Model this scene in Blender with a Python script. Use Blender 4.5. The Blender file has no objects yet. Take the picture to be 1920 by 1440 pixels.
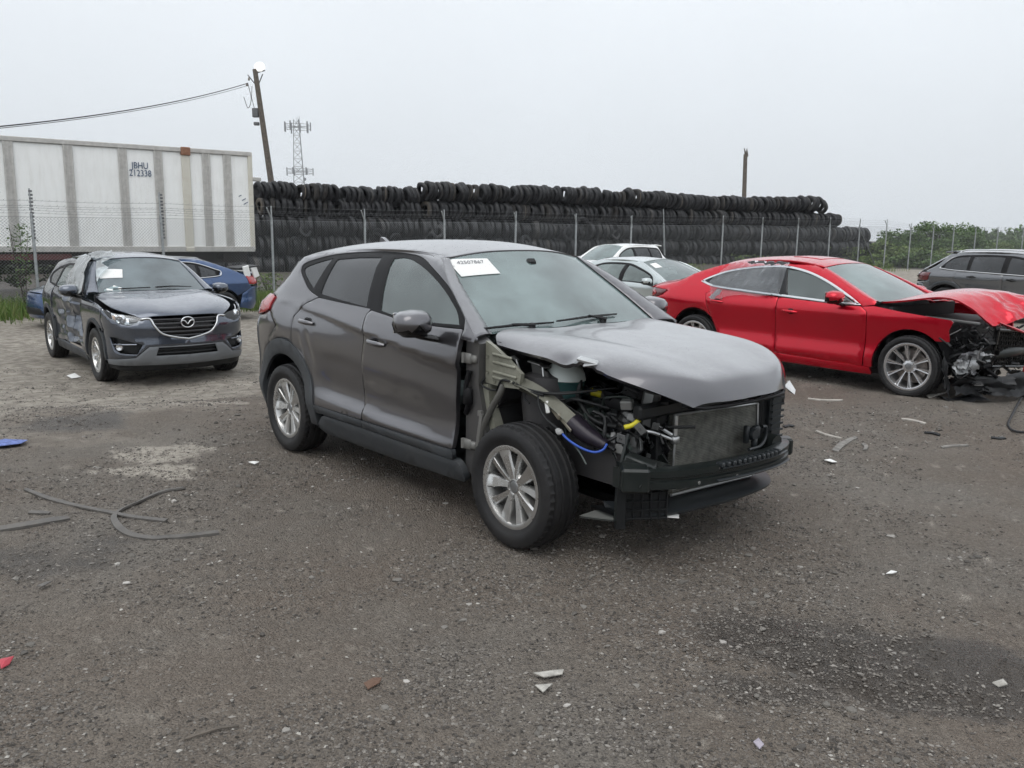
import bpy, bmesh, math, random
import numpy as np
from mathutils import Vector, Matrix
from mathutils.geometry import delaunay_2d_cdt
R = math.radians
rng = random.Random(7)
NR = np.random.default_rng(7)
SC = bpy.context.scene
COL = SC.collection

# ---------------------------------------------------------------- camera, sky, sun, exposure
F_PX, PITCH, CAM_H, ROLL = 1600.0, .1746, 1.70, .0124
cam_d = bpy.data.cameras.new('camera'); cam = bpy.data.objects.new('camera', cam_d); COL.objects.link(cam)
cam_d.sensor_width = 36; cam_d.lens = 36*F_PX/1920; cam_d.clip_start = .05; cam_d.clip_end = 3000
cam.matrix_world = Matrix.Translation((0, 0, CAM_H)) @ Matrix.Rotation(math.pi/2-PITCH, 4, 'X') @ Matrix.Rotation(ROLL, 4, 'Z')
SC.camera = cam

SUN_EL, SUN_AZ = R(58), R(200)
w = bpy.data.worlds.new('World'); SC.world = w; w.use_nodes = True
nt = w.node_tree; nt.nodes.clear()
def wn(t, **k):
    n = nt.nodes.new(t)
    for a, b in k.items(): setattr(n, a, b)
    return n
out = wn('ShaderNodeOutputWorld'); bg = wn('ShaderNodeBackground'); bg.inputs[1].default_value = .1
sky = wn('ShaderNodeTexSky', sky_type='NISHITA', sun_disc=False, sun_elevation=SUN_EL, sun_rotation=SUN_AZ, air_density=1, dust_density=6, ozone_density=1)
tc = wn('ShaderNodeTexCoord'); sep = wn('ShaderNodeSeparateXYZ'); nt.links.new(tc.outputs['Generated'], sep.inputs[0])
ramp = wn('ShaderNodeValToRGB'); nt.links.new(sep.outputs[2], ramp.inputs[0])        # overcast: paler towards the zenith
e = ramp.color_ramp.elements
e[0].position = 0.0; e[0].color = (.76, .81, .86, 1); e[1].position = .9; e[1].color = (1.18, 1.23, 1.29, 1)
e2 = ramp.color_ramp.elements.new(.28); e2.color = (.96, 1.01, 1.06, 1)
noi = wn('ShaderNodeTexNoise'); noi.inputs['Scale'].default_value = 1.6; noi.inputs['Detail'].default_value = 4
nt.links.new(tc.outputs['Generated'], noi.inputs['Vector'])
mr = wn('ShaderNodeMapRange'); mr.inputs[1].default_value = .3; mr.inputs[2].default_value = .7; mr.inputs[3].default_value = 9.4; mr.inputs[4].default_value = 10.5
nt.links.new(noi.outputs[0], mr.inputs[0])
vm = wn('ShaderNodeVectorMath', operation='SCALE'); nt.links.new(ramp.outputs[0], vm.inputs[0]); nt.links.new(mr.outputs[0], vm.inputs['Scale'])
mx = wn('ShaderNodeMix', data_type='RGBA'); mx.inputs[0].default_value = .93
nt.links.new(sky.outputs[0], mx.inputs[6]); nt.links.new(vm.outputs[0], mx.inputs[7])
nt.links.new(mx.outputs[2], bg.inputs[0]); nt.links.new(bg.outputs[0], out.inputs[0])

sun_d = bpy.data.lights.new('sun', 'SUN'); sun = bpy.data.objects.new('sun', sun_d); COL.objects.link(sun)
sun_d.energy = 1.0; sun_d.angle = R(50); sun_d.color = (1, .98, .95)
sun.rotation_euler = (math.pi/2-SUN_EL, 0, math.pi-SUN_AZ)

SC.view_settings.view_transform = 'Standard'; SC.view_settings.look = 'None'
SC.view_settings.exposure = 0; SC.view_settings.gamma = 1; SC.view_settings.use_curve_mapping = False
SC.render.engine = 'CYCLES'
cy = SC.cycles; cy.use_denoising = True; cy.max_bounces = 6; cy.transparent_max_bounces = 20; cy.volume_bounces = 0; cy.use_adaptive_sampling = True; cy.adaptive_threshold = .025; cy.adaptive_min_samples = 12
cy.diffuse_bounces = 2; cy.glossy_bounces = 3; cy.transmission_bounces = 6
try: cy.denoiser = 'OPENIMAGEDENOISE'; cy.denoising_prefilter = 'ACCURATE'
except Exception: pass
cy.sample_clamp_indirect = 6

# ---------------------------------------------------------------- pixel -> place helpers (layout only)
def ray(u, v):
    a, b = u-960., v-720.; cr, sr = math.cos(ROLL), math.sin(ROLL)
    px, py = a*cr+b*sr, -a*sr+b*cr; c, s = math.cos(PITCH), math.sin(PITCH); up = -py/F_PX
    return np.array([px/F_PX, c+up*s, -s+up*c])
def at_z(u, v, z=0.):
    r = ray(u, v); t = (z-CAM_H)/r[2]; return Vector((r[0]*t, r[1]*t, z))
def at_y(u, v, Y):
    r = ray(u, v); t = Y/r[1]; return Vector((r[0]*t, Y, CAM_H+r[2]*t))

# ---------------------------------------------------------------- materials
MATS = {}
def pm(name, col=(.5, .5, .5), rough=.5, metal=0., coat=0., coat_r=.03, var=0., vscale=8., bump=0., bscale=60., spec=.5, col2=None, vdetail=5., rvar=0., trans=0., ior=1.45, emit=None, dirt=0., dirtcol=(.16, .14, .12), sheen=0., vthr=(.35, .65), alpha=1., coord='Object'):
    if name in MATS: return MATS[name]
    m = bpy.data.materials.new(name); m.use_nodes = True; t = m.node_tree; b = t.nodes['Principled BSDF']; MATS[name] = m
    def N(k): return t.nodes.new(k)
    b.inputs['Base Color'].default_value = (*col, 1); b.inputs['Roughness'].default_value = rough; b.inputs['Metallic'].default_value = metal
    b.inputs['Coat Weight'].default_value = coat; b.inputs['Coat Roughness'].default_value = coat_r; b.inputs['Specular IOR Level'].default_value = spec
    b.inputs['Transmission Weight'].default_value = trans; b.inputs['IOR'].default_value = ior; b.inputs['Alpha'].default_value = alpha
    if emit: b.inputs['Emission Color'].default_value = (*emit[0], 1); b.inputs['Emission Strength'].default_value = emit[1]
    tc = N('ShaderNodeTexCoord')
    colout = None
    if var or col2:
        n = N('ShaderNodeTexNoise'); n.inputs['Scale'].default_value = vscale; n.inputs['Detail'].default_value = vdetail; n.inputs['Roughness'].default_value = .65
        t.links.new(tc.outputs[coord], n.inputs['Vector'])
        r = N('ShaderNodeValToRGB'); c2 = col2 or tuple(min(1, c*(1+var)) for c in col); c1 = col if col2 else tuple(c*(1-var) for c in col)
        r.color_ramp.elements[0].color = (*c1, 1); r.color_ramp.elements[1].color = (*c2, 1)
        r.color_ramp.elements[0].position, r.color_ramp.elements[1].position = vthr
        t.links.new(n.outputs[0], r.inputs[0]); colout = r.outputs[0]
    if dirt:
        n = N('ShaderNodeTexNoise'); n.inputs['Scale'].default_value = 5; n.inputs['Detail'].default_value = 9; n.inputs['Roughness'].default_value = .7
        t.links.new(tc.outputs['Object'], n.inputs['Vector'])
        mr = N('ShaderNodeMapRange'); mr.inputs[1].default_value = .45; mr.inputs[2].default_value = .8; mr.inputs[4].default_value = dirt
        t.links.new(n.outputs[0], mr.inputs[0]); mx = N('ShaderNodeMix'); mx.data_type = 'RGBA'; t.links.new(mr.outputs[0], mx.inputs[0])
        if colout: t.links.new(colout, mx.inputs[6])
        else: mx.inputs[6].default_value = (*col, 1)
        mx.inputs[7].default_value = (*dirtcol, 1); colout = mx.outputs[2]
        ra = N('ShaderNodeMapRange'); ra.inputs[3].default_value = rough; ra.inputs[4].default_value = min(1, rough+.9*dirt); ra.inputs[2].default_value = max(dirt, .01)
        t.links.new(mr.outputs[0], ra.inputs[0]); t.links.new(ra.outputs[0], b.inputs['Roughness'])
        if coat:
            cr = N('ShaderNodeMapRange'); cr.inputs[3].default_value = coat_r; cr.inputs[4].default_value = coat_r+.6*dirt; cr.inputs[2].default_value = max(dirt, .01)
            t.links.new(mr.outputs[0], cr.inputs[0]); t.links.new(cr.outputs[0], b.inputs['Coat Roughness'])
    if colout: t.links.new(colout, b.inputs['Base Color'])
    if bump:
        n = N('ShaderNodeTexNoise'); n.inputs['Scale'].default_value = bscale; n.inputs['Detail'].default_value = 6
        t.links.new(tc.outputs['Object'], n.inputs['Vector']); bp = N('ShaderNodeBump'); bp.inputs['Strength'].default_value = bump; bp.inputs['Distance'].default_value = .01
        t.links.new(n.outputs[0], bp.inputs['Height']); t.links.new(bp.outputs[0], b.inputs['Normal'])
    return m
def glass_mat(name, tint=(.75, .85, .85), haze=.15, hazecol=(.5, .55, .56), ior=1.5):
    "window pane: tinted see-through film, Fresnel mirror on top, a little road film"
    if name in MATS: return MATS[name]
    m = bpy.data.materials.new(name); m.use_nodes = True; t = m.node_tree; MATS[name] = m
    t.nodes.clear(); N = t.nodes.new
    o = N('ShaderNodeOutputMaterial'); tr = N('ShaderNodeBsdfTransparent'); tr.inputs[0].default_value = (*tint, 1)
    gl = N('ShaderNodeBsdfGlossy'); gl.inputs['Roughness'].default_value = .02; gl.inputs[0].default_value = (1, 1, 1, 1)
    df = N('ShaderNodeBsdfDiffuse'); df.inputs[0].default_value = (*hazecol, 1)
    fr = N('ShaderNodeFresnel'); fr.inputs[0].default_value = ior
    tc = N('ShaderNodeTexCoord'); no = N('ShaderNodeTexNoise'); no.inputs['Scale'].default_value = 2.2; no.inputs['Detail'].default_value = 8; no.inputs['Roughness'].default_value = .62
    t.links.new(tc.outputs['Object'], no.inputs['Vector'])
    mr = N('ShaderNodeMapRange'); mr.inputs[1].default_value = .3; mr.inputs[2].default_value = .75; mr.inputs[3].default_value = haze*.55; mr.inputs[4].default_value = haze*1.5
    t.links.new(no.outputs[0], mr.inputs[0])
    m1 = N('ShaderNodeMixShader'); t.links.new(mr.outputs[0], m1.inputs[0]); t.links.new(tr.outputs[0], m1.inputs[1]); t.links.new(df.outputs[0], m1.inputs[2])
    m2 = N('ShaderNodeMixShader'); t.links.new(fr.outputs[0], m2.inputs[0]); t.links.new(m1.outputs[0], m2.inputs[1]); t.links.new(gl.outputs[0], m2.inputs[2])
    t.links.new(m2.outputs[0], o.inputs[0]); return m

# ---------------------------------------------------------------- mesh helpers
def link(name, me, mat=None, parent=None, loc=None, rot=None):
    o = bpy.data.objects.new(name, me)
    if mat is not None and me is not None and not me.materials:
        for q in (mat if isinstance(mat, (list, tuple)) else [mat]): me.materials.append(q)
    COL.objects.link(o)
    if parent: o.parent = parent
    if loc is not None: o.location = loc
    if rot is not None: o.rotation_euler = rot
    return o
def tag(o, label=None, cat=None, group=None, kind=None):
    if label: o['label'] = label
    if cat: o['category'] = cat
    if group: o['group'] = group
    if kind: o['kind'] = kind
    return o
def thing(name, label, cat, loc=(0, 0, 0), rz=0., group=None):
    o = bpy.data.objects.new(name, None); o.empty_display_size = .1; COL.objects.link(o)
    o.location = loc; o.rotation_euler = (0, 0, rz); return tag(o, label, cat, group)
class MB:
    "collects verts and faces of one mesh"
    def __init__(s): s.v = []; s.f = []; s.mi = []; s.cur = 0
    def add(s, vs, fs):
        b = len(s.v); s.v += [tuple(map(float, q)) for q in vs]; s.f += [tuple(b+i for i in q) for q in fs]; s.mi += [s.cur]*len(fs); return s
    def box(s, c, size, rot=None, taper=1., bev=0.):
        x, y, z = [q/2 for q in size]; vs = []
        if bev:
            bx = min(bev, x*.9, y*.9, z*.9)
            pts = []
            for sx in (-1, 1):
                for sy in (-1, 1):
                    for sz in (-1, 1):
                        pts += [(sx*(x-bx), sy*(y-bx), sz*z), (sx*(x-bx), sy*y, sz*(z-bx)), (sx*x, sy*(y-bx), sz*(z-bx))]
            bm = bmesh.new(); bv = [bm.verts.new(p) for p in pts]; bmesh.ops.convex_hull(bm, input=bv)
            bm.verts.index_update(); vs = [v.co.copy() for v in bm.verts]; fs = [[v.index for v in f.verts] for f in bm.faces]; bm.free()
            vs = [Vector((q[0]*(taper if q[2] > 0 else 1), q[1]*(taper if q[2] > 0 else 1), q[2])) for q in vs]
        else:
            for sz in (-1, 1):
                k = taper if sz > 0 else 1
                vs += [Vector((-x*k, -y*k, sz*z)), Vector((x*k, -y*k, sz*z)), Vector((x*k, y*k, sz*z)), Vector((-x*k, y*k, sz*z))]
            fs = [(3, 2, 1, 0), (4, 5, 6, 7), (0, 1, 5, 4), (1, 2, 6, 5), (2, 3, 7, 6), (3, 0, 4, 7)]
        if rot is not None:
            M = rot if isinstance(rot, Matrix) else (Matrix.Rotation(rot[2], 3, 'Z') @ Matrix.Rotation(rot[1], 3, 'Y') @ Matrix.Rotation(rot[0], 3, 'X'))
            vs = [M @ q for q in vs]
        c = Vector(c); return s.add([q+c for q in vs], fs)
    def tube(s, pts, r, n=8, cap=True, flat=1.):
        pts = [Vector(p) for p in pts]; rr = r if hasattr(r, '__len__') else [r]*len(pts); rings = []; up = None
        for i, p in enumerate(pts):
            d = (pts[min(i+1, len(pts)-1)]-pts[max(i-1, 0)]).normalized()
            if up is None:
                up = Vector((0, 0, 1)) if abs(d.z) < .9 else Vector((1, 0, 0))
            a = d.cross(up); a = a.normalized() if a.length > 1e-6 else d.orthogonal().normalized(); b = a.cross(d).normalized(); up = b
            rings.append([p+(a*math.cos(2*math.pi*k/n)+b*math.sin(2*math.pi*k/n)*flat)*rr[i] for k in range(n)])
        vs = [q for g in rings for q in g]; fs = []
        for i in range(len(pts)-1):
            for k in range(n): fs.append((i*n+k, i*n+(k+1) % n, (i+1)*n+(k+1) % n, (i+1)*n+k))
        if cap: fs.append(tuple(range(n-1, -1, -1))); fs.append(tuple((len(pts)-1)*n+k for k in range(n)))
        return s.add(vs, fs)
    def lathe(s, prof, n=32, axis='Y', c=(0, 0, 0), closed=False, ang=(0, 2*math.pi)):
        "prof: list of (radius, height along axis)"
        full = abs(ang[1]-ang[0]-2*math.pi) < 1e-6; m = n if full else n+1; vs = []
        for k in range(m):
            a = ang[0]+(ang[1]-ang[0])*k/n; ca, sa = math.cos(a), math.sin(a)
            for r, h in prof:
                q = {'Y': (r*ca, h, r*sa), 'Z': (r*ca, r*sa, h), 'X': (h, r*ca, r*sa)}[axis]; vs.append((q[0]+c[0], q[1]+c[1], q[2]+c[2]))
        L = len(prof); fs = []
        for k in range(n):
            k2 = (k+1) % m if full else k+1
            for i in range(L if closed else L-1): fs.append((k*L+i, k*L+(i+1) % L, k2*L+(i+1) % L, k2*L+i))
        return s.add(vs, fs)
    def prism(s, poly, h, M=None):
        "poly in xy extruded along z by h (h = (z0, z1)), then transformed by 4x4 M"
        z0, z1 = h if hasattr(h, '__len__') else (0, h); n = len(poly)
        vs = [Vector((p[0], p[1], z0)) for p in poly]+[Vector((p[0], p[1], z1)) for p in poly]
        if M is not None: vs = [M @ q for q in vs]
        fs = [tuple(range(n-1, -1, -1)), tuple(range(n, 2*n))]+[(i, (i+1) % n, n+(i+1) % n, n+i) for i in range(n)]
        return s.add(vs, fs)
    def mesh(s, name, mats=None, smooth=False, recalc=False):
        me = bpy.data.meshes.new(name); me.from_pydata(s.v, [], s.f)
        if mats is not None:
            for q in (mats if isinstance(mats, (list, tuple)) else [mats]): me.materials.append(q)
        if any(s.mi): me.polygons.foreach_set('material_index', s.mi)
        if recalc:
            bm = bmesh.new(); bm.from_mesh(me); bmesh.ops.recalc_face_normals(bm, faces=bm.faces); bm.to_mesh(me); bm.free()
        if smooth:
            me.polygons.foreach_set('use_smooth', [True]*len(me.polygons))
            if smooth is not True: me.set_sharp_from_angle(angle=R(smooth))
        me.update(); return me
    def build(s, name, mats, parent=None, smooth=False, loc=None, rot=None, recalc=False):
        return link(name, s.mesh(name, mats, smooth, recalc), None, parent, loc, rot)
def smooth_pts(pts, n=6):
    "Catmull-Rom through 3d points"
    P = [Vector(p) for p in pts]; P = [2*P[0]-P[1]]+P+[2*P[-1]-P[-2]]; o = []
    for i in range(1, len(P)-2):
        for k in range(n):
            t = k/n; a, b, c, d = P[i-1:i+3]
            o.append(.5*((2*b)+(c-a)*t+(2*a-5*b+4*c-d)*t*t+(3*b-a-3*c+d)*t**3))
    o.append(P[-2]); return o
def inside(px, py, poly):
    poly = np.asarray(poly); x, y = poly[:, 0], poly[:, 1]; x2, y2 = np.roll(x, -1), np.roll(y, -1)
    c = ((y[None] > py[:, None]) != (y2[None] > py[:, None]))
    with np.errstate(divide='ignore', invalid='ignore'): xi = (x2-x)[None]*(py[:, None]-y[None])/(y2-y)[None]+x[None]
    return (c & (px[:, None] < xi)).sum(1) % 2 == 1
def resample(poly, step, closed=True):
    o = []; n = len(poly)
    for i in range(n if closed else n-1):
        a, b = np.array(poly[i], float), np.array(poly[(i+1) % n], float); k = max(1, int(math.ceil(np.linalg.norm(b-a)/step)))
        o += [tuple(a+(b-a)*j/k) for j in range(k)]
    if not closed: o.append(tuple(poly[-1]))
    return o
def rounded(poly, r=.02, n=3, sel=None):
    "round the corners of a 2d polygon"
    o = []; m = len(poly)
    for i in range(m):
        a, b, c = [np.array(poly[j % m], float) for j in (i-1, i, i+1)]
        la, lc = np.linalg.norm(a-b), np.linalg.norm(c-b); k = min(r, la*.45, lc*.45)
        if k < 1e-5: o.append(tuple(b)); continue
        p, q = b+(a-b)/la*k, b+(c-b)/lc*k
        for j in range(n+1):
            t = j/n; o.append(tuple((1-t)**2*p+2*t*(1-t)*b+t*t*q))
    return o
def spline2(pts, n=4):
    return [(p[0], p[1]) for p in smooth_pts([(q[0], q[1], 0) for q in pts], n)]
def patch(name, poly, lift, mat, parent, res=.06, th=.012, holes=(), scale=(1, 1), center=(-1.35, 0, .7), off=0., mirror=False, noise=None, curl=.35, back=True):
    """panel: 2d outline filled with a fine net, laid on the surface lift(a, b), given thickness inwards.
    scale stretches (a, b) to metres for the spacing of the net; noise(P)->offset along the normal"""
    sc = np.array(scale); loops = [np.array(resample([np.array(q)*sc for q in lp], res))/sc for lp in [poly, *holes]]
    a0, a1 = loops[0].min(0), loops[0].max(0); d = res/sc
    gx = np.arange(a0[0]+d[0]*.5, a1[0], d[0]); gy = np.arange(a0[1]+d[1]*.5, a1[1], d[1]*.87)
    X, Y = np.meshgrid(gx, gy); X = X+(np.arange(len(gy)) % 2)[:, None]*d[0]*.5; X = X.ravel(); Y = Y.ravel()
    if len(X):
        k = inside(X, Y, loops[0])
        for h in loops[1:]: k &= ~inside(X, Y, h)
        B = np.concatenate(loops)*sc; G = np.stack([X, Y], -1)*sc
        if k.any():
            dm = np.full(len(X), 9e9); idx = np.where(k)[0]
            for c in range(0, len(idx), 400):
                ii = idx[c:c+400]; dm[ii] = np.sqrt(((G[ii][:, None]-B[None])**2).sum(-1)).min(1)
            k &= dm > res*.45
        X, Y = X[k], Y[k]
    V = np.concatenate(loops+[np.stack([X, Y], -1)]) if len(X) else np.concatenate(loops)
    E = []; s0 = 0
    for lp in loops:
        n = len(lp); E += [(s0+i, s0+(i+1) % n) for i in range(n)]; s0 += n
    ov, oe, of, *_ = delaunay_2d_cdt([Vector(q*sc) for q in V], E, [], 0, 1e-7)
    W = np.array([(q[0], q[1]) for q in ov])/sc; T = np.array([tuple(f) for f in of if len(f) == 3])
    cen = W[T].mean(1); k = inside(cen[:, 0], cen[:, 1], loops[0])
    for h in loops[1:]: k &= ~inside(cen[:, 0], cen[:, 1], h)
    T = T[k]
    used = np.unique(T); rm = -np.ones(len(W), int); rm[used] = np.arange(len(used)); W = W[used]; T = rm[T]
    a, b = W[:, 0], W[:, 1]; P = lift(a, b); ea, eb = 1e-3/sc[0], 1e-3/sc[1]
    Nn = np.cross(lift(a+ea, b)-lift(a-ea, b), lift(a, b+eb)-lift(a, b-eb)); ln = np.linalg.norm(Nn, axis=1, keepdims=True); Nn = Nn/np.maximum(ln, 1e-12)
    if np.mean((Nn*(P-np.array(center))).sum(1)) < 0: Nn = -Nn
    if off: P = P+Nn*off
    custom = noise is None
    if noise is not None: P = P+noise(P, Nn)
    fn = np.cross(P[T[:, 1]]-P[T[:, 0]], P[T[:, 2]]-P[T[:, 0]]); fl = (fn*Nn[T].mean(1)).sum(1) < 0; T[fl] = T[fl][:, ::-1]
    # boundary edges
    ed = {}
    for t in T:
        for i in range(3):
            q = (t[i], t[(i+1) % 3]); ed[q] = 1
    bd = [q for q in ed if (q[1], q[0]) not in ed]
    n = len(P); bv = sorted({i for q in bd for i in q}); bi = {v: j for j, v in enumerate(bv)}
    rim = np.zeros((n, 3))
    for q in bd:
        e_ = P[q[1]]-P[q[0]]; o_ = np.cross(e_, Nn[q[0]]); o_ /= max(np.linalg.norm(o_), 1e-9); rim[q[0]] += o_; rim[q[1]] += o_
    rl = np.linalg.norm(rim, axis=1, keepdims=True); rim = rim/np.maximum(rl, 1e-9)
    vn = Nn+rim*curl*(rl > 1e-9); vn /= np.linalg.norm(vn, axis=1, keepdims=True)
    vs = [P]; ns = [vn]; fs = [tuple(t) for t in T]
    if back:
        Q = P-Nn*th; vs.append(Q); ns.append(-Nn); fs += [(n+t[2], n+t[1], n+t[0]) for t in T]
        m = len(bv); B1, B2 = P[bv], Q[bv]; vs += [B1, B2]; ns += [rim[bv], rim[bv]]
        for q in bd:
            i, j = bi[q[0]], bi[q[1]]; fs.append((2*n+j, 2*n+i, 2*n+m+i, 2*n+m+j))
    VV = np.concatenate(vs); NN = np.concatenate(ns)
    if mirror: VV = VV*[1, -1, 1]; NN = NN*[1, -1, 1]; fs = [f[::-1] for f in fs]
    me = bpy.data.meshes.new(name); me.from_pydata([tuple(q) for q in VV], [], fs); me.polygons.foreach_set('use_smooth', [True]*len(me.polygons)); me.update()
    if custom: me.normals_split_custom_set_from_vertices([tuple(q) for q in NN])
    return link(name, me, mat, parent)
class CS:
    "natural cubic spline through (t, value-rows)"
    def __init__(s, t, v):
        s.t = np.asarray(t, float); s.v = np.asarray(v, float)
        if s.v.ndim == 1: s.v = s.v[:, None]
        n = len(s.t); h = np.diff(s.t); A = np.eye(n); B = np.zeros((n, s.v.shape[1]))
        for i in range(1, n-1):
            A[i, i-1:i+2] = h[i-1], 2*(h[i-1]+h[i]), h[i]
            B[i] = 6*((s.v[i+1]-s.v[i])/h[i]-(s.v[i]-s.v[i-1])/h[i-1])
        s.m = np.linalg.solve(A, B); s.h = h
    def __call__(s, x):
        x = np.atleast_1d(np.asarray(x, float)); x = np.clip(x, s.t[0], s.t[-1])
        i = np.clip(np.searchsorted(s.t, x)-1, 0, len(s.t)-2)
        h = s.h[i][:, None]; a = (s.t[i+1]-x)[:, None]; b = (x-s.t[i])[:, None]
        return (s.m[i]*a**3+s.m[i+1]*b**3)/(6*h)+(s.v[i]/h-s.m[i]*h/6)*a+(s.v[i+1]/h-s.m[i+1]*h/6)*b
def lin(t, v):
    t = np.asarray(t, float); v = np.asarray(v, float)
    return lambda x: np.interp(x, t, v)
def smoothstep(a, b, x):
    t = np.clip((np.asarray(x, float)-a)/(b-a), 0, 1); return t*t*(3-2*t)
def curve(pts, n=None):
    "smooth 3d curve on [0,1] through points, parametrised by chord length"
    p = np.asarray(pts, float); d = np.r_[0, np.cumsum(np.linalg.norm(np.diff(p, axis=0), axis=1))]
    c = CS(d/d[-1], p); return c
def body(plan, prof, dxr=None, dxf=None, pr=(-2.9, -3.9), pf=(.4, 1.6), side=-1, extra=None):
    """lower body and greenhouse skin as lift(p, z): p runs like x along the side and on round
    both ends to the centre line, z is the height; prof = width factor by height"""
    P = CS([q[0] for q in plan], [q[1:] for q in plan]); R = CS(*zip(*prof))
    Dr = CS(*zip(*dxr)) if dxr else None; Df = CS(*zip(*dxf)) if dxf else None
    def lift(p, z):
        p = np.asarray(p, float); z = np.asarray(z, float)
        xy = P(p); x = xy[:, 0].copy(); y = xy[:, 1]*R(z)[:, 0]
        if Dr: x += Dr(z)[:, 0]*smoothstep(pr[0], pr[1], p)
        if Df: x += Df(z)[:, 0]*smoothstep(pf[0], pf[1], p)
        if extra is not None: y = y+extra(p, z)
        return np.stack([x, side*y, z], -1)
    return lift
def coons(c0, c1, d0, d1, bulge=0.):
    """patch over (u,v): c0 = v0 edge, c1 = v1 edge (both along u); d0 = u0 edge, d1 = u1 edge (along v)"""
    c0, c1, d0, d1 = [curve(c) if not callable(c) else c for c in (c0, c1, d0, d1)]
    P00, P10, P01, P11 = c0(0)[0], c0(1)[0], c1(0)[0], c1(1)[0]
    def lift(u, v):
        u = np.asarray(u, float); v = np.asarray(v, float); U = u[:, None]; V = v[:, None]
        r = (1-V)*c0(u)+V*c1(u)+(1-U)*d0(v)+U*d1(v)-((1-U)*(1-V)*P00+U*(1-V)*P10+(1-U)*V*P01+U*V*P11)
        if bulge is not None and np.any(bulge): r = r+np.asarray(bulge)*(16*u*(1-u)*v*(1-v))[:, None] if np.ndim(bulge) else r+np.array([0, 0, bulge])*(16*u*(1-u)*v*(1-v))[:, None]
        return r
    return lift
def net(rows, us=None, vs=None):
    "tensor spline surface through rows of 3d points: lift(u, v), u along a row, v across rows"
    A = np.asarray(rows, float); nv, nu = A.shape[:2]
    us = np.linspace(0, 1, nu) if us is None else np.asarray(us, float); vs = np.linspace(0, 1, nv) if vs is None else np.asarray(vs, float)
    Bu = CS(us, np.eye(nu)); Bv = CS(vs, np.eye(nv))
    return lambda u, v: np.einsum('ni,nj,jik->nk', Bu(u), Bv(v), A)
def sym(row):
    "row from the right edge to the centre line -> full row mirrored to the left"
    return list(row)+[(x, -y, z) for x, y, z in row[:-1][::-1]]
def rough_noise(amp, freq, seed=0, mask=None):
    "crumpled sheet metal: folded ridges along the normal"
    r = np.random.default_rng(seed); K = [(r.normal(size=3)*freq*(1.9**i), r.uniform(0, 6.28), amp/(1.7**i)) for i in range(4) for _ in range(3)]
    def f(P, N):
        s = np.zeros(len(P))
        for k, ph, a in K: s += a*(1-2*np.abs(np.sin(P@k+ph)))*.6
        if mask is not None: s *= mask(P)
        return N*s[:, None]
    return f
# ---------------------------------------------------------------- terrain
HEAD = R(-49.5)
POSE = dict(main=(.674, 5.0376, -.8612, 0.), suv=(-4.798, 11.716, -.880, -.305), red=(4.908, 9.627, -.859, .009),
            silver=(3.83, 16.97, R(-50), -.20), white=(2.5, 28.9, R(220), -.25), grey=(12.15, 17.97, R(-50), -.07), blue=(-9.2, 17.85, R(220), -.32))
WB = dict(main=2.67, suv=2.70, red=2.83, silver=2.80, white=2.69, grey=2.655, blue=2.875)
_ctl = [(0, 2, 0), (-3, 3.5, 0), (3, 3, 0), (-3, 6, 0), (5, 5, 0), (-6, 6, -.02), (9, 8, 0), (-11.5, 21, -.36), (-6, 25.5, -.33), (4, 34, -.25), (18.6, 46.6, 0), (10, 39, -.12), (26, 55, -.2), (-12, 42, -.3), (24, 61, -.1), (-25, 20, -.4), (40, 40, 0), (60, 90, -.5), (-40, 80, -.5), (0, 120, -.5), (0, -20, 0), (20, 10, 0), (-20, 5, -.1)]
for k_, (x_, y_, a_, z_) in POSE.items():
    for dx in (0, -WB[k_]):
        for dy in (-.8, .8):
            _ctl.append((x_+dx*math.cos(a_)-dy*math.sin(a_), y_+dx*math.sin(a_)+dy*math.cos(a_), z_))
_ctl = np.array(_ctl)
def terrain(x, y):
    x = np.atleast_1d(np.asarray(x, float)); y = np.atleast_1d(np.asarray(y, float)); o = np.empty(len(x))
    for s in range(0, len(x), 20000):
        d2 = (x[s:s+20000, None]-_ctl[None, :, 0])**2+(y[s:s+20000, None]-_ctl[None, :, 1])**2+.25
        wgt = d2**-2.; o[s:s+20000] = (wgt*_ctl[None, :, 2]).sum(1)/wgt.sum(1)
    return o
def gz(x, y): return float(terrain(x, y)[0])
def vnoise(x, y, seed=0):
    r = np.random.default_rng(seed); T = r.random((256, 256)); xi = np.floor(x).astype(int); yi = np.floor(y).astype(int); fx = x-xi; fy = y-yi
    fx = fx*fx*(3-2*fx); fy = fy*fy*(3-2*fy); g = lambda i, j: T[i & 255, j & 255]
    return (g(xi, yi)*(1-fx)+g(xi+1, yi)*fx)*(1-fy)+(g(xi, yi+1)*(1-fx)+g(xi+1, yi+1)*fx)*fy
def fbm(x, y, o=4, seed=0): return sum(vnoise(x*2**i+i*17.3, y*2**i-i*9.1, seed+i)*.5**i for i in range(o))/sum(.5**i for i in range(o))
def micro(x, y):
    d = np.hypot(x, y); k = np.clip(1.5-d/30, .15, 1)
    rut = np.exp(-(((x-1.5)/1.1)**2+((y-3.15)/.5)**2))+.6*np.exp(-(((x+3.2)/.7)**2+((y-7.3)/.6)**2))
    return ((fbm(x*1.1, y*1.1, 3, 5)-.5)*.08+(fbm(x*7, y*7, 3, 9)-.5)*.030)*k+rut*((fbm(x*5, y*8, 4, 15)-.5)*.09-.012)
def ground_h(x, y): return terrain(x, y)+micro(np.atleast_1d(np.asarray(x, float)), np.atleast_1d(np.asarray(y, float)))
def gh(x, y): return float(ground_h(x, y)[0])
ang = np.concatenate([np.arange(-180, -42, 4), np.arange(-42, 42, .22), np.arange(42, 180, 4)]); ang = np.radians(90-ang)
rad = np.concatenate([[.05, .5, 1., 1.5], 1.9*1.0125**np.arange(0, 290), 75*1.08**np.arange(0, 27)])
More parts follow.
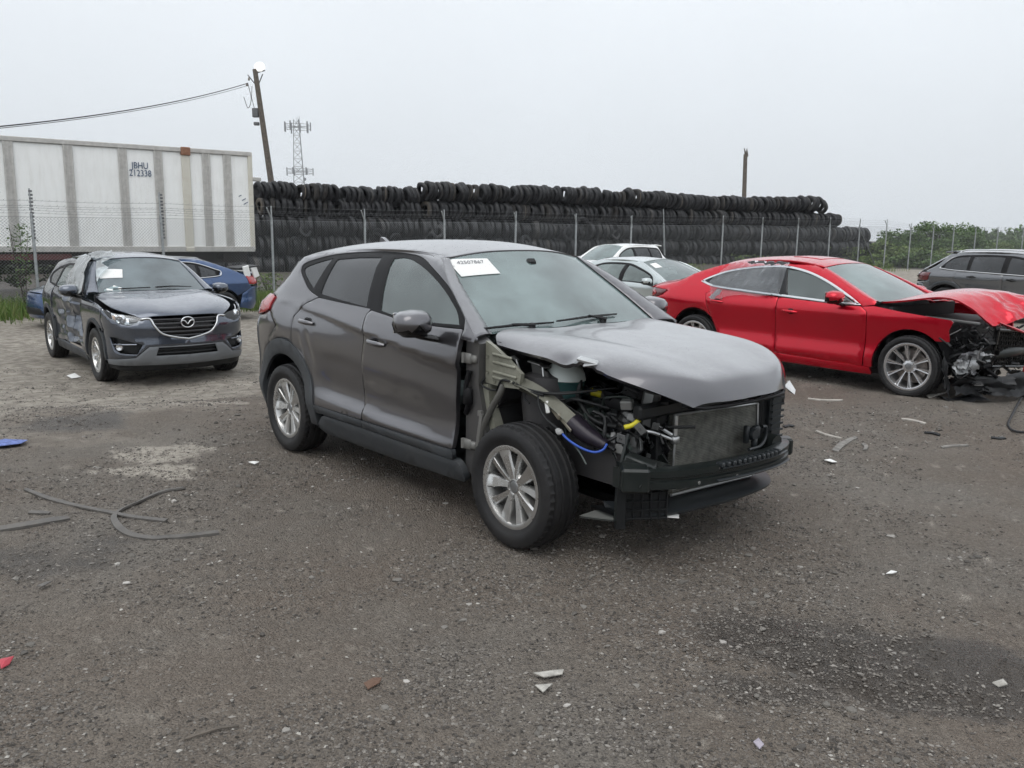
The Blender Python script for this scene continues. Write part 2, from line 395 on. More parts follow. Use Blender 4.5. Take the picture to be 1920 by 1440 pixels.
A_, R_ = np.meshgrid(ang, rad); GX = (R_*np.cos(A_)).ravel(); GY = (R_*np.sin(A_)).ravel(); GZ = ground_h(GX, GY)
na, nr = len(ang), len(rad); idx = np.arange(na*nr).reshape(nr, na)
q0, q1 = idx[:-1, :], idx[1:, :]
faces = np.stack([q0, q1, np.roll(q1, -1, 1), np.roll(q0, -1, 1)], -1).reshape(-1, 4)
gm = bpy.data.meshes.new('ground'); gm.from_pydata(np.stack([GX, GY, GZ], -1).tolist(), [], faces[:, ::-1].tolist())
gm.polygons.foreach_set('use_smooth', [True]*len(gm.polygons))
# stains and bare patches: R pale dry dust / broken concrete, G damp oily earth and darker ground behind the fence, B pale gravel towards the back
def blob(x, y, cx, cy, rx, ry, rot=0, soft=.5):
    c, s = math.cos(rot), math.sin(rot); dx, dy = x-cx, y-cy; u, v = (dx*c+dy*s)/rx, (-dx*s+dy*c)/ry
    return np.clip((1+soft-np.hypot(u, v))/(2*soft), 0, 1)
nz = fbm(GX*2.2, GY*2.2, 4, 21); nf = fbm(GX*9, GY*14, 3, 23)
def thr(v, lo, hi): return smoothstep(lo, hi, v)
pl = lambda u, v: at_z(u, v, 0)
c1, c2, c3, c4 = pl(305, 850), pl(270, 880), pl(400, 746), pl(330, 893)
pale = np.maximum.reduce([blob(GX, GY, c1.x, c1.y, .32, .26), blob(GX, GY, c2.x, c2.y, .42, .10), .6*blob(GX, GY, c3.x, c3.y, .45, .25), .8*blob(GX, GY, c4.x, c4.y, .16, .07)])
pale = thr(pale*.75+nf*.8+(fbm(GX*24, GY*30, 2, 29)-.5)*.5-.30, .34, .60)
d1, d2, d3, d4 = pl(1560, 1230), pl(1700, 1260), pl(130, 785), pl(1500, 1290)
damp = np.maximum.reduce([blob(GX, GY, d1.x+.25, d1.y-.05, .75, .33, -.25), blob(GX, GY, d2.x, d2.y, .5, .3), .8*blob(GX, GY, d3.x, d3.y, .55, .4), .7*blob(GX, GY, d4.x, d4.y, .4, .16), .35*blob(GX, GY, -2.2, 4.3, 1.2, .5)])
damp = thr(damp*.9+(nz-.5)*.9+(nf-.5)*.35, .28, .66)
far = np.hypot(GX, GY); back = thr(nz*.9+smoothstep(7.5, 17, far+np.clip(-GX-1.5, 0, 4)*1.1)*1.1-.5, .1, .75)*(1-.5*smoothstep(1, 5, GX)*(1-smoothstep(12, 16, far)))
fdist = (GX+11.563)*-math.sin(.707)+(GY-20.84)*math.cos(.707); behind = smoothstep(-.4, 1.5, fdist); back = back*(1-.95*behind); damp = np.maximum(damp, .75*behind)  # all ground behind the fence line is darkened through the same channel
ca = gm.color_attributes.new('stain', 'FLOAT_COLOR', 'POINT'); ca.data.foreach_set('color', np.stack([pale, damp, back, np.ones_like(pale)], -1).ravel())
m = bpy.data.materials.new('gravel_dirt'); m.use_nodes = True; t = m.node_tree; b = t.nodes['Principled BSDF']; N = t.nodes.new; LK = t.links.new
geo = N('ShaderNodeNewGeometry')
def noise(sc_, det=6, ro=.6):
    n = N('ShaderNodeTexNoise'); n.inputs['Scale'].default_value = sc_; n.inputs['Detail'].default_value = det; n.inputs['Roughness'].default_value = ro; LK(geo.outputs['Position'], n.inputs['Vector']); return n.outputs[0]
def vor(sc_, feat='F1'):
    n = N('ShaderNodeTexVoronoi'); n.feature = feat; n.inputs['Scale'].default_value = sc_; LK(geo.outputs['Position'], n.inputs['Vector']); return n
def cramp(fac, stops):
    r = N('ShaderNodeValToRGB'); LK(fac, r.inputs[0]); el = r.color_ramp.elements
    while len(el) < len(stops): el.new(.5)
    for q, (p_, c_) in zip(el, stops): q.position = p_; q.color = (*c_, 1)
    return r.outputs[0]
def mixc(fac, a_, b_, mode='MIX'):
    q = N('ShaderNodeMix'); q.data_type = 'RGBA'; q.blend_type = mode
    for s_, v_ in ((0, fac), (6, a_), (7, b_)):
        if hasattr(v_, 'is_linked') or hasattr(v_, 'links'): LK(v_, q.inputs[s_])
        else: q.inputs[s_].default_value = v_ if s_ == 0 else (*v_, 1)
    return q.outputs[2]
base = cramp(noise(.9, 8), [(.34, (.075, .063, .053)), (.5, (.125, .110, .096)), (.66, (.175, .160, .143))])
base = mixc(.45, base, cramp(noise(28, 6, .7), [(.32, (.045, .040, .035)), (.52, (.135, .122, .108)), (.70, (.24, .222, .20))]))
v1 = vor(95); gr = N('ShaderNodeSeparateColor'); LK(v1.outputs['Color'], gr.inputs[0])
stone = cramp(gr.outputs[0], [(0, (.05, .045, .041)), (.55, (.13, .12, .108)), (.88, (.20, .187, .17)), (1, (.34, .32, .29))])
v2 = vor(38); g2 = N('ShaderNodeSeparateColor'); LK(v2.outputs['Color'], g2.inputs[0])
stone2 = cramp(g2.outputs[1], [(0, (.06, .054, .048)), (.7, (.13, .117, .105)), (.93, (.21, .195, .178)), (1, (.36, .34, .31))])
base = mixc(.38, base, stone); base = mixc(.22, base, stone2)
at = N('ShaderNodeAttribute'); at.attribute_name = 'stain'; sp = N('ShaderNodeSeparateColor'); LK(at.outputs['Color'], sp.inputs[0])
base = mixc(.48, base, cramp(noise(.55, 6), [(.38, (.108, .087, .072)), (.5, (.118, .104, .091)), (.62, (.14, .135, .126))]))
backc = cramp(noise(6, 7, .7), [(.3, (.12, .11, .098)), (.5, (.23, .217, .196)), (.72, (.37, .352, .32))])
base = mixc(sp.outputs[2], base, backc)
base = mixc(sp.outputs[0], base, cramp(noise(22, 6, .7), [(.36, (.13, .12, .108)), (.48, (.29, .275, .25)), (.7, (.38, .36, .33))]))
dm = N('ShaderNodeMath'); dm.operation = 'MULTIPLY'; dm.inputs[1].default_value = .74; LK(sp.outputs[1], dm.inputs[0])
base = mixc(dm.outputs[0], base, (.034, .031, .029))
base = mixc(1.0, base, (1.50, 1.44, 1.36), 'MULTIPLY')
LK(base, b.inputs['Base Color'])
rr = N('ShaderNodeMapRange'); rr.inputs[3].default_value = .88; rr.inputs[4].default_value = .42; LK(sp.outputs[1], rr.inputs[0]); LK(rr.outputs[0], b.inputs['Roughness'])
b.inputs['Specular IOR Level'].default_value = .35
ad = N('ShaderNodeMath'); ad.operation = 'ADD'; LK(v1.outputs['Distance'], ad.inputs[0]); LK(noise(60, 5), ad.inputs[1])
bp = N('ShaderNodeBump'); bp.inputs['Strength'].default_value = 1.; bp.inputs['Distance'].default_value = .018; bp.invert = True; LK(ad.outputs[0], bp.inputs['Height']); LK(bp.outputs[0], b.inputs['Normal'])
MATS['gravel_dirt'] = m; gm.materials.append(m)
tag(link('ground', gm), 'dark grey brown gravel and dirt yard with damp and pale patches', 'ground', kind='structure')

# loose stones, too many to count
def island_mat(name, stops, rough=.8):
    m = bpy.data.materials.new(name); m.use_nodes = True; t = m.node_tree; b = t.nodes['Principled BSDF']; g = t.nodes.new('ShaderNodeNewGeometry')
    r = t.nodes.new('ShaderNodeValToRGB'); el = r.color_ramp.elements
    while len(el) < len(stops): el.new(.5)
    for q, (p_, c_) in zip(el, stops): q.position = p_; q.color = (*c_, 1)
    t.links.new(g.outputs['Random Per Island'], r.inputs[0]); t.links.new(r.outputs[0], b.inputs['Base Color']); b.inputs['Roughness'].default_value = rough; b.inputs['Specular IOR Level'].default_value = .3
    MATS[name] = m; return m
def ico(sub):
    bm = bmesh.new(); bmesh.ops.create_icosphere(bm, subdivisions=sub, radius=1); v = np.array([q.co for q in bm.verts]); f = np.array([[q.index for q in p.verts] for p in bm.faces]); bm.free(); return v, f
def scatter_stones(name, n, rmin, rmax, smin, smax, label, stops, power=1.6, half=38, tiny=False):
    v0, f0 = ico(1)
    if tiny: v0 = np.array([(1, 0, 0), (-1, 0, 0), (0, 1, 0), (0, -1, 0), (0, 0, 1), (0, 0, -.6)], float)+np.random.default_rng(1).uniform(-.15, .15, (6, 3)); f0 = np.array([(0, 2, 4), (2, 1, 4), (1, 3, 4), (3, 0, 4), (2, 0, 5), (1, 2, 5), (3, 1, 5), (0, 3, 5)])
    r = np.random.default_rng(n)
    shp = [v0*(1+r.uniform(-.35, .3, (len(v0), 1)))*r.uniform([.8, .55, .35], [1.2, .95, .7]) for _ in range(12)]
    u = r.random(n*3); rad_ = np.exp(np.log(rmin)+(np.log(rmax)-np.log(rmin))*u); an = R(90)-np.radians(r.uniform(-half, half, n*3)); x = rad_*np.cos(an); y = rad_*np.sin(an)
    dens = .6*fbm(x*.9, y*.9, 3, 31)+.4*fbm(x*4, y*4, 2, 33); k = r.random(n*3) < np.clip((dens-.40)*4.5, .07, 1); x, y = x[k][:n], y[k][:n]; n = len(x)
    s = smin*(smax/smin)**(r.random(n)**power*1.0)*np.clip(np.hypot(x, y)/4, .8, 2.6)**.35
    z = ground_h(x, y); V = np.empty((n, len(v0), 3)); th = r.uniform(0, 6.28, n); c, sn = np.cos(th), np.sin(th); pick = r.integers(0, 12, n)
    for i in range(12):
        j = np.where(pick == i)[0]; q = shp[i][None]*s[j][:, None, None]
        V[j, :, 0] = q[:, :, 0]*c[j][:, None]-q[:, :, 1]*sn[j][:, None]+x[j][:, None]; V[j, :, 1] = q[:, :, 0]*sn[j][:, None]+q[:, :, 1]*c[j][:, None]+y[j][:, None]; V[j, :, 2] = q[:, :, 2]+z[j][:, None]+s[j][:, None]*.12
    Fc = (f0[None]+(np.arange(n)*len(v0))[:, None, None]).reshape(-1, 3)
    me = bpy.data.meshes.new(name); me.from_pydata(V.reshape(-1, 3).tolist(), [], Fc.tolist()); return tag(link(name, me, island_mat(name+'_stone', stops)), label, 'gravel', kind='stuff')
scatter_stones('gravel', 120000, 2.2, 14, .0035, .013, 'loose small grey and brown stones strewn over the dirt yard',
               [(0, (.04, .036, .032)), (.3, (.09, .081, .073)), (.6, (.145, .13, .115)), (.92, (.21, .193, .172)), (.985, (.29, .27, .245)), (1, (.46, .44, .40))], power=1.7, tiny=True)
scatter_stones('gravel_chips', 1300, 2.3, 16, .007, .026, 'larger pale stone chips scattered over the dirt yard',
               [(0, (.08, .073, .066)), (.5, (.15, .14, .125)), (.85, (.24, .225, .205)), (1, (.46, .44, .41))], power=2.6)

# ---------------------------------------------------------------- chain-link fence
galv = pm('galvanised', (.36, .38, .39), .5, .6, var=.18, vscale=14)
galvd = pm('galvanised_dark', (.16, .165, .17), .6, .5, var=.3, vscale=20)
FD = Vector((math.cos(.707), math.sin(.707), 0)); F0 = Vector((-11.563, 20.84, 0)); SPAN = 3.05; FH = 2.38
def zigzag_mesh(name, L, H, wd=.078, r=.0030):
    mb = MB(); n = int(round(L/wd)); wd = L/n; st = int(H/(wd*.5)); hz = H/st
    for i in range(n):
        pts = []
        for k in range(st+1): pts.append(Vector((i*wd+(wd if k % 2 else 0)+(-.002 if k % 2 else .002), (.003 if k % 2 else -.003), k*hz)))
        for k in range(st):
            a, b = pts[k], pts[k+1]; d = (b-a).normalized(); s = Vector((d.z, 0, -d.x))*r; y = Vector((0, r, 0))
            mb.add([a+s-y*.6, a-s-y*.6, a+y, b+s-y*.6, b-s-y*.6, b+y], [(0, 1, 4, 3), (1, 2, 5, 4), (2, 0, 3, 5)])
    for z in (.03, H): mb.tube([(0, 0, z), (L, 0, z)], .004, 4, False)
    return mb.mesh(name, pm('mesh_wire', (.22, .23, .235), .6, .3))
LINKM = zigzag_mesh('chain_link', SPAN, FH-.05)
def post_mesh(h, arm, ext, r=.036):
    mb = MB(); mb.tube([(0, 0, -.3), (0, 0, h)], r, 8); mb.lathe([(0, h+.05), (r*.8, h+.035), (r*1.15, h)], 8, 'Z')
    if arm: mb.tube([(0, 0, h-.02), (-.19, -.12, h+.30)], .022, 6)
    if ext: mb.tube([(0, 0, h), (.0, 0, h+ext)], .02, 6)
    return mb.mesh('post', galv, 40)
PM = post_mesh(FH, True, .36); PM2 = post_mesh(FH, False, .62)
def strand(mb, a, b, r=.0035, sag=.03):
    n = 6; mb.tube([a.lerp(b, i/n)-Vector((0, 0, sag*4*(i/n)*(1-i/n))) for i in range(n+1)], r, 3, False)
    L = (b-a).length
    for i in range(int(L/.16)):
        q = a.lerp(b, (i+.5)/int(L/.16)); mb.tube([q+Vector((-.012, -.02, -.02)), q+Vector((.012, .02, .02))], .0028, 3, False)
def bay(a, b, root, first=True):
    d = b-a; L = math.hypot(d.x, d.y); rz = math.atan2(d.y, d.x); o = link('wire_mesh', LINKM, None, root, a, (0, math.atan2(-(b.z-a.z), L), rz)); o.scale = (L/SPAN, 1, 1); o['kind'] = 'stuff'
fence = thing('chain_link_fence', 'long galvanised chain link fence with barbed wire in front of tyre wall', 'fence', F0)
pts_ = []
for k in range(-2, 14):
    p = F0+FD*SPAN*k; p.z = gz(p.x, p.y)-.02; pts_.append(p)
for k, p in enumerate(pts_):
    if k == 10: continue
    o = link('post', PM2 if k in (2, 3) else PM, None, fence, p-F0); o.rotation_euler = (rng.uniform(-.02, .02), rng.uniform(-.025, .025), .707)
    if k in (2, 3):
        mb = MB()
        for i in range(14): mb.box((rng.uniform(-.004, .004), 0, FH-.55+i*.085), (.075, .06, .05), (0, 0, .4*(i % 2)))
        link('barb_sleeve', mb.mesh('barb_sleeve', galvd), None, fence, p-F0)
lp = pts_[10]-F0+Vector((-.55, -.3, 0)); o = link('post', PM2, None, fence, lp); o.rotation_euler = (0, R(-6), .707)
for a, b_ in zip(pts_[:-1], pts_[1:]): bay(a-F0, b_-F0, fence)
for j in range(5):
    mb = MB()
    off = Vector((-.19, -.12, .30))*(.15+.85*j/4) if j < 3 else Vector((0, 0, .1+.12*(j-2)))
    for a, b_ in zip(pts_[:-1], pts_[1:]): strand(mb, a-F0+Vector((0, 0, FH))+off, b_-F0+Vector((0, 0, FH))+off)
    mb.build('barbed_wire', galvd, fence)
E0 = pts_[-1]
for nm, pa, pb in (('brace', at_z(1578, 494, .0), None), ('brace', at_z(1652, 492, 0), None)):
    mb = MB(); pa = E0+(Vector((-1.6, -.7, .05)) if pa.x < E0.x+.5 else Vector((1.45, .9, .05))); mb.tube([pa-F0, E0-F0+Vector((0, 0, FH*.9))], .03, 6); mb.build('brace', galv, fence, 40)
# the fence that runs back from the corner
f2 = thing('chain_link_fence', 'chain link fence running back from the braced corner past the green bushes', 'fence', E0)
q_ = [E0+Vector((.05, .03, 0))]
for px_, Y_ in ((1659, 48.2), (1704.5, 51), (1747, 53.5), (1785, 56), (1826, 58.6), (1868, 61), (1915, 63.2), (1965, 65)):
    p = at_y(px_, 470, Y_); p.z = gz(p.x, p.y); q_.append(p)
for p in q_[1:]: link('post', PM, None, f2, p-E0)
for a, b_ in zip(q_[:-1], q_[1:]): bay(a-E0, b_-E0, f2)
mb = MB()
for a, b_ in zip(q_[:-1], q_[1:]):
    for j in range(3): strand(mb, a-E0+Vector((-.06*j, -.04*j, FH+.08+.1*j)), b_-E0+Vector((-.06*j, -.04*j, FH+.08+.1*j)))
mb.build('barbed_wire', galvd, f2)

# ---------------------------------------------------------------- white container trailer
whitep = pm('trailer_white', (.90, .91, .90), .42, var=.03, vscale=1.2, dirt=.30, dirtcol=(.52, .50, .45), bump=.05, bscale=3)
cream = pm('trailer_cream', (.62, .60, .53), .5, dirt=.35, dirtcol=(.38, .30, .22))
railg = pm('rib_grey', (.50, .49, .47), .5, .1, var=.12, vscale=9, dirt=.3, dirtcol=(.26, .24, .22))
rust = pm('rust', (.30, .17, .11), .85, col2=(.22, .10, .06), vscale=30)
darkst = pm('chassis_dark', (.035, .03, .03), .7, dirt=.4, dirtcol=(.09, .07, .06))
redch = pm('chassis_maroon', (.11, .035, .035), .6, dirt=.4)
t_ = whitep.node_tree; mp_ = t_.nodes.new('ShaderNodeMapping'); mp_.inputs['Scale'].default_value = (1.6, 1, .22)      # rain streaks run down the panels
for n_ in t_.nodes:
    if n_.type == 'TEX_NOISE' and n_.inputs['Scale'].default_value == 5:
        t_.links.new(n_.inputs['Vector'].links[0].from_socket, mp_.inputs['Vector']); t_.links.new(mp_.outputs[0], n_.inputs['Vector'])
TA, TB = Vector((-13.75, 22.9, 0)), Vector((-8.02, 27.15, 0)); td = (TB-TA).normalized(); tn = Vector((-td.y, td.x, 0))
trz = math.atan2(td.y, td.x); TZ = -.36
def tpx(u, v=380):
    "distance along the trailer side of an image column"
    r = ray(u, v); a = np.array([[r[0], -td.x], [r[1], -td.y]]); s = np.linalg.solve(a, [TA.x, TA.y]); return s[1]
tend = tpx(474); tr0 = TB.copy(); tr0 = TA+td*tend; tr0.z = TZ
trl = thing('container_trailer', 'long dirty white freight container with grey ribs on a road chassis behind the fence', 'trailer', tr0, trz)
zb_, zt_ = 1.44, 4.42; LEN = 16.1
ribs = [tpx(u, 370)-tend for u in (22, 133, 234, 300, 389, 428)]
s_ = ribs[0]
while s_ > -LEN+1.5: s_ -= (ribs[1]-ribs[0])*1.0; ribs.insert(0, s_)
cst = tpx(351, 370)-tend
ed_ = sorted([-LEN+.1]+ribs+[cst]+[-.08])
for a, b_ in zip(ed_[:-1], ed_[1:]):
    mb = MB(); nx = max(2, int((b_-a)/.3)); nzv = 10; vs = []; fs = []
    for i in range(nx+1):
        for j in range(nzv+1):
            x = a+(b_-a)*i/nx; z = zb_+.12+(zt_-zb_-.26)*j/nzv; e_ = math.sin(math.pi*i/nx)*math.sin(math.pi*j/nzv)
            vs.append((x, -.012*e_+rng.uniform(-.003, .003)*e_, z))
    for i in range(nx):
        for j in range(nzv): q = i*(nzv+1)+j; fs.append((q, q+nzv+1, q+nzv+2, q+1))
    mb.add(vs, fs); mb.build('panel', whitep, trl, True)
for s_ in ribs:
    mb = MB(); mb.box((s_, -.016, (zb_+zt_)/2), (.23, .03, zt_-zb_-.2))
    for dx in (-.095, .095): mb.box((s_+dx, -.030, (zb_+zt_)/2), (.05, .035, zt_-zb_-.2), bev=.006)
    mb.box((s_, -.033, (zb_+zt_)/2), (.035, .03, zt_-zb_-.2))
    mb.build('rib', railg, trl)
mb = MB(); mb.box((cst, -.03, (zb_+zt_)/2), (.24, .07, zt_-zb_-.14), bev=.015); o = mb.build('corner_post', cream, trl)
mb = MB(); mb.box((cst, -.05, zt_-.10), (.27, .12, .24), bev=.02); mb.box((cst, -.113, zt_-.10), (.10, .012, .14)); mb.build('lifting_casting', rust, trl)
mb = MB(); mb.box((cst, -.05, zb_+.03), (.25, .12, .14), bev=.02); mb.build('lifting_casting', cream, trl)
mb = MB(); mb.box((-LEN/2, -.02, zt_-.06), (LEN, .08, .13), bev=.015); mb.build('top_rail', railg, trl)
mb = MB(); mb.box((-LEN/2, -.03, zb_+.04), (LEN, .08, .16), bev=.01); mb.build('bottom_rail', railg, trl)
for y_ in (-.005, 2.55): mb = MB(); mb.box((-.05, y_, (zb_+zt_)/2), (.14, .09, zt_-zb_), bev=.02); mb.build('end_post', cream, trl)
mb = MB(); mb.box((-LEN/2, 1.29, (zb_+zt_)/2), (LEN-.1, 2.48, zt_-zb_-.06)); mb.build('box_body', whitep, trl)
for y_ in (.7, 1.85):
    mb = MB(); mb.box((-.02+.03, y_, (zb_+zt_)/2), (.05, 1.1, zt_-zb_-.25), bev=.01); mb.tube([(.07, y_+.3, zb_+.1), (.07, y_+.3, zt_-.1)], .018, 6); mb.build('rear_door', whitep, trl)
mb = MB(); mb.box((.16, .1, 3.62), (.30, .16, .12), bev=.02); mb.build('marker_lamp', railg, trl)
mb = MB()
for y_ in (.8, 1.8): mb.box((-LEN/2, y_, 1.22), (LEN, .14, .36), bev=.01)
for i in range(9): mb.box((-LEN+.8+i*1.8, 1.3, 1.25), (.1, 2.4, .16))
mb.build('chassis', darkst, trl)
mb = MB(); mb.box((-LEN/2-2.2, .02, 1.27), (LEN-6, .05, .16)); mb.build('side_rail', redch, trl)
tyre_dark = pm('tyre_far', (.022, .022, .023), .8, var=.3, vscale=6)
for ax in (-2.1, -3.35):
    for y_ in (.25, 2.3):
        mb = MB(); mb.lathe([(.30, -.13), (.48, -.14), (.52, -.1), (.52, .1), (.48, .14), (.30, .13), (.2, .02)], 20, 'Y', (ax, y_, .52)); mb.lathe([(.001, .05), (.2, .05), (.3, .13)], 16, 'Y', (ax, y_-.26, .52)); mb.build('wheel', tyre_dark, trl, 40)
mb = MB()
for y_ in (.5, 2.1): mb.box((-12.5, y_, .62), (.14, .14, 1.2)); mb.box((-12.5, y_, .05), (.3, .3, .05))
mb.build('landing_leg', darkst, trl)
def text_mesh(body, size, name='lettering', ext=.002, align='CENTER', space=1.):
    c = bpy.data.curves.new(name, 'FONT'); c.body = body; c.size = size; c.extrude = ext; c.align_x = align; c.align_y = 'CENTER'; c.resolution_u = 3; c.space_line = .82*space
    o = bpy.data.objects.new('tmp', c); COL.objects.link(o); dg = bpy.context.evaluated_depsgraph_get(); me = bpy.data.meshes.new_from_object(o.evaluated_get(dg)); bpy.data.objects.remove(o); bpy.data.curves.remove(c); me.name = name; return me
navy = pm('navy_paint', (.05, .09, .16), .5)
lx = tpx(262, 313)-tend
o = link('lettering', text_mesh('JBHU\n212338', .23, ext=.003), navy, trl, (lx, -.030, 3.73), (math.pi/2, 0, 0)); o.scale = (.88, 1.12, 1)
mb = MB()
for i, (u0, v0, du, dv) in enumerate([(446, 347, 6, -4), (452, 352, 8, -6), (455, 357, 9, -3)]):
    x0, x1 = tpx(u0, v0)-tend, tpx(u0+du, v0)-tend; mb.box(((x0+x1)/2, -.018, 3.1-.11*i), (x1-x0, .006, .02), (0, -.5, 0))
mb.build('scuff_marks', navy, trl)

# ---------------------------------------------------------------- wall of scrap truck tyres
rub = pm('scrap_rubber', (.010, .0105, .012), .55, col2=(.034, .035, .037), vscale=2.4, vthr=(.4, .7), bump=.25, bscale=18, coord='Generated')
rub2 = pm('scrap_rubber_brown', (.045, .04, .034), .8, col2=(.02, .02, .02), vscale=3, bump=.25, bscale=18, coord='Generated')
def tyre_mesh(seed, seg=22, full=True):
    r = random.Random(seed); mb = MB(); W = r.uniform(.105, .135); Ro = .52
    prof = [(.27, -W*.7), (.33, -W), (.43, -W*1.08), (.485, -W*.92), (.512, -W*.6), (.500, -W*.55), (.52, -W*.3), (.508, -W*.05), (.508, W*.05), (.52, W*.3), (.505, W*.55), (.515, W*.6), (.495, W*.86), (.43, W*1.08), (.33, W), (.27, W*.7)] if full else [(.27, -W*.7), (.43, -W*1.08), (.515, -W*.7), (.52, W*.7), (.43, W*1.08), (.27, W*.7)]
    mb.lathe(prof, seg, 'X')
    k1, k2 = r.uniform(.02, .07), r.uniform(.01, .04); ph = r.uniform(0, 6)
    mb.v = [(x+.03*math.sin(2*math.atan2(z, y)+ph), y*(1+k1*math.cos(2*math.atan2(z, y)+ph)), z*(1-k1*math.cos(2*math.atan2(z, y)+ph)+k2*math.sin(3*math.atan2(z, y)))) for x, y, z in mb.v]
    return mb
for m_ in (rub, rub2):
    t_ = m_.node_tree; b_ = t_.nodes['Principled BSDF']; oi = t_.nodes.new('ShaderNodeObjectInfo'); ge = t_.nodes.new('ShaderNodeNewGeometry'); ad_ = t_.nodes.new('ShaderNodeMath'); ad_.operation = 'ADD'; fr_ = t_.nodes.new('ShaderNodeMath'); fr_.operation = 'FRACT'
    t_.links.new(oi.outputs['Random'], ad_.inputs[0]); t_.links.new(ge.outputs['Random Per Island'], ad_.inputs[1]); t_.links.new(ad_.outputs[0], fr_.inputs[0]); cr_ = t_.nodes.new('ShaderNodeValToRGB'); el_ = cr_.color_ramp.elements
    while len(el_) < 4: el_.new(.5)
    for q_, (p_, c_) in zip(el_, ((0, (.45, .45, .5)), (.5, (.9, .9, .95)), (.85, (1.7, 1.7, 1.7)), (1, (3.2, 2.9, 2.5)))): q_.position = p_; q_.color = (*c_, 1)
    t_.links.new(fr_.outputs[0], cr_.inputs[0]); mu_ = t_.nodes.new('ShaderNodeMix'); mu_.data_type = 'RGBA'; mu_.blend_type = 'MULTIPLY'; mu_.inputs[0].default_value = 1
    t_.links.new(b_.inputs['Base Color'].links[0].from_socket, mu_.inputs[6]); t_.links.new(cr_.outputs[0], mu_.inputs[7]); t_.links.new(mu_.outputs[2], b_.inputs['Base Color'])
TM = [tyre_mesh(i).mesh('scrap_tyre', rub2 if i in (3,) else rub, 50) for i in range(7)]
WA, WB_ = Vector((-12.35, 42.2, 0)), Vector((24.2, 61.6, 0)); wd_ = (WB_-WA).normalized(); wn_ = Vector((wd_.y, -wd_.x, 0)); wrz = math.atan2(wd_.y, wd_.x); WL = (WB_-WA).length
def wall_x(u, v=380):
    r = ray(u, v); a = np.array([[r[0], -wd_.x], [r[1], -wd_.y]]); return np.linalg.solve(a, [WA.x, WA.y])[1]
BZ = -.42
rows = [(4, wall_x(478), wall_x(1546), 3.93), (3, wall_x(480), wall_x(1577), 2.98)]
spots = []
for k, s0, s1, zc in rows:
    s = s0+.2; grp = 0
    while s < s1-.1:
        n_ = rng.randint(4, 11); lift_ = rng.uniform(-.10, .12) if k == 4 else rng.uniform(-.05, .04)
        if k == 4 and s < s0+7: lift_ -= .22
        lean = rng.uniform(-.22, .22); sc_ = rng.uniform(.92, 1.04)
        for i in range(n_):
            if s > s1-.1: break
            spots.append((k, s, zc+lift_+rng.uniform(-.03, .03), lean+rng.uniform(-.20, .20), sc_*rng.uniform(.86, 1.08), rng.uniform(-.10, .10)))
            s += rng.uniform(.24, .33)*sc_
        s += rng.uniform(.05, .3)
spots = spots[:298]
uvs = {4: 'top', 3: 'second'}
for i, (k, s, zc, ln, sc_, dy) in enumerate(spots):
    p = WA+wd_*s+wn_*dy; o = link('scrap_tyre', TM[rng.choice([0, 1, 2, 4, 5, 6, 0, 1, 2, 3])], None, None, (p.x, p.y, zc+BZ+.3), (rng.uniform(0, 6.28), rng.uniform(-.1, .1), wrz+ln)); o.rotation_mode = 'XYZ'
    o.rotation_euler = (0, rng.uniform(-.12, .12), wrz+ln); o.scale = (sc_*rng.uniform(.85, 1.1), sc_, sc_)
    tag(o, 'worn black truck tyre squeezed upright in the %s row of the long tyre wall' % uvs[k], 'tyre', 'tyres in the %s row of the wall' % uvs[k])
if True:
    mb = MB(); vv = []; ff = []; base_ = 0
    protos = [tyre_mesh(20+i, 16, False) for i in range(6)]
    pv = [np.array(q.v) for q in protos]; pf = [np.array([f for f in q.f]) for q in protos]
    def put(s, zc, dy, ln, sc_, ry=0.):
        global base_
        i = rng.randrange(6); c, sn = math.cos(wrz+ln), math.sin(wrz+ln); v = pv[i]*sc_
        if ry: cr_, sr_ = math.cos(ry), math.sin(ry); v = np.stack([v[:, 0]*cr_+v[:, 2]*sr_, v[:, 1], -v[:, 0]*sr_+v[:, 2]*cr_], -1)
        p = WA+wd_*s+wn_*dy; vv.append(np.stack([v[:, 0]*c-v[:, 1]*sn+p.x, v[:, 0]*sn+v[:, 1]*c+p.y, v[:, 2]+zc], -1)); ff.append(pf[i]+base_); base_ += len(v)
    for k, s0, s1, zc in ((2, wall_x(478)-13, wall_x(1628), 2.32), (1, wall_x(478)-13, wall_x(1634), 1.38), (0, wall_x(478)-13, wall_x(1640), .42)):
        s = s0
        while s < s1: put(s, zc+BZ+rng.uniform(-.05, .05), rng.uniform(.0, .18), rng.uniform(-.25, .25), rng.uniform(.93, 1.05)); s += rng.uniform(.23, .29)
    for k, zc in ((4, 3.9), (3, 3.25), (2, 2.3), (1, 1.3)):
        s = wall_x(480)
        while s < wall_x(1535 if k > 2 else 1600): put(s, zc+BZ-.1, -.75, rng.uniform(-.2, .2), 1.0); s += .3
    for i in range(16): put(rng.uniform(1, WL*.5), rng.uniform(.5, 2.3), .55, R(90)+rng.uniform(-.5, .5), rng.uniform(.55, .85), rng.uniform(-.4, .4))
    me = bpy.data.meshes.new('scrap_tyre_rows'); me.from_pydata(np.concatenate(vv).tolist(), [], np.concatenate(ff).tolist())
    me.polygons.foreach_set('use_smooth', [True]*len(me.polygons)); me.set_sharp_from_angle(angle=R(50))
    tag(link('scrap_tyre_rows', me, rub), 'lower and rear rows of scrap truck tyres behind the fence', 'tyres', kind='stuff')

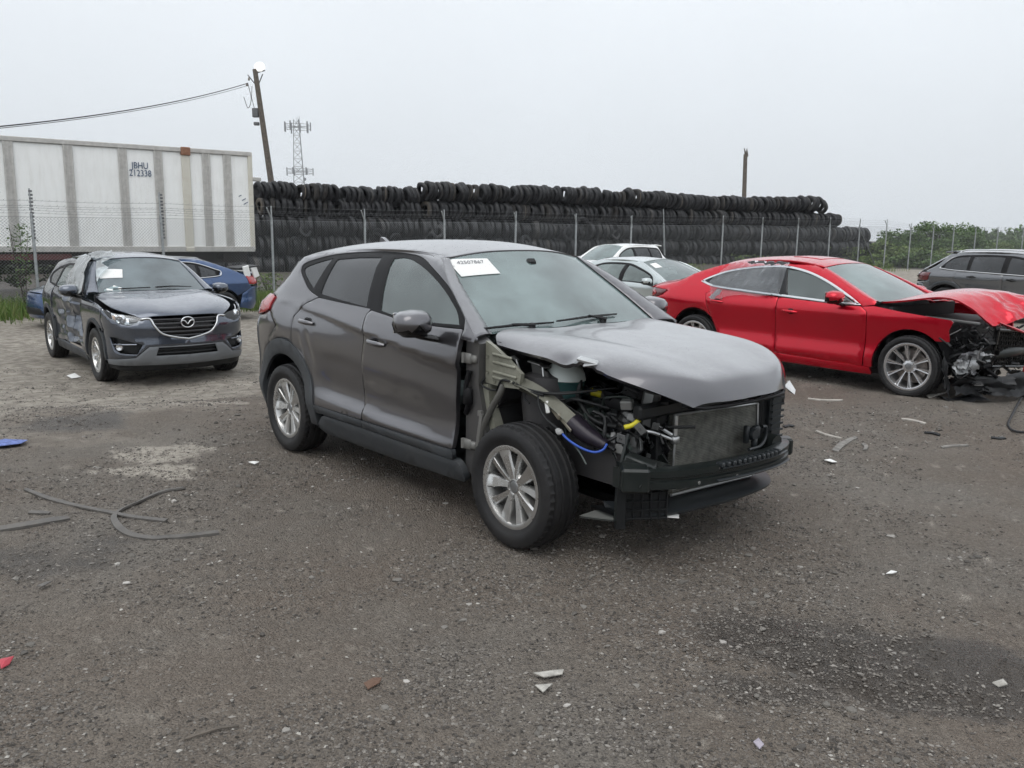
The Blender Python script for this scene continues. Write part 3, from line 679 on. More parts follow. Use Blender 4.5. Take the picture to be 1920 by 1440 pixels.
# ---------------------------------------------------------------- poles, wires, mast
wood = pm('weathered_wood', (.17, .145, .12), .9, col2=(.085, .075, .065), vscale=9, bump=.5, bscale=25)
PY = 50.; pt, pb = at_y(478, 130, PY), at_y(508, 338, PY); dirp = (pb-pt).normalized(); foot = pt+dirp*((pt.z+.6)/-dirp.z)
up_ = thing('utility_pole', 'leaning weathered wooden utility pole with a white lamp at its top', 'utility pole', foot)
ax = pt-foot; mb = MB(); mb.tube([ax*(i/8) for i in range(9)], [.21-.009*i for i in range(9)], 12); mb.build('pole', wood, up_, 40)
an = ax.normalized(); sx = Vector((1, 0, 0))
mb = MB(); mb.tube([ax-an*.2, ax-an*.05+sx*.55], .035, 6); mb.tube([ax-an*.95, ax-an*.25+sx*.4], .03, 6); mb.tube([ax-an*.95, ax-an*.3-sx*.45], .03, 6); mb.build('bracket', galvd, up_, 40)
mb = MB(); mb.lathe([(.001, .34), (.16, .30), (.27, .18), (.30, .05), (.30, .0), (.2, -.02), (.001, -.02)], 16, 'Z', tuple(ax+an*.05+sx*.28)); o = mb.build('lamp_head', pm('lamp_white', (.85, .86, .86), .3, emit=((1, .99, .96), .9)), up_, True)
mb = MB(); mb.lathe([(.0, -.16), (.12, -.14), (.2, -.06), (.22, .0)], 14, 'Z', tuple(ax+an*.03+sx*.28)); mb.build('lamp_lens', MATS['lamp_white'], up_, True)
mb = MB(); mb.box(ax-an*2.35-sx*.32, (.34, .24, .5), bev=.03); mb.build('meter_box', galvd, up_)
mb = MB(); mb.box(ax-an*2.95-sx*.35, (.3, .2, .18), bev=.03); mb.tube([ax-an*2.6-sx*.3, ax-an*1.5-sx*.42, ax-an*.9-sx*.3], .018, 5); mb.build('cable_clamp', galvd, up_)
for i in range(2):
    mb = MB(); mb.lathe([(.001, .12), (.06, .1), (.05, .05), (.07, .0), (.04, -.06), (.001, -.06)], 10, 'Z', tuple(ax-an*.55-sx*(.42+.12*i)-Vector((0, 0, .3*i)))); mb.build('insulator', pm('porcelain', (.3, .27, .24), .3), up_, True)
mb = MB(); mb.tube(smooth_pts([ax-an*.8-sx*.5, ax-an*1.6-sx*.45, ax-an*2.1-sx*.7, ax-an*1.5-sx*.85], 5), .02, 5); mb.build('loose_cable', galvd, up_)
wa = foot+ax-an*.75-sx*.5
for i, (dy_, dv) in enumerate(((0, 0), (.22, 5))):
    b_ = at_y(-160-20*i, 251+dv, 24.); mb = MB(); a0_ = wa+Vector((0, 0, -.12*i))
    mb.tube([a0_.lerp(b_, s/24)-Vector((0, 0, .34*4*(s/24)*(1-s/24))) for s in range(25)], .022 if i == 0 else .012, 5)
    tag(mb.build('overhead_cable', pm('cable_black', (.02, .02, .022), .6)), ('thick black overhead cable sagging left from the leaning pole', 'thin black overhead wire hanging just below the thick cable')[i], 'cable')
P2 = 78.; p2t, p2b = at_y(1397.5, 283, P2), at_y(1396.5, 362, P2); fo = Vector((p2b.x-.02, P2, -.5))
up2 = thing('pole_stub', 'bare splintered wooden pole standing behind the tyre wall', 'pole', fo)
hh = p2t.z+.5; mb = MB(); mb.tube([(0, 0, 0), (0, 0, hh*.5), ((p2t.x-fo.x)*.8, 0, hh*.97)], [.24, .2, .17], 10); mb.build('pole', wood, up2, 40)
mb = MB()
for i in range(5): a_ = i*1.25; mb.tube([(.1*math.cos(a_), .1*math.sin(a_), hh*.95), (.13*math.cos(a_)+p2t.x-fo.x, .13*math.sin(a_), hh+rng.uniform(-.05, .3))], [.07, .02], 5)
mb.build('splinters', wood, up2)
steel = pm('mast_steel', (.26, .27, .28), .6, .4)
MY = 400.; m0 = at_y(567, 345, MY); mtop = at_y(562, 222, MY); HB = mtop.z
mast = thing('cell_tower', 'distant lattice mobile phone mast with antenna rings, faded by haze', 'mast', (m0.x, MY, -.5))
lw = lambda z: 4.4-(2.9*z/HB)
mb = MB(); cor = [(math.cos(a_), math.sin(a_)) for a_ in (R(75), R(195), R(315))]
for cx_, cy_ in cor: mb.tube([(cx_*lw(z)-1.6*z/HB, cy_*lw(z), z) for z in np.linspace(0, HB, 8)], .17, 6)
mb.build('leg', steel, mast)
mb = MB(); zz = np.linspace(0, HB, 16)
for i in range(15):
    for j in range(3):
        a_, b_ = cor[j], cor[(j+1) % 3]; P_ = lambda c_, z: (c_[0]*lw(z)-1.6*z/HB, c_[1]*lw(z), z)
        mb.tube([P_(a_, zz[i]), P_(b_, zz[i+1])], .06, 4); mb.tube([P_(b_, zz[i]), P_(a_, zz[i+1])], .06, 4); mb.tube([P_(a_, zz[i]), P_(b_, zz[i])], .06, 4)
mb.build('lattice', steel, mast)
for zr, rr_, hh_, na_ in ((HB-3.2, 6.8, 5.0, 9), (HB*.56, 6.8, 3.8, 6)):
    mb = MB(); cxx = -1.6*zr/HB
    for dz in (-.9, .9): mb.tube([(cxx+rr_*.8*math.cos(a_), rr_*.8*math.sin(a_), zr+dz) for a_ in np.linspace(0, 2*math.pi, 19)], .1, 4, False)
    for a_ in np.linspace(0, 2*math.pi, 7)[:-1]: mb.tube([(cxx, 0, zr), (cxx+rr_*.8*math.cos(a_), rr_*.8*math.sin(a_), zr)], .09, 4)
    mb.build('platform', steel, mast)
    for i in range(na_):
        a_ = 2*math.pi*i/na_+.2; mb = MB(); mb.box((cxx+rr_*.85*math.cos(a_), rr_*.85*math.sin(a_), zr+rng.uniform(-.3, .3)), (.5, .5, hh_*rng.uniform(.7, 1)), (0, 0, a_), bev=.05); mb.build('antenna', steel, mast)
for i in range(3): mb = MB(); mb.tube([(-1.1+.6*(i-1), 0, HB-2), (-1.1+.6*(i-1), 0, HB+rng.uniform(.6, 1.6))], .09, 4); mb.build('whip_antenna', steel, mast)
mb = MB(); mb.lathe([(.0, .25), (.7, .0), (.75, -.1), (0, -.15)], 12, 'Y', (1.6, -2, HB*.49)); mb.build('dish', steel, mast)
# ---------------------------------------------------------------- grass, weeds, bushes, trees
def leafmat(name, a, b_, c):
    m = island_mat(name, [(0, a), (.5, b_), (1, c)], .6); t = m.node_tree; b = t.nodes['Principled BSDF']; b.inputs['Subsurface Weight'].default_value = 0; return m
lg1 = leafmat('leaf_green', (.045, .085, .025), (.085, .15, .045), (.14, .21, .07))
lg2 = leafmat('leaf_olive', (.07, .11, .03), (.12, .18, .055), (.20, .26, .09))
gr_m = leafmat('grass_blade', (.06, .11, .02), (.10, .17, .035), (.19, .21, .08))
bark = pm('bark', (.07, .058, .047), .9, var=.3, vscale=10, bump=.5, bscale=20)
def leaf_cloud(name, pts, size, mat, parent, seed=0, aspect=.55, kind=None):
    r = np.random.default_rng(seed); P = np.asarray(pts, float); n = len(P); a = r.normal(size=(n, 3)); a[:, 2] *= .6; a /= np.linalg.norm(a, axis=1, keepdims=True)
    h = r.normal(size=(n, 3)); b = np.cross(a, h); b /= np.linalg.norm(b, axis=1, keepdims=True); s = size*r.uniform(.55, 1.3, (n, 1))
    V = np.stack([P-a*s*.5, P+b*s*aspect*.5+a*s*.05, P+a*s*.5, P-b*s*aspect*.5+a*s*.05], 1).reshape(-1, 3); Fq = np.arange(4*n).reshape(n, 4)
    me = bpy.data.meshes.new(name); me.from_pydata(V.tolist(), [], Fq.tolist()); return link(name, me, mat, parent)
def clumps(c, rad, ncl, npts, seed, flat=.8, low=-.5):
    r = np.random.default_rng(seed); out = []
    for i in range(ncl):
        d = r.normal(size=3); d /= np.linalg.norm(d); d[2] = max(d[2], low); q = np.array(c)+d*np.array(rad)*r.uniform(.35, .95); cr = np.array(rad)*r.uniform(.22, .42)
        g = r.normal(size=(npts, 3)); g /= np.linalg.norm(g, axis=1, keepdims=True); out.append(q+g*cr*(r.random((npts, 1))**.45)*[1, 1, flat])
    return np.concatenate(out)
def tree(name, label, cat, base, h, rad, ncl, npts, leaf, mat, seed, trunk_r=.12, group=None):
    b0 = Vector(base); t = thing(name, label, cat, b0, 0, group); r = random.Random(seed); mb = MB(); top = h*.62
    mb.tube([(0, 0, -.2), (r.uniform(-.1, .1), 0, top*.5), (r.uniform(-.2, .2), r.uniform(-.2, .2), top)], [trunk_r, trunk_r*.8, trunk_r*.45], 8)
    for i in range(6):
        a = r.uniform(0, 6.28); z0 = top*r.uniform(.3, .9); mb.tube([(0, 0, z0), (rad[0]*.35*math.cos(a), rad[1]*.35*math.sin(a), z0+h*.12), (rad[0]*.75*math.cos(a), rad[1]*.75*math.sin(a), z0+h*.26)], [trunk_r*.5, trunk_r*.3, trunk_r*.12], 5)
    mb.build('trunk', bark, t, 40); leaf_cloud('crown', clumps((0, 0, h-rad[2]), rad, ncl, npts, seed), leaf, mat, t, seed); return t
def gpos(u, v, Y): p = at_y(u, v, Y); return p
# trees past the corner of the fence
for i, (u, vt, Y, wpx, lab, mt, cat) in enumerate([(1760, 413, 74, 92, 'tallest broad green tree beyond the fence at the right', lg1, 'tree'), (1692, 430, 70, 62, 'smaller rounded green tree between tyre wall and tallest tree', lg1, 'tree'),
        (1806, 424, 80, 66, 'green tree on the right shoulder of the tallest tree', lg1, 'tree'), (1655, 452, 62, 40, 'low green bush growing against the end of the tyre wall', lg2, 'bush'), (1700, 462, 58, 60, 'yellow green bush low behind the second fence post', lg2, 'bush'), (1760, 462, 62, 80, 'wide low bush under the tallest tree', lg2, 'bush'), (1640, 478, 55, 34, 'weedy bush at the fence corner brace', lg2, 'bush')]):
    p = at_y(u, vt, Y); wm = wpx*Y/1600; g0 = gz(p.x, Y); h = p.z-g0+.0
    tree('broadleaf_tree' if cat == 'tree' else 'bush', lab, cat, (p.x, Y, g0), h, (wm*.78, wm*.62, h*.58), 60 if cat == 'tree' else 40, 210, .21, mt, 40+i, .13 if cat == 'tree' else .05)
# far hazy woodland on the skyline at the right
pts = []
for i in range(95):
    Y = NR.uniform(330, 400); u = NR.uniform(1775, 2250); g = at_y(u, 452, Y); hh = NR.uniform(3.5, 7.5)+(2.2 if u > 1890 else 0); pts.append(clumps((g.x, Y, hh*.35), (NR.uniform(3, 6), 3, hh*.6), 6, 30, 500+i))
o = leaf_cloud('far_woodland', np.concatenate(pts), 1.1, lg1, None, 77, .8); tag(o, 'hazy line of distant woodland on the skyline at the right', 'woodland', kind='stuff')
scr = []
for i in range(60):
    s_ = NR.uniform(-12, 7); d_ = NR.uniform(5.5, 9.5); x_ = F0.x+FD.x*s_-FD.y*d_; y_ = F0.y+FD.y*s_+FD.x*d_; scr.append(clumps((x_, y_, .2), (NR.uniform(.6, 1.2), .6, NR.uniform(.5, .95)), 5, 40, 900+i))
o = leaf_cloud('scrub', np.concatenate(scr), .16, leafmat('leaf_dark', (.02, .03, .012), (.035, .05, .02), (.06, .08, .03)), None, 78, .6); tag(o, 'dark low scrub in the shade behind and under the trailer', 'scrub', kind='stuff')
# grass along the fence and weeds
def blades(name, xy, hmin, hmax, wd, mat, label, seed):
    r = np.random.default_rng(seed); xy = np.asarray(xy); n = len(xy); z = ground_h(xy[:, 0], xy[:, 1])-.01; h = r.uniform(hmin, hmax, n); a = r.uniform(0, 6.28, n); ln = r.uniform(.1, .6, n)*h; b = r.uniform(0, 6.28, n)
    p0 = np.stack([xy[:, 0], xy[:, 1], z], -1); s = np.stack([np.cos(a), np.sin(a), 0*a], -1)*wd*.5*r.uniform(.6, 1.3, (n, 1)); l = np.stack([np.cos(b)*ln, np.sin(b)*ln, h], -1)
    V = np.stack([p0-s, p0+s, p0+l*[.4, .4, .55]+s*.7, p0+l*[.4, .4, .55]-s*.7, p0+l], 1).reshape(-1, 3); i = np.arange(n)[:, None]*5
    Fq = np.concatenate([i+[0, 1, 2, 3]], 1).tolist()+np.concatenate([i+[3, 2, 4]], 1).tolist(); me = bpy.data.meshes.new(name); me.from_pydata(V.tolist(), [], Fq); return tag(link(name, me, mat), label, 'grass', kind='stuff')
s = NR.uniform(-9, 41, 42000); d = NR.normal(-.6, 1.1, 42000); kz = fbm(s*.45, d*.6, 3, 61); k = (kz > .40+.10*(np.abs(d+.6) > 1.3)); s, d = s[k], d[k]
fx = F0.x+FD.x*s+FD.y*d; fy = F0.y+FD.y*s-FD.x*d
blades('grass_strip', np.stack([fx, fy], -1), .10, .42, .022, gr_m, 'strip of rough green grass growing along the fence foot', 3)
xs = []
for (cx_, cy_, n_, sg) in ((-6.6, 22.6, 2600, .8), (-5.4, 23.8, 1200, .7), (-12.5, 19.2, 2000, 1.0), (-13.6, 20.2, 1500, 1.0)): xs.append(np.stack([NR.normal(cx_, sg, n_), NR.normal(cy_, sg*.7, n_)], -1))
blades('grass_tuft', np.concatenate(xs), .12, .5, .024, gr_m, 'green grass tufts in front of the fence beside the blue car', 4)
for i, (u, v0, Y, hm, wm, lab) in enumerate([(38, 470, 21.3, 2.15, .33, 'thin green shrub climbing the fence post at the far left'), (505, 520, 26, .75, .5, 'weed clump at fence foot right of the blue car'), (1400, 492, 40.6, 1.0, .9, 'tall weeds at the fence behind the red sedan roof'), (1460, 490, 42.0, .9, .9, 'broad weed clump along the fence left of its corner'), (1520, 490, 44.2, .7, .8, 'low weed clump by the fence near the corner brace'), (1290, 500, 38.5, .6, .7, 'small weed clump at the fence behind the silver sedan'), (1600, 492, 47, 1.2, .8, 'leafy weed clump inside the fence corner')]):
    p = at_y(u, v0, Y); g0 = gz(p.x, Y); t_ = thing('weed_clump' if i else 'climbing_shrub', lab, 'weeds' if i else 'shrub', (p.x, Y, g0)); mb = MB()
    for j in range(7): a = rng.uniform(0, 6.28); mb.tube([(0, 0, -.05), (wm*.3*math.cos(a), wm*.3*math.sin(a), hm*.5), (wm*.6*math.cos(a), wm*.6*math.sin(a), hm*rng.uniform(.8, 1))], [.014, .01, .004], 4)
    mb.build('stems', bark, t_)
    nn = 420; r = NR.normal(size=(nn, 3))*[wm*.45, wm*.45, 0]; zz_ = NR.random(nn)**.8*hm
    if i == 0: keep = ((zz_ > .95) | (NR.random(nn) < .35)); r, zz_ = r[keep], zz_[keep]
    r[:, 2] = zz_; leaf_cloud('foliage', r, .09 if i else .075, lg2 if i else lg1, t_, 90+i, .6)
for i, (u, vt, Y, wpx, lab) in enumerate([(1865, 453, 120, 50, 'pale low tree in the haze right of the tallest tree'), (1925, 446, 130, 60, 'hazy low tree at the right edge of the skyline'), (1640, 462, 66, 50, 'green bush filling the gap right of the tyre wall end'), (1725, 470, 57, 70, 'leafy bush between the second and third fence posts'), (1800, 470, 64, 70, 'leafy bush low at the back fence under the right tree'), (1860, 462, 75, 80, 'broad pale bush behind the graphite crossover roof')]):
    p = at_y(u, vt, Y); wm = wpx*Y/1600; g0 = gz(p.x, Y); h = p.z-g0
    tree('bush', lab, 'bush', (p.x, Y, g0), h, (wm*.75, wm*.6, h*.58), 40, 200, .21, (lg2, lg1)[i % 2], 70+i, .06)
# ---------------------------------------------------------------- shared vehicle materials and parts
tyre_m = pm('tyre_rubber', (.013, .013, .014), .55, var=.25, vscale=30, dirt=.22, dirtcol=(.075, .068, .06), bump=.08, bscale=120)
alloy = pm('alloy_bright', (.62, .62, .61), .24, .9, var=.06, vscale=20, dirt=.25, dirtcol=(.22, .2, .18))
alloy_d = pm('alloy_dark', (.10, .10, .105), .35, .8)
disc_m = pm('brake_disc', (.30, .27, .25), .4, .9, var=.3, vscale=20)
blk = pm('black_plastic', (.013, .014, .015), .45, var=.15, vscale=10, spec=.35)
blkg = pm('black_gloss', (.010, .010, .011), .12)
rubm = pm('seal_black', (.009, .009, .010), .5, spec=.2)
clad = pm('cladding_grey', (.040, .045, .050), .48, var=.1, vscale=8, dirt=.35, dirtcol=(.09, .085, .08))
chrome = pm('chrome', (.75, .76, .78), .12, 1.)
chrome_w = pm('trim_bright', (.68, .69, .70), .22, .9)
g_clear = glass_mat('window_clear', (.84, .95, .93), .16, (.50, .63, .62), 1.75)
g_dark = glass_mat('window_dark', (.10, .11, .12), .40, (.085, .092, .10))
g_ws = glass_mat('windscreen', (.88, .99, .98), .20, (.70, .92, .91), 1.9)
g_lamp = glass_mat('lamp_clear', (.92, .94, .95), .05, (.6, .62, .64))
seat_m = pm('seat_fabric', (.13, .132, .135), .85); seat_l = pm('seat_tan', (.42, .40, .36), .7)
int_m = pm('interior_dark', (.028, .028, .03), .75)
paper = pm('paper_white', (.80, .80, .78), .8); ink = pm('ink', (.20, .20, .22), .8)
redl = pm('lamp_red', (.35, .012, .015), .12, coat=1); redl2 = pm('lamp_red_dark', (.10, .008, .01), .15, coat=1)
amber = pm('lamp_amber', (.75, .35, .12), .2)
reflm = pm('lamp_reflector', (.75, .76, .78), .15, .9)
film = glass_mat('plastic_film', (.80, .83, .84), .34, (.62, .65, .66), 1.45)
alu = pm('aluminium', (.55, .56, .56), .35, .9, var=.1, vscale=12)
bare = pm('primer_metal', (.205, .205, .165), .42, .25, col2=(.30, .30, .25), vscale=7, dirt=.3, dirtcol=(.10, .095, .08))
def paint(name, col, metal=.5, rough=.38, dirt=.10, dirtcol=(.2, .19, .18), coat=1., coat_r=.02):
    m = pm(name, col, rough*.7, metal, coat, coat_r, dirt=dirt*.3, dirtcol=dirtcol); m.node_tree.nodes['Principled BSDF'].inputs['Coat IOR'].default_value = 1.62
    return m
def add_sky_sheen(m, amt, col=(.36, .365, .38)):
    "sky sheen painted pale on surfaces facing up, mottled with dust and rain spots"
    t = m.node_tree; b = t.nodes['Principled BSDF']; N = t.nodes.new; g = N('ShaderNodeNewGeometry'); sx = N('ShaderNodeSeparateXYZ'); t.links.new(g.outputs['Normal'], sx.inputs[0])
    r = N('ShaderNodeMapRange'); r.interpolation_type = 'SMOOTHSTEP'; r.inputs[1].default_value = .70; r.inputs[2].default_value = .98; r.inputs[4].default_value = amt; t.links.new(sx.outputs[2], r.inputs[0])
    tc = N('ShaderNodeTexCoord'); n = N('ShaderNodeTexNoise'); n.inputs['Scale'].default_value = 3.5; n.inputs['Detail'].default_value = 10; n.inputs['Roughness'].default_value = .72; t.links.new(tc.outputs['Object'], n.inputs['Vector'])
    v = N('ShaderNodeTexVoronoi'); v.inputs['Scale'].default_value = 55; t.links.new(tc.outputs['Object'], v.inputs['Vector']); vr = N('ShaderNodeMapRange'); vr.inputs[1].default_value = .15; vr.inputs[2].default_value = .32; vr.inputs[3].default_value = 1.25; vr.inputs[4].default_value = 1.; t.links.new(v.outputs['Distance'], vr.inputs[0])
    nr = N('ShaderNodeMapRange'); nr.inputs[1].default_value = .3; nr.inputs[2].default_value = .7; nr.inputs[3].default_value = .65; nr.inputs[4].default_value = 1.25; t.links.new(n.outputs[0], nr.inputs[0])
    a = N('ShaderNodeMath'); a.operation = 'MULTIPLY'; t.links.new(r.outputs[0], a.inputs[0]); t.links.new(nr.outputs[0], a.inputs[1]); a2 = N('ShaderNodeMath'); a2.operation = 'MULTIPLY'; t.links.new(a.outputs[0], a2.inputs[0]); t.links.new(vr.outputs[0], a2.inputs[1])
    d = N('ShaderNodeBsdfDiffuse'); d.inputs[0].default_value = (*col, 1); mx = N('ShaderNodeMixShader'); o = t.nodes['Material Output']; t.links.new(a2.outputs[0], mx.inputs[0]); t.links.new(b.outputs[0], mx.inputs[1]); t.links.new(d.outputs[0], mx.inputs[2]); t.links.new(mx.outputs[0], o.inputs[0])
def pillar(car, mat, outer, edge, name='windscreen_pillar', bulge=.012, n=12):
    "painted A-pillar face: ruled between the side skin's upper edge and the edge of the glass, both sides"
    a, b = curve(outer)(np.linspace(0, 1, n)), curve(edge)(np.linspace(0, 1, n)); out = np.array([.25, -.6, .75]); rows = []
    for p, q in zip(a, b):
        m = (p+q)/2+out*bulge*np.clip(np.linalg.norm(p-q)/.12, .1, 1.2); rows.append([tuple(p), tuple(m), tuple(q)])
    lf = net(rows); both(name, [(0, 0), (1, 0), (1, 1), (0, 1)], lf, mat, car, .05, .012, scale=(.15, .9))
def wheel(car, name, x, y, z, Rt, W, Rr, style, steer=0., side=-1, detail=True, spoke_mat=None, label=None):
    "wheel > tyre, rim, brake_disc, hub_cap; local y outwards"
    seg = 96 if detail else 40
    wn = bpy.data.objects.new(name, None); wn.empty_display_size = .05; COL.objects.link(wn); wn.parent = car; wn.location = (x, y, z); wn.rotation_euler = (0, 0, steer+(math.pi if side < 0 else 0))
    # profile in (radius, outward offset from the tyre mid plane)
    h = W/2; tread = []
    grooves = [-.62, -.22, .22, .62]; ws = np.linspace(-.86, .86, 23)
    for q in ws:
        g = min(abs(q-k) for k in grooves); tread.append((Rt-.004*abs(q)**3*4-(.013 if g < .06 else 0), q*h))
    prof = [(Rr-.012, -h*.78), (Rr+.012, -h*.86), (Rr+.03, -h*.93), ((Rr+Rt)/2, -h*1.04), (Rt-.03, -h*.99), (Rt-.012, -h*.93)]+tread+[(Rt-.012, h*.93), (Rt-.022, h*.965), (Rt-.035, h*1.0), ((Rr+Rt)/2+.01, h*1.04), ((Rr+Rt)/2-.012, h*1.035), (Rr+.035, h*.97), (Rr+.02, h*.90), (Rr+.006, h*.86), (Rr-.012, h*.78)]
    mb = MB(); mb.lathe(prof, seg, 'Y'); L = len(prof)
    if detail:                     # shoulder blocks: every third row cut in
        V = mb.v
        for k in range(seg):
            if k % 2 == 0: continue
            for i, (r_, h_) in enumerate(prof):
                if .60*h < abs(h_) < .95*h and r_ > Rt-.03:
                    xx, yy, zz = V[k*L+i]; f = (r_-.008)/r_; V[k*L+i] = (xx*f, yy, zz*f)
        mb.v = V
    mb.build('tyre', tyre_m, wn, 38)
    rim = MB(); n2 = 48; ri = Rr-.006
    rim.lathe([(ri*.80, -h*.8), (ri*.90, -h*.3), (ri*.92, h*.35), (ri*.965, h*.62), (ri*.985, h*.74), (ri+.012, h*.80), (ri+.016, h*.87), (ri+.004, h*.885), (ri-.010, h*.85), (ri-.014, h*.74)], n2, 'Y')
    hubr = .058
    def spoke(a, w0, w1, r0, r1, y0, y1, th, twist=0., tip=0., sk=0., mi=0):
        # a bar from hub to rim; sk slides the outer end sideways
        rim.cur = mi
        rad = np.array([math.cos(a), math.sin(a)]); tan = np.array([-math.sin(a), math.cos(a)]); vs = []
        for t in np.linspace(0, 1, 7):
            r = r0+(r1-r0)*t; wv = (w0+(w1-w0)*t**1.2)/2; yy = y0+(y1-y0)*t-.028*math.sin(math.pi*t)*0+tip*t*t
            c = rad*r+tan*(sk*t**1.5)
            l, rr_ = c-tan*wv, c+tan*wv; li, ri_ = c-tan*wv*.75, c+tan*wv*.75
            vs += [(l[0], yy-.010+twist*wv, l[1]), (li[0], yy+twist*wv, li[1]), (ri_[0], yy-twist*wv, ri_[1]), (rr_[0], yy-.010-twist*wv, rr_[1]), (rr_[0], yy-th, rr_[1]), (l[0], yy-th, l[1])]
        fs = []
        for i in range(6):
            for k in range(6): fs.append((i*6+k, i*6+(k+1) % 6, (i+1)*6+(k+1) % 6, (i+1)*6+k))
        fs += [tuple(range(5, -1, -1)), tuple(36+k for k in range(6))]; rim.add(vs, fs); rim.cur = 0
    yh, yr = h*.52, h*.80
    if style == 'blade5':
        for k in range(5):
            a = 2*math.pi*k/5+.25
            spoke(a-.20, .040, .088, hubr*.75, ri*.985, yh+.012, yr, .05, .12, 0, -.02)
            spoke(a+.23, .030, .052, hubr*.75, ri*.985, yh+.008, yr-.006, .045, -.16, 0, .035)
            rim.cur = 1
            spoke(a+.02, .020, .016, hubr, ri*.55, yh-.02, yh-.02, .03, 0, 0, 0, 1); rim.cur = 0
    elif style == 'ten':
        for k in range(10): spoke(2*math.pi*k/10+.31, .030, .042, hubr*.8, ri*.985, yh, yr-.004, .04, 0, 0, 0)
    elif style == 'tensplit':
        for k in range(10):
            a = 2*math.pi*k/10+.314/2
            spoke(a-.016, .014, .020, hubr*.8, ri*.985, yh+.004, yr-.004, .035, .1, 0, -.010); spoke(a+.016, .014, .020, hubr*.8, ri*.985, yh+.004, yr-.004, .035, -.1, 0, .010)
            spoke(a, .020, .030, hubr*.8, ri*.95, yh-.008, yr-.016, .03, 0, 0, 0, 1)
    else:
        for k in range(5): spoke(2*math.pi*k/5+.2, .06, .09, hubr*.8, ri*.985, yh, yr-.004, .045, 0, 0, 0)
    rim.lathe([(hubr*1.25, yh-.05), (hubr*1.3, yh-.012), (hubr*1.1, yh+.004), (hubr*.62, yh+.010), (hubr*.58, yh+.004)], 30, 'Y')
    rim.build('rim', [spoke_mat or alloy, alloy_d], wn, 35, recalc=True)
    mb = MB(); mb.lathe([(.001, yh+.012), (hubr*.35, yh+.012), (hubr*.5, yh+.010), (hubr*.58, yh+.002)], 24, 'Y'); mb.build('hub_cap', pm('hub_grey', (.33, .34, .35), .3, .8), wn, 35)
    if detail:
        mb = MB()
        for k in range(5): a = 2*math.pi*(k+.5)/5+.25; mb.lathe([(.001, yh-.004), (.009, yh-.004), (.011, yh-.014), (.011, yh-.04)], 8, 'Y', (.0585*math.cos(a), 0, .0585*math.sin(a)))
        mb.build('lug_nuts', pm('nut_dark', (.12, .12, .12), .35, .9), wn, 35)
    mb = MB(); mb.lathe([(.06, yh-.05), (Rr*.70, yh-.055), (Rr*.71, yh-.065), (Rr*.71, yh-.085), (.06, yh-.09)], 36, 'Y'); mb.lathe([(ri*.79, -h*.7), (.05, -h*.7)], 30, 'Y'); mb.build('brake_disc', disc_m, wn, 35)
    mb = MB(); mb.box((Rr*.5, yh-.07, .03), (.09, .09, .2), bev=.02); mb.build('brake_caliper', pm('caliper', (.06, .06, .06), .6, .5), wn)
    if label: wn['label'] = label
    return wn
def copy_tree(o, parent):
    c = o.copy(); COL.objects.link(c); c.parent = parent
    for ch in o.children: copy_tree(ch, c)
    return c
def wheels(car, xs, trk, z, Rt, W, Rr, style, **k):
    "four wheels; returns them: front right, rear right, front left, rear left"
    first = wheel(car, 'wheel', xs[0], -trk, z, Rt, W, Rr, style, side=-1, **k); o = [first]
    for x, y in ((xs[1], -trk), (xs[0], trk), (xs[1], trk)):
        c = copy_tree(first, car); c.location = (x, y, z); c.rotation_euler = (0, 0, math.pi if y < 0 else 0); o.append(c)
    return o
def both(fn_name, *a, **k):
    patch(fn_name, *a, **k); patch(fn_name, *a, mirror=True, **k)
def arc(cx, cz, r, a0, a1, n=14, ry=None):
    ry = ry or r; return [(cx+r*math.cos(R(a0+(a1-a0)*i/n)), cz+ry*math.sin(R(a0+(a1-a0)*i/n))) for i in range(n+1)]
def arch_ring(cx, cz, ri, ro, a0=-8, a1=188, n=20): return arc(cx, cz, ro, a0, a1, n)+arc(cx, cz, ri, a1, a0, n)
def inner_tub(car, xs, half, zf, ztop, zbelt, wr):
    "dark floor, wheel wells and firewall closing the body from inside"
    mb = MB(); x0, x1 = xs
    mb.box(((x0+x1)/2+.12, 0, zf), (x1-x0-.3, half*1.66, .06)); mb.build('floor_pan', int_m, car)
def wheel_well(car, cx, R_, half, sides=(-1, 1), zc=.36, mat=None):
    for s in sides:
        mb = MB(); mb.lathe([(R_, s*(half-.02)), (R_, s*(half-.34)), (.05, s*(half-.34))], 20, 'Y', (cx, 0, zc), ang=(R(-12), R(192))); mb.build('wheel_liner', mat or rubm, car, 40, recalc=True)
def seat(car, x, y, z, mat, wide=.5, h=.62, lean=.28, head=True):
    mb = MB(); mb.box((x, y, z), (.5, wide, .16), (0, -.08, 0), bev=.05); mb.box((x-.27-math.sin(lean)*h*.5, y, z+.04+h*.5), (.14, wide*.96, h), (0, -lean, 0), bev=.05)
    if head: mb.box((x-.30-math.sin(lean)*(h+.12), y, z+h+.15), (.10, .27, .2), (0, -lean, 0), bev=.05); mb.tube([(x-.27-math.sin(lean)*h, y-.06, z+h-.02), (x-.28-math.sin(lean)*(h+.08), y-.06, z+h+.1)], .008, 5); mb.tube([(x-.27-math.sin(lean)*h, y+.06, z+h-.02), (x-.28-math.sin(lean)*(h+.08), y+.06, z+h+.1)], .008, 5)
    mb.build('seat', mat, car, 40)
def steering(car, x, y, z):
    mb = MB(); mb.lathe([(.185+.014*math.cos(a), .014*math.sin(a)) for a in np.linspace(0, 2*math.pi, 9)], 28, 'X'); mb.box((0, 0, 0), (.05, .16, .12), bev=.03)
    for a in (0, math.pi, -math.pi/2): mb.box((0, .09*math.cos(a), .09*math.sin(a)), (.02, .1 if a != -math.pi/2 else .03, .03 if a != -math.pi/2 else .1))
    mb.build('steering_wheel', blk, car, 40, (x, y, z), (0, R(25), 0), recalc=True)
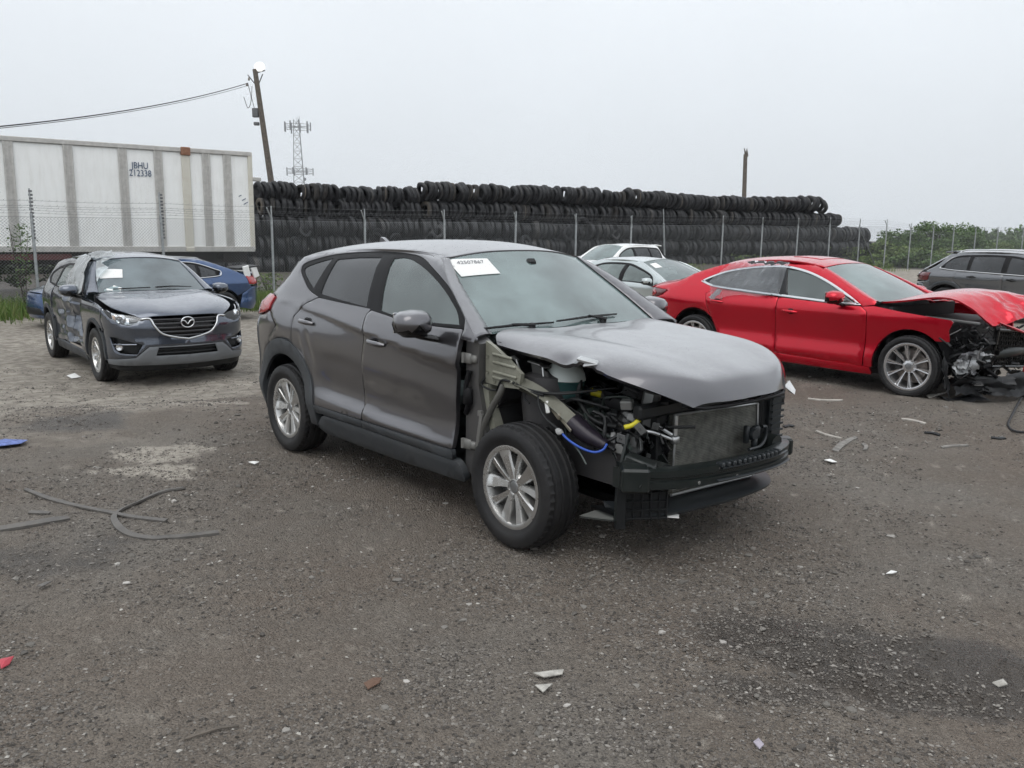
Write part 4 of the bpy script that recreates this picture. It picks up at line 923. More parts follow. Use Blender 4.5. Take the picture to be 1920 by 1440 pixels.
def dash(car, x, half, z):
    mb = MB(); mb.box((x, 0, z-.16), (.42, half*1.9, .30), bev=.08); mb.box((x-.12, .36, z+.0), (.2, .34, .1), bev=.04); mb.build('dashboard', int_m, car, 40)
def mirror_part(car, x, y, z, mat, s, size=(.12, .24, .15), arm=True):
    "door mirror: shell > glass; s = side sign"
    L_, W_, H_ = size; mb = MB(); vs = []; fs = []; nu, nv = 12, 9
    for i in range(nu):
        for j in range(nv):
            a = math.pi*j/(nv-1); t = 2*math.pi*i/nu; ex = .75
            cu, su = math.cos(t), math.sin(t); yy = W_*.5*math.copysign(abs(cu)**ex, cu)*math.sin(a)**.5; zz = H_*.5*math.copysign(abs(su)**ex, su)*math.sin(a)**.5; xx = L_*(.5*math.cos(a)) if a < math.pi*.5 else -.02*L_*(1-math.sin(a))*2-.25*L_*(1-abs(math.sin(a)))
            xx = L_*.9*math.cos(a) if a < math.pi/2 else 0.12*L_*math.cos(a); zz *= 1-.10*(yy*s/W_); vs.append((xx, yy, zz))
    for i in range(nu):
        for j in range(nv-1): fs.append((i*nv+j, ((i+1) % nu)*nv+j, ((i+1) % nu)*nv+j+1, i*nv+j+1))
    mb.add(vs, fs); mb.mi = [1 if sum(vs[i][2] for i in f)/len(f) < -H_*.13 else 0 for f in fs]; o = mb.build('mirror_housing', [mat, blkg], car, 60, (x, y, z), (0, 0, s*.18), recalc=True)
    mb = MB(); mb.box((-.012*1-.12*L_, 0, 0), (.006, W_*.82, H_*.76), bev=.002); mb.build('mirror_glass', chrome, o)
    mb = MB(); mb.tube(smooth_pts([(.02, 0, -H_*.36), (.03, -s*W_*.3, -H_*.52), (.04, -s*W_*.62, -H_*.62)], 4), [.045, .042, .04, .038, .036, .036, .036, .036, .036][:9], 8, flat=.55); mb.lathe([(.001, -H_*.54), (.05, -H_*.52), (.07, -H_*.42)], 12, 'Z'); mb.build('mirror_arm', blkg if arm else mat, o, 50)
    return o
def handle(car, lift, p, z, mat, both_sides=True, L_=.20):
    "pull handle standing off the door with a scooped cup behind it"
    for mir in ((False, True) if both_sides else (False,)):
        cup = [(p+.085*math.cos(t), z-.005+.034*math.sin(t)) for t in np.linspace(0, 2*math.pi, 18)[:-1]]
        patch('handle_cup', cup, lift, rubm if mat is blk else mat, car, .03, .004, off=.002, mirror=mir) if False else None
        P = lift(np.linspace(p+L_/2, p-L_/2, 9), np.full(9, z)+np.linspace(-.004, .006, 9)); n = np.array([0, -1., .1]); st = np.array([.004, .022, .032, .036, .037, .036, .032, .022, .004]); P = P+n*st[:, None]
        if mir: P = P*[1, -1, 1]
        mb = MB(); mb.tube([tuple(q) for q in P], [.009, .013, .014, .014, .014, .014, .014, .013, .009], 8, flat=1.25); mb.build('door_handle', mat, car, 60)
        C = lift(np.array([p+.01]), np.array([z]))[0]+n*.001
        if mir: C = C*[1, -1, 1]
        mb = MB(); mb.lathe([(.001, 0.0), (.03, .0005), (.047, .0035 if not mir else -.0035)], 18, 'Y'); mb.build('handle_recess', blkg, car, True, tuple(C), (R(4)*(1 if not mir else -1), 0, 0)).scale = (1.25, 1, .78)
def sheet(name, quad, mat, parent, n=10, wob=.004, seed=0, th=.0):
    "slightly wavy thin sheet over four 3d corners"
    q = [np.array(p, float) for p in quad]; r = np.random.default_rng(seed); nn = np.cross(q[1]-q[0], q[3]-q[0]); nn /= np.linalg.norm(nn); vs = []
    for i in range(n+1):
        for j in range(n+1):
            u, v = i/n, j/n; p = (1-u)*(1-v)*q[0]+u*(1-v)*q[1]+u*v*q[2]+(1-u)*v*q[3]; vs.append(p+nn*wob*(math.sin(5*u+seed)+math.cos(7*v+2*u))*(1+r.uniform(-.3, .3)))
    mb = MB(); k = n+1; mb.add(vs, [(i*k+j, (i+1)*k+j, (i+1)*k+j+1, i*k+j+1) for i in range(n) for j in range(n)]); return mb.build(name, mat, parent, True)
def headliner(car, lift, mat=None):
    patch('headliner', [(.06, .03), (.94, .03), (.94, .95), (.06, .95)], lift, mat or pm('headliner_pale', (.50, .51, .50), .9), car, .12, .006, scale=(1.15, 2.), off=-.045)
def wires(car, name, specs, mat):
    for pts, r in specs: mb = MB(); mb.tube(smooth_pts(pts, 6), r, 7); mb.build(name, mat, car, 60)
T_plan=[(-4.2,-3.56,0.0),(-3.95,-3.55,.30),(-3.65,-3.50,.61),(-3.42,-3.39,.785),(-3.2,-3.21,.875),(-2.9,-2.9,.918),(-2.5,-2.5,.925),(-1.9,-1.9,.925),(-1.2,-1.2,.925),(-.6,-.6,.922),(-.2,-.2,.915),(.3,.3,.90)]
T_prof=[(.18,.90),(.30,.955),(.40,.985),(.46,.998),(.52,.992),(.62,.975),(.75,.976),(.90,.986),(1.0,.991),(1.05,.985),(1.12,.960),(1.18,.925),(1.3,.858),(1.4,.79),(1.47,.735),(1.52,.68),(1.56,.62),(1.60,.54),(1.66,.36)]
T_dxr=[(.18,.14),(.35,.08),(.55,.02),(.75,0.0),(.95,.02),(1.05,.09),(1.15,.12),(1.22,.28),(1.3,.42),(1.4,.49),(1.5,.53),(1.6,.56),(1.66,.57)]
T_pr=(-2.6,-3.6)
# ---------------------------------------------------------------- the grey crossover in the middle (front end stripped)
def solve_uv(lift, u, v, pose, g=(.5, .5)):
    g = np.array(g, float); c, s = math.cos(pose[2]), math.sin(pose[2]); C = np.array([-pose[0], -pose[1], CAM_H-pose[3]]); r = ray(u, v)
    o = np.array([C[0]*c+C[1]*s, -C[0]*s+C[1]*c, C[2]]); d = np.array([r[0]*c+r[1]*s, -r[0]*s+r[1]*c, r[2]]); d /= np.linalg.norm(d)
    def f(g):
        P = lift(g[:1], g[1:])[0]-o; q = P-d*(P@d); a = np.cross(d, [0, 0, 1]); a /= np.linalg.norm(a); b = np.cross(d, a); return np.array([q@a, q@b])
    for _ in range(40):
        r_ = f(g); J = np.stack([(f(g+e)-r_)/1e-4 for e in np.eye(2)*1e-4], -1); st = np.linalg.lstsq(J, -r_, rcond=None)[0]; g = g+st*min(1, .25/max(np.abs(st).max(), 1e-9))
    return g
def car_root(key, name, label, cat='car'):
    x, y, a, z = POSE[key]; return thing(name, label, cat, (x, y, z), a)
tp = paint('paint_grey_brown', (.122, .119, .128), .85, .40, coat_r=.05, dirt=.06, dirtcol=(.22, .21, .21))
add_sky_sheen(tp, .44, (.47, .48, .495))  # paints sky brightness into the colour of bonnet, roof and other upper faces
TU = car_root('main', 'grey_crossover', 'dark grey crossover in the foreground with its front bumper and right fender torn off')
_zc = lin([-3.3, -2.73, -2.42, -2.0, -1.5, -1.05, -.69, -.46, .3], [1.16, 1.166, 1.155, 1.12, 1.06, 1.013, .975, .957, .93]); _zl = lin([-2.2, -2.05, -.62, -.4], [.585, .578, .522, .515])
def t_crease(p, z):
    d = _zc(p)-z; f = smoothstep(-3.0, -2.6, p)*(1-smoothstep(-.35, .0, p)); e = -.015*smoothstep(0, .032, d)*(1-smoothstep(.05, .26, d))*f+.004*smoothstep(.06, 0, np.abs(d-.0))*f
    d2 = _zl(p)-z; g = smoothstep(-2.2, -1.95, p)*(1-smoothstep(-1.0, -.45, p)*.8); e2 = -.022*(1-smoothstep(0, .055, d2))*smoothstep(-.30, -.02, d2)*g
    return e+e2
TL = body(T_plan, T_prof, T_dxr, pr=T_pr, extra=t_crease)
dlo = [(-2.705, 1.40), (-2.732, 1.445), (-2.585, 1.488), (-2.33, 1.534), (-1.93, 1.562), (-1.67, 1.567), (-1.43, 1.56), (-1.226, 1.539), (-1.01, 1.477), (-.79, 1.395), (-.63, 1.316), (-.50, 1.233), (-.455, 1.165), (-1.04, 1.150), (-1.474, 1.194), (-1.895, 1.215), (-2.227, 1.228), (-2.41, 1.270), (-2.553, 1.333)]
dlo_s = spline2(dlo[:13], 4)+spline2(dlo[13:]+[dlo[0]], 4)[:-1]
qg = spline2([(-2.36, 1.285), (-2.49, 1.335), (-2.63, 1.395), (-2.645, 1.430), (-2.48, 1.476), (-2.335, 1.507)], 3)
rg = rounded([(-2.222, 1.255), (-2.238, 1.325), (-2.262, 1.50), (-2.015, 1.520), (-1.705, 1.530), (-1.552, 1.210), (-1.908, 1.231)], .02)
fg = [(-1.366, 1.200), (-1.548, 1.527)]+spline2([(-1.457, 1.537), (-1.321, 1.525), (-1.085, 1.469), (-.812, 1.370), (-.594, 1.257), (-.52, 1.182)], 3)+[(-1.025, 1.164)]
both('window_trim', dlo_s, TL, rubm, TU, .05, .02, holes=(qg, rg, fg), off=-.004, curl=.1)
both('quarter_window', qg, TL, g_dark, TU, .06, .004, off=-.008, curl=0)
both('rear_door_window', rg, TL, g_dark, TU, .07, .004, off=-.008, curl=0)
both('front_door_window', fg, TL, g_clear, TU, .07, .004, off=-.008, curl=0)
beltR = [(-1.480, 1.199), (-1.895, 1.212), (-2.225, 1.225)]
def tdent(P, N):
    s = .010*np.exp(-(((P[:, 0]+2.30)/.10)**2+((P[:, 2]-.83)/.12)**2))*np.sin((P[:, 0]+2.3)*40+P[:, 2]*18)-.006*np.exp(-(((P[:, 0]+1.75)/.35)**2+((P[:, 2]-.80)/.05)**2))
    return N*s[:, None]
rdoor = beltR+[(-2.36, 1.178), (-2.500, 1.074), (-2.512, .947), (-2.516, .83), (-2.386, .716), (-2.30, .62), (-2.185, .46), (-1.500, .462), (-1.533, .685), (-1.518, .86), (-1.487, 1.034), (-1.518, 1.163)]
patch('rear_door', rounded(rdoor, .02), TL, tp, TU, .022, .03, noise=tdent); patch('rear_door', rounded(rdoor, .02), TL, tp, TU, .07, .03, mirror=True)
fdoor = [(-1.474, 1.191), (-1.25, 1.172), (-1.035, 1.148), (-.60, 1.155), (-.462, 1.160), (-.456, 1.03), (-.482, .886), (-.492, .462), (-1.494, .462), (-1.527, .685), (-1.512, .861), (-1.481, 1.034), (-1.510, 1.163)]
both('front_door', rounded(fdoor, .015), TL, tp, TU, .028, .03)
both('door_cladding', [(-1.496, .457), (-1.496, .408), (-.495, .400), (-.492, .457)], TL, clad, TU, .08, .03, off=.006)
both('door_cladding', [(-2.18, .457), (-2.152, .404), (-1.502, .410), (-1.502, .457)], TL, clad, TU, .08, .03, off=.006)
both('sill_cladding', rounded([(-2.20, .29), (-2.06, .395), (-1.5, .402), (-.45, .392), (-.42, .33), (-.42, .27), (-1.2, .25), (-2.1, .25)], .03), TL, clad, TU, .07, .04, off=.004)
uni = spline2([(-.33, 1.128), (-.6, 1.298), (-.85, 1.447), (-1.02, 1.536), (-1.25, 1.560), (-1.5, 1.569), (-1.9, 1.569), (-2.3, 1.556), (-2.7, 1.522), (-2.92, 1.495)], 3)+[(-3.0, 1.42), (-3.08, 1.32), (-3.20, 1.215), (-3.03, 1.205), (-2.945, 1.19), (-2.935, 1.09), (-2.77, .985), (-2.94, .86)]
uni += arc(-2.67, .385, .512, 118, 40, 12)+[(-2.39, .725), (-2.521, .838), (-2.517, .947), (-2.505, 1.078), (-2.362, 1.184), (-2.228, 1.231)]+spline2([dlo[16], dlo[17], dlo[18], dlo[0]], 4)[1:]+spline2(dlo[0:13], 4)[1:]+[(-.45, 1.11), (-.33, 1.10)]
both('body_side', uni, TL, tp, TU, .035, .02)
ring = arc(-2.67, .385, .507, 182, -12, 26)+[(-2.165, .30), (-2.27, .30)]+arc(-2.67, .37, .405, 0, 190, 24)+[(-3.10, .30), (-3.18, .30)]
both('wheel_arch_cladding', ring, TL, clad, TU, .05, .05, off=.010)
both('taillight', rounded([(-2.945, 1.186), (-2.93, 1.094), (-3.05, 1.06), (-3.25, 1.03), (-3.45, 1.02), (-3.45, 1.15), (-3.25, 1.20), (-3.04, 1.20)], .02), TL, redl, TU, .05, .03, off=.012)
bump_p = [(-2.79, .98), (-2.94, 1.082), (-3.05, 1.048), (-3.3, 1.015), (-4.2, 1.0), (-4.2, .50), (-3.3, .50), (-3.17, .52), (-3.15, .66)]+arc(-2.67, .385, .515, 150, 122, 5)
both('rear_bumper', bump_p, TL, tp, TU, .06, .02)
both('rear_bumper_skirt', [(-3.16, .51), (-4.2, .49), (-4.2, .30), (-3.3, .29), (-3.14, .31)], TL, clad, TU, .07, .03, off=.004)
both('tailgate', [(-3.06, 1.40), (-3.10, 1.32), (-3.22, 1.21), (-3.46, 1.17), (-3.46, 1.02), (-4.2, 1.01), (-4.2, 1.20), (-3.5, 1.20), (-3.3, 1.24), (-3.2, 1.35), (-3.18, 1.46), (-2.99, 1.47)], TL, tp, TU, .06, .02)
both('rear_window', [(-3.50, 1.205), (-4.2, 1.205), (-4.2, 1.49), (-3.22, 1.47), (-3.21, 1.36), (-3.31, 1.25)], TL, g_dark, TU, .07, .004)
# roof, windscreen, bonnet
roofn = net([sym([(-1.00, -.560, 1.548), (-.975, -.30, 1.583), (-.96, 0, 1.592)]), sym([(-1.25, -.566, 1.573), (-1.25, -.30, 1.622), (-1.25, 0, 1.634)]), sym([(-1.6, -.566, 1.583), (-1.6, -.3, 1.638), (-1.6, 0, 1.652)]), sym([(-2.2, -.556, 1.570), (-2.2, -.3, 1.624), (-2.2, 0, 1.638)]), sym([(-2.7, -.540, 1.536), (-2.72, -.3, 1.586), (-2.73, 0, 1.60)]), sym([(-2.98, -.53, 1.50), (-3.06, -.3, 1.545), (-3.08, 0, 1.56)])], vs=[0, .13, .3, .6, .85, 1])
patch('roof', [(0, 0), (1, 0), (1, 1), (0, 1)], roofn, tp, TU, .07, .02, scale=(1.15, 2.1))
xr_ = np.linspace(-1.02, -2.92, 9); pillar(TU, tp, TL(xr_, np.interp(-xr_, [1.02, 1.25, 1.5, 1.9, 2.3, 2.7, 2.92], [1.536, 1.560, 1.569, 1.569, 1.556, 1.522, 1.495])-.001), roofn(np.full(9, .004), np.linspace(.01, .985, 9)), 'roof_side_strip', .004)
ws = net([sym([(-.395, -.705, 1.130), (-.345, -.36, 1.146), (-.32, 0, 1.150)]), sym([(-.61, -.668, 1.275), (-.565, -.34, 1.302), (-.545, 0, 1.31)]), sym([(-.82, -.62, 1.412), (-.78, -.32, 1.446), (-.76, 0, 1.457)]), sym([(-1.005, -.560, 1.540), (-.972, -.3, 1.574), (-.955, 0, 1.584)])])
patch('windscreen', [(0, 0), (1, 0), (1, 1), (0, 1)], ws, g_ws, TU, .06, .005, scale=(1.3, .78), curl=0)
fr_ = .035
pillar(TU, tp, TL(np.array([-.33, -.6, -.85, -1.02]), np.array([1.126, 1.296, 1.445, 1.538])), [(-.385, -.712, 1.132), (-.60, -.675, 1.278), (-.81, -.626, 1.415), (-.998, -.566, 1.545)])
patch('windscreen_surround', [(0, 0), (1, 0), (1, 1), (0, 1)], ws, blkg, TU, .06, .003, scale=(1.3, .78), off=-.007, holes=([(fr_, .10), (1-fr_, .10), (1-fr_, .96), (fr_, .96)],), curl=0)
st = [solve_uv(ws, *q, POSE['main']) for q in ((838, 489), (913, 486), (938, 514), (865, 520))]
stk = patch('windscreen_sticker', [tuple(q) for q in st], ws, paper, TU, .05, .001, scale=(1.3, .78), off=.006)
cl_, cr_ = [ws(np.array([q[0]]), np.array([q[1]]))[0] for q in ((st[0]*.75+st[3]*.25)*.9+(st[1]*.75+st[2]*.25)*.1, (st[0]*.75+st[3]*.25)*.1+(st[1]*.75+st[2]*.25)*.9)]
n_ = ws(np.array([.3, .3]), np.array([.5, .6])); upv = Vector(n_[1]-n_[0]).normalized(); xv = Vector(cr_-cl_); wl = xv.length; xv.normalize(); nv = xv.cross(upv).normalized(); upv = nv.cross(xv)
tm = text_mesh('42507867', .046, 'sticker_number', .0004); o = link('sticker_number', tm, ink, TU); o.matrix_local = Matrix.Translation(Vector((cl_+cr_)/2)+nv*.010) @ Matrix((xv, upv, nv)).transposed().to_4x4()
hood_rows = [[(-.275, -.762, 1.085), (-.345, -.715, 1.128), (-.315, -.36, 1.150), (-.29, 0, 1.156)], [(0, -.768, 1.066), (-.02, -.69, 1.110), (-.02, -.36, 1.132), (-.02, 0, 1.137)], [(.25, -.757, 1.052), (.25, -.68, 1.090), (.26, -.35, 1.108), (.26, 0, 1.112)], [(.46, -.735, 1.026), (.48, -.65, 1.064), (.5, -.33, 1.080), (.52, 0, 1.084)], [(.66, -.63, .966), (.68, -.555, 1.006), (.715, -.29, 1.024), (.735, 0, 1.030)], [(.79, -.465, .888), (.81, -.41, .922), (.855, -.23, .942), (.872, 0, .947)], [(.825, -.41, .860), (.838, -.37, .872), (.886, -.2, .880), (.902, 0, .884)]]
hl = net([sym(r) for r in hood_rows], us=[0, .062, .28, .5, .72, .938, 1], vs=[0, .22, .42, .60, .78, .94, 1])
def hood_dmg(P, N):
    e_ = np.exp(-(((P[:, 0]-.41)/.085)**2+((P[:, 1]+.74)/.07)**2)); s = .036*e_+.010*e_*np.sin(P[:, 0]*90+P[:, 1]*60)
    s -= .022*np.exp(-(((P[:, 0]-.24)/.07)**2+((P[:, 1]+.76)/.05)**2))
    s -= .010*np.exp(-(((P[:, 0]-.45)/.22)**2+((P[:, 1]+.15)/.25)**2)); s += .006*np.exp(-(((P[:, 1]+.45-.35*P[:, 0])/.05)**2))*np.exp(-((P[:, 0]-.35)/.3)**2)
    return N*s[:, None]
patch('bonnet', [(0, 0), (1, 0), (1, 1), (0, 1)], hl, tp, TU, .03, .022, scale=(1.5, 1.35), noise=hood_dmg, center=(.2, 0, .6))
mb = MB(); mb.tube([(.78, -.44, .868), (.845, -.35, .852), (.872, -.2, .853), (.888, 0, .855), (.872, .2, .853), (.845, .35, .852), (.78, .44, .868)], .014, 8, flat=.7); mb.build('bonnet_seal', rubm, TU, True)
mb = MB(); mb.box((.41, -.742, 1.075), (.12, .04, .02), (.2, .1, .1), bev=.006); mb.box((.44, -.75, 1.062), (.08, .03, .012), (.5, -.2, .3), bev=.004); mb.build('torn_edge', alu, TU)
patch('cowl', [(0, 0), (1, 0), (1, 1), (0, 1)], net([sym([(-.30, -.70, 1.10), (-.27, -.36, 1.12), (-.25, 0, 1.125)]), sym([(-.42, -.70, 1.12), (-.38, -.36, 1.135), (-.36, 0, 1.14)])]), blk, TU, .07, .01, scale=(1.4, .12))
def wiper(a, b_, c):
    A, B, C = [Vector(ws(np.array([q[0]]), np.array([q[1]]))[0]) for q in (a, b_, c)]; nn = Vector((.55, 0, .83)); mb = MB(); mb.tube([A-nn*.01, A+nn*.035, B+nn*.03], [.013, .012, .008], 6); d = (C-B).normalized()
    mb.tube([B-d*.30+nn*.016, B+nn*.022, B+d*.30+nn*.016], [.006, .009, .006], 6); mb.lathe([(.001, .05), (.02, .045), (.024, 0)], 10, 'Z', tuple(A-nn*.01)); mb.build('wiper', blkg, TU, 50)
wiper((.20, .0), (.10, .035), (.26, .03)); wiper((.60, .0), (.52, .055), (.76, .075))
mb = MB(); mb.prism([(-.09, 0), (.07, 0), (.04, .012), (-.03, .05), (-.065, .058)], (-.018, .018), Matrix.Translation((-2.62, 0, 1.600)) @ Matrix.Rotation(math.pi/2, 4, 'X')); mb.build('roof_antenna', tp, TU)
handle(TU, TL, -1.33, .992, tp); handle(TU, TL, -2.285, 1.047, tp)
mirror_part(TU, -.72, -1.045, 1.185, tp, -1, (.14, .235, .155)); mirror_part(TU, -.72, 1.045, 1.185, tp, 1, (.14, .235, .155))
# cabin
inner_tub(TU, (-3.45, -.28), .88, .30, 1.5, 1.1, .4)
mb = MB(); mb.box((-.28, 0, .70), (.04, 1.5, .80)); mb.build('firewall', int_m, TU)
mb = MB(); mb.box((-2.9, 0, .62), (1.0, 1.3, .6), bev=.05); mb.build('boot_floor', int_m, TU)
headliner(TU, roofn)
dash(TU, -.56, .70, 1.10); steering(TU, -.86, .37, 1.03)
for y in (-.37, .37): seat(TU, -1.25, y, .60, seat_m)
seat(TU, -2.1, -.36, .62, seat_m, .62); seat(TU, -2.1, .36, .62, seat_m, .62)
mb = MB(); mb.box((-.93, 0, 1.455), (.03, .22, .06), bev=.015); mb.box((-.86, 0, 1.50), (.06, .08, .08), bev=.02); mb.build('rear_view_mirror', blk, TU)
for y in (-.66, .66): mb = MB(); mb.tube(smooth_pts([(-1.58, y*.74, 1.48), (-1.52, y*.98, 1.25), (-1.50, y*1.1, .9)], 4), .05, 8, flat=.6); mb.build('b_pillar_trim', seat_l, TU, True)
wheel_well(TU, -2.67, .40, .90, zc=.37); 
ws4 = wheels(TU, (0, -2.67), .800, .345, .345, .222, .222, 'blade5')
# ---- stripped front end
ec = pm('ecoat_black', (.012, .016, .0155), .28, .1, dirt=.25, dirtcol=(.07, .065, .06))
olive = bare
dmp = paint('paint_grey_dark', (.10, .098, .098), .5, .5, dirt=.3, dirtcol=(.08, .075, .07), coat=.3)  # darker, less glossy body grey for the hinge pillars
XZ = lambda y: Matrix.Translation((0, y, 0)) @ Matrix.Rotation(math.pi/2, 4, 'X')
for s in (-1, 1):
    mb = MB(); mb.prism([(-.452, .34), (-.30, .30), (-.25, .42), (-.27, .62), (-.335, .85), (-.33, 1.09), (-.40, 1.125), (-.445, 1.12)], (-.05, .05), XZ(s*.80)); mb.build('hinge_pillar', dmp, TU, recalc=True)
    mb = MB(); mb.prism([(-.325, 1.105), (-.265, 1.085), (-.15, 1.03), (-.02, .955), (-.035, .872), (-.18, .862), (-.325, .868)], (-.012, .012), XZ(s*.795))
    for i, (za, zc_) in enumerate(((1.035, .235), (.99, .27), (.935, .28), (.905, .25))): mb.box((-.295+zc_/2, s*.812, za), (zc_*.72, .014, .018), (0, .05, 0), bev=.006)
    for x_, z_ in ((-.30, .93), (-.30, 1.02), (-.06, .90), (-.24, .885)): mb.lathe([(.001, .0), (.008, 0), (.009, -.004)], 8, 'Y', (x_, s*.812, z_))
    mb.build('apron_panel', bare, TU, recalc=True)
    mb = MB(); mb.prism([(-.33, .86), (-.285, .862), (-.27, .74), (-.20, .60), (-.245, .58), (-.33, .70)], (-.03, .03), XZ(s*.79)); mb.build('apron_flange', bare, TU, recalc=True)
    mb = MB(); pts = smooth_pts([(-.20, s*.775, .905), (-.02, s*.765, .885), (.10, s*.745, .845), (.20, s*.725, .79), (.29, s*.70, .725)], 4)
    mb.tube(pts, [.040]*3+[.050]*(len(pts)-6)+[.052]*3, 4, flat=.8)
    for k_ in (3, 6, 9, 12): mb.lathe([(.001, .004), (.007, .003), (.008, -.01)], 8, 'Y', (pts[k_].x, pts[k_].y+s*.037, pts[k_].z)); mb.build('upper_rail', bare, TU, 50)
    mb = MB(); mb.tube(smooth_pts([(.275, s*.705, .735), (.37, s*.68, .675), (.47, s*.65, .635)], 4), [.056, .06, .06, .058, .056, .052, .046, .04, .034], 10, flat=.85); mb.build('rail_end', pm('ecoat_purple', (.022, .018, .026), .32, .2), TU, 60)
    mb = MB(); mb.tube([(-.25, s*.50, .46), (.20, s*.49, .50), (.74, s*.50, .50)], [.075, .07, .062], 8, flat=1.2); mb.build('lower_rail', ec, TU, 50)
    mb = MB(); mb.prism([(.10, .42), (.56, .42), (.60, .55), (.46, .66), (.30, .68), (.10, .62)], (-.01, .01), XZ(s*.60)); mb.build('inner_apron', pm('ecoat_grey', (.045, .044, .046), .5, .2, dirt=.3, dirtcol=(.09, .085, .075)), TU, recalc=True)
    mb = MB(); mb.lathe([(.13, .60), (.15, .80), (.13, .93), (.05, .96), (.001, .96)], 18, 'Z', (-.03, s*.60, 0)); mb.build('strut_tower', pm('ecoat_grey', ()), TU, 40)
    mb = MB(); mb.tube([(-.02, s*.66, .30), (-.03, s*.61, .80)], .035, 8); mb.tube([(-.02+.062*math.cos(t), s*(.645-.05*t/30)+.062*math.sin(t), .46+.012*t) for t in np.linspace(0, 28, 90)], .009, 5); mb.build('suspension_strut', rubm, TU, 50)
    mb = MB(); mb.box((0, s*.66, .33), (.12, .10, .22), bev=.03); mb.tube([(0, s*.66, .24), (-.05, s*.35, .28)], .03, 6); mb.tube([(0, s*.6, .33), (0, s*.2, .36)], .018, 6); mb.build('knuckle', rubm, TU, 50)
    # ring of the inner wheel house behind the wheel
    mb = MB(); mb.lathe([(.42, s*.78), (.42, s*.50), (.3, s*.46)], 14, 'Y', (0, 0, .40), ang=(R(110), R(200))); mb.build('wheelhouse', pm('ecoat_grey', ()), TU, 40)
for z_ in (1.0, .50):
    for s in (-1, 1):
        mb = MB(); mb.box((-.425, s*.862, z_), (.085, .02, .06), bev=.006); mb.box((-.37, s*.855, z_), (.05, .03, .045), bev=.008); mb.lathe([(.001, .03), (.012, .028), (.012, -.028), (.001, -.03)], 8, 'Z', (-.455, s*.868, z_)); mb.build('door_hinge', pm('hinge_grey', (.22, .22, .21), .45, .5, dirt=.4), TU, 50)
mb = MB(); mb.tube(smooth_pts([(-.40, -.865, .93), (-.42, -.875, .82), (-.40, -.87, .75), (-.43, -.865, .68)], 4), .016, 7); mb.box((-.41, -.865, .78), (.06, .05, .11), bev=.015); mb.build('door_harness_boot', rubm, TU, 50)
mb = MB(); mb.box((-.30, -.862, .70), (.03, .02, .03)); mb.tube(smooth_pts([(-.33, -.86, .42), (-.31, -.865, .56), (-.29, -.86, .70)], 4), .014, 6); mb.build('fender_bracket', pm('hinge_grey', ()), TU)
mb = MB(); mb.tube(smooth_pts([(-.175, -.80, .875), (-.185, -.82, .82), (-.24, -.84, .72), (-.30, -.85, .58), (-.31, -.85, .45)], 5), .022, 8, flat=.7); mb.build('drain_hose', pm('hose_grey', (.09, .088, .08), .6), TU, True)
# white-topped brackets beside the tank
mb = MB(); mb.prism([(-.085, 1.0), (-.02, .985), (.045, .96), (.075, .86), (.02, .84), (-.06, .90)], (-.005, .005), XZ(-.675)); mb.box((-.03, -.66, .995), (.12, .05, .008), (0, .18, 0)); mb.build('tank_bracket', pm('bracket_grey', (.12, .12, .118), .45, .4), TU, recalc=True)
mb = MB(); mb.box((-.05, -.68, 1.002), (.085, .03, .006), (0, .15, .2)); mb.tube([(.015, -.685, .985), (.045, -.69, .855)], .005, 5); mb.box((-.155, -.735, 1.02), (.04, .03, .008), (0, .5, .2)); mb.tube([(-.14, -.74, 1.015), (-.095, -.745, .945)], .006, 5); mb.build('bracket_flange', alu, TU)
# expansion tank
mb = MB(); tk = [(.001, .118), (.03, .116), (.07, .10), (.10, .075), (.118, .04), (.124, .008)]; mb.lathe(tk, 22, 'Z'); mb.v = [(x*1.0, y*.85, z) for x, y, z in mb.v]
o = mb.build('coolant_tank', pm('tank_plastic', (.52, .57, .55), .4), TU, True, (.05, -.545, .905))
mb = MB(); mb.lathe([(.124, .006), (.130, .002), (.124, -.002), (.118, -.05), (.105, -.085), (.001, -.09)], 22, 'Z'); mb.v = [(x, y*.85, z) for x, y, z in mb.v]; mb.build('coolant', pm('coolant_teal', (.035, .085, .085), .25), o, 50)
mb = MB(); mb.lathe([(.001, .15), (.028, .148), (.03, .11)], 14, 'Z'); mb.build('tank_cap', blk, o, 40)
mb = MB(); mb.box((.0, -.112, -.055), (.006, .012, .06)); mb.build('tank_rib', pm('tank_plastic', ()), o)
# power unit and ancillaries
mb = MB(); mb.box((.15, .05, .62), (.55, .75, .42), bev=.05); mb.box((.12, .0, .86), (.42, .55, .10), bev=.04); mb.box((.30, -.42, .60), (.34, .22, .26), bev=.04); mb.build('engine_block', pm('engine_dark', (.022, .022, .024), .5, .3, var=.4, vscale=14), TU)
for i, (c, s_) in enumerate([((.30, -.36, .79), (.20, .16, .12)), ((.42, -.42, .70), (.10, .12, .12)), ((.22, -.52, .74), (.12, .10, .10)), ((.50, -.50, .62), (.12, .10, .09)), ((.36, -.30, .86), (.13, .14, .08)), ((.48, -.33, .82), (.09, .08, .14)), ((.14, -.36, .80), (.12, .1, .1))]):
    mb = MB(); mb.box(c, s_, (rng.uniform(-.2, .2), rng.uniform(-.2, .2), rng.uniform(-.4, .4)), bev=.02); mb.build('engine_part', [pm('part_black', (.03, .03, .032), .35), pm('part_alloy', (.26, .265, .26), .45, .6), pm('part_greenblack', (.03, .04, .036), .35), pm('part_grey', (.16, .165, .165), .4, .5)][i % 4], TU)
def cyl(name, a, b_, r, mat, n=12): mb = MB(); mb.tube([a, b_], r, n); return mb.build(name, mat, TU, 50)
yel = pm('yellow_plastic', (.62, .55, .03), .4)
cyl('yellow_cap', (.155, -.44, .845), (.235, -.40, .832), .022, yel)
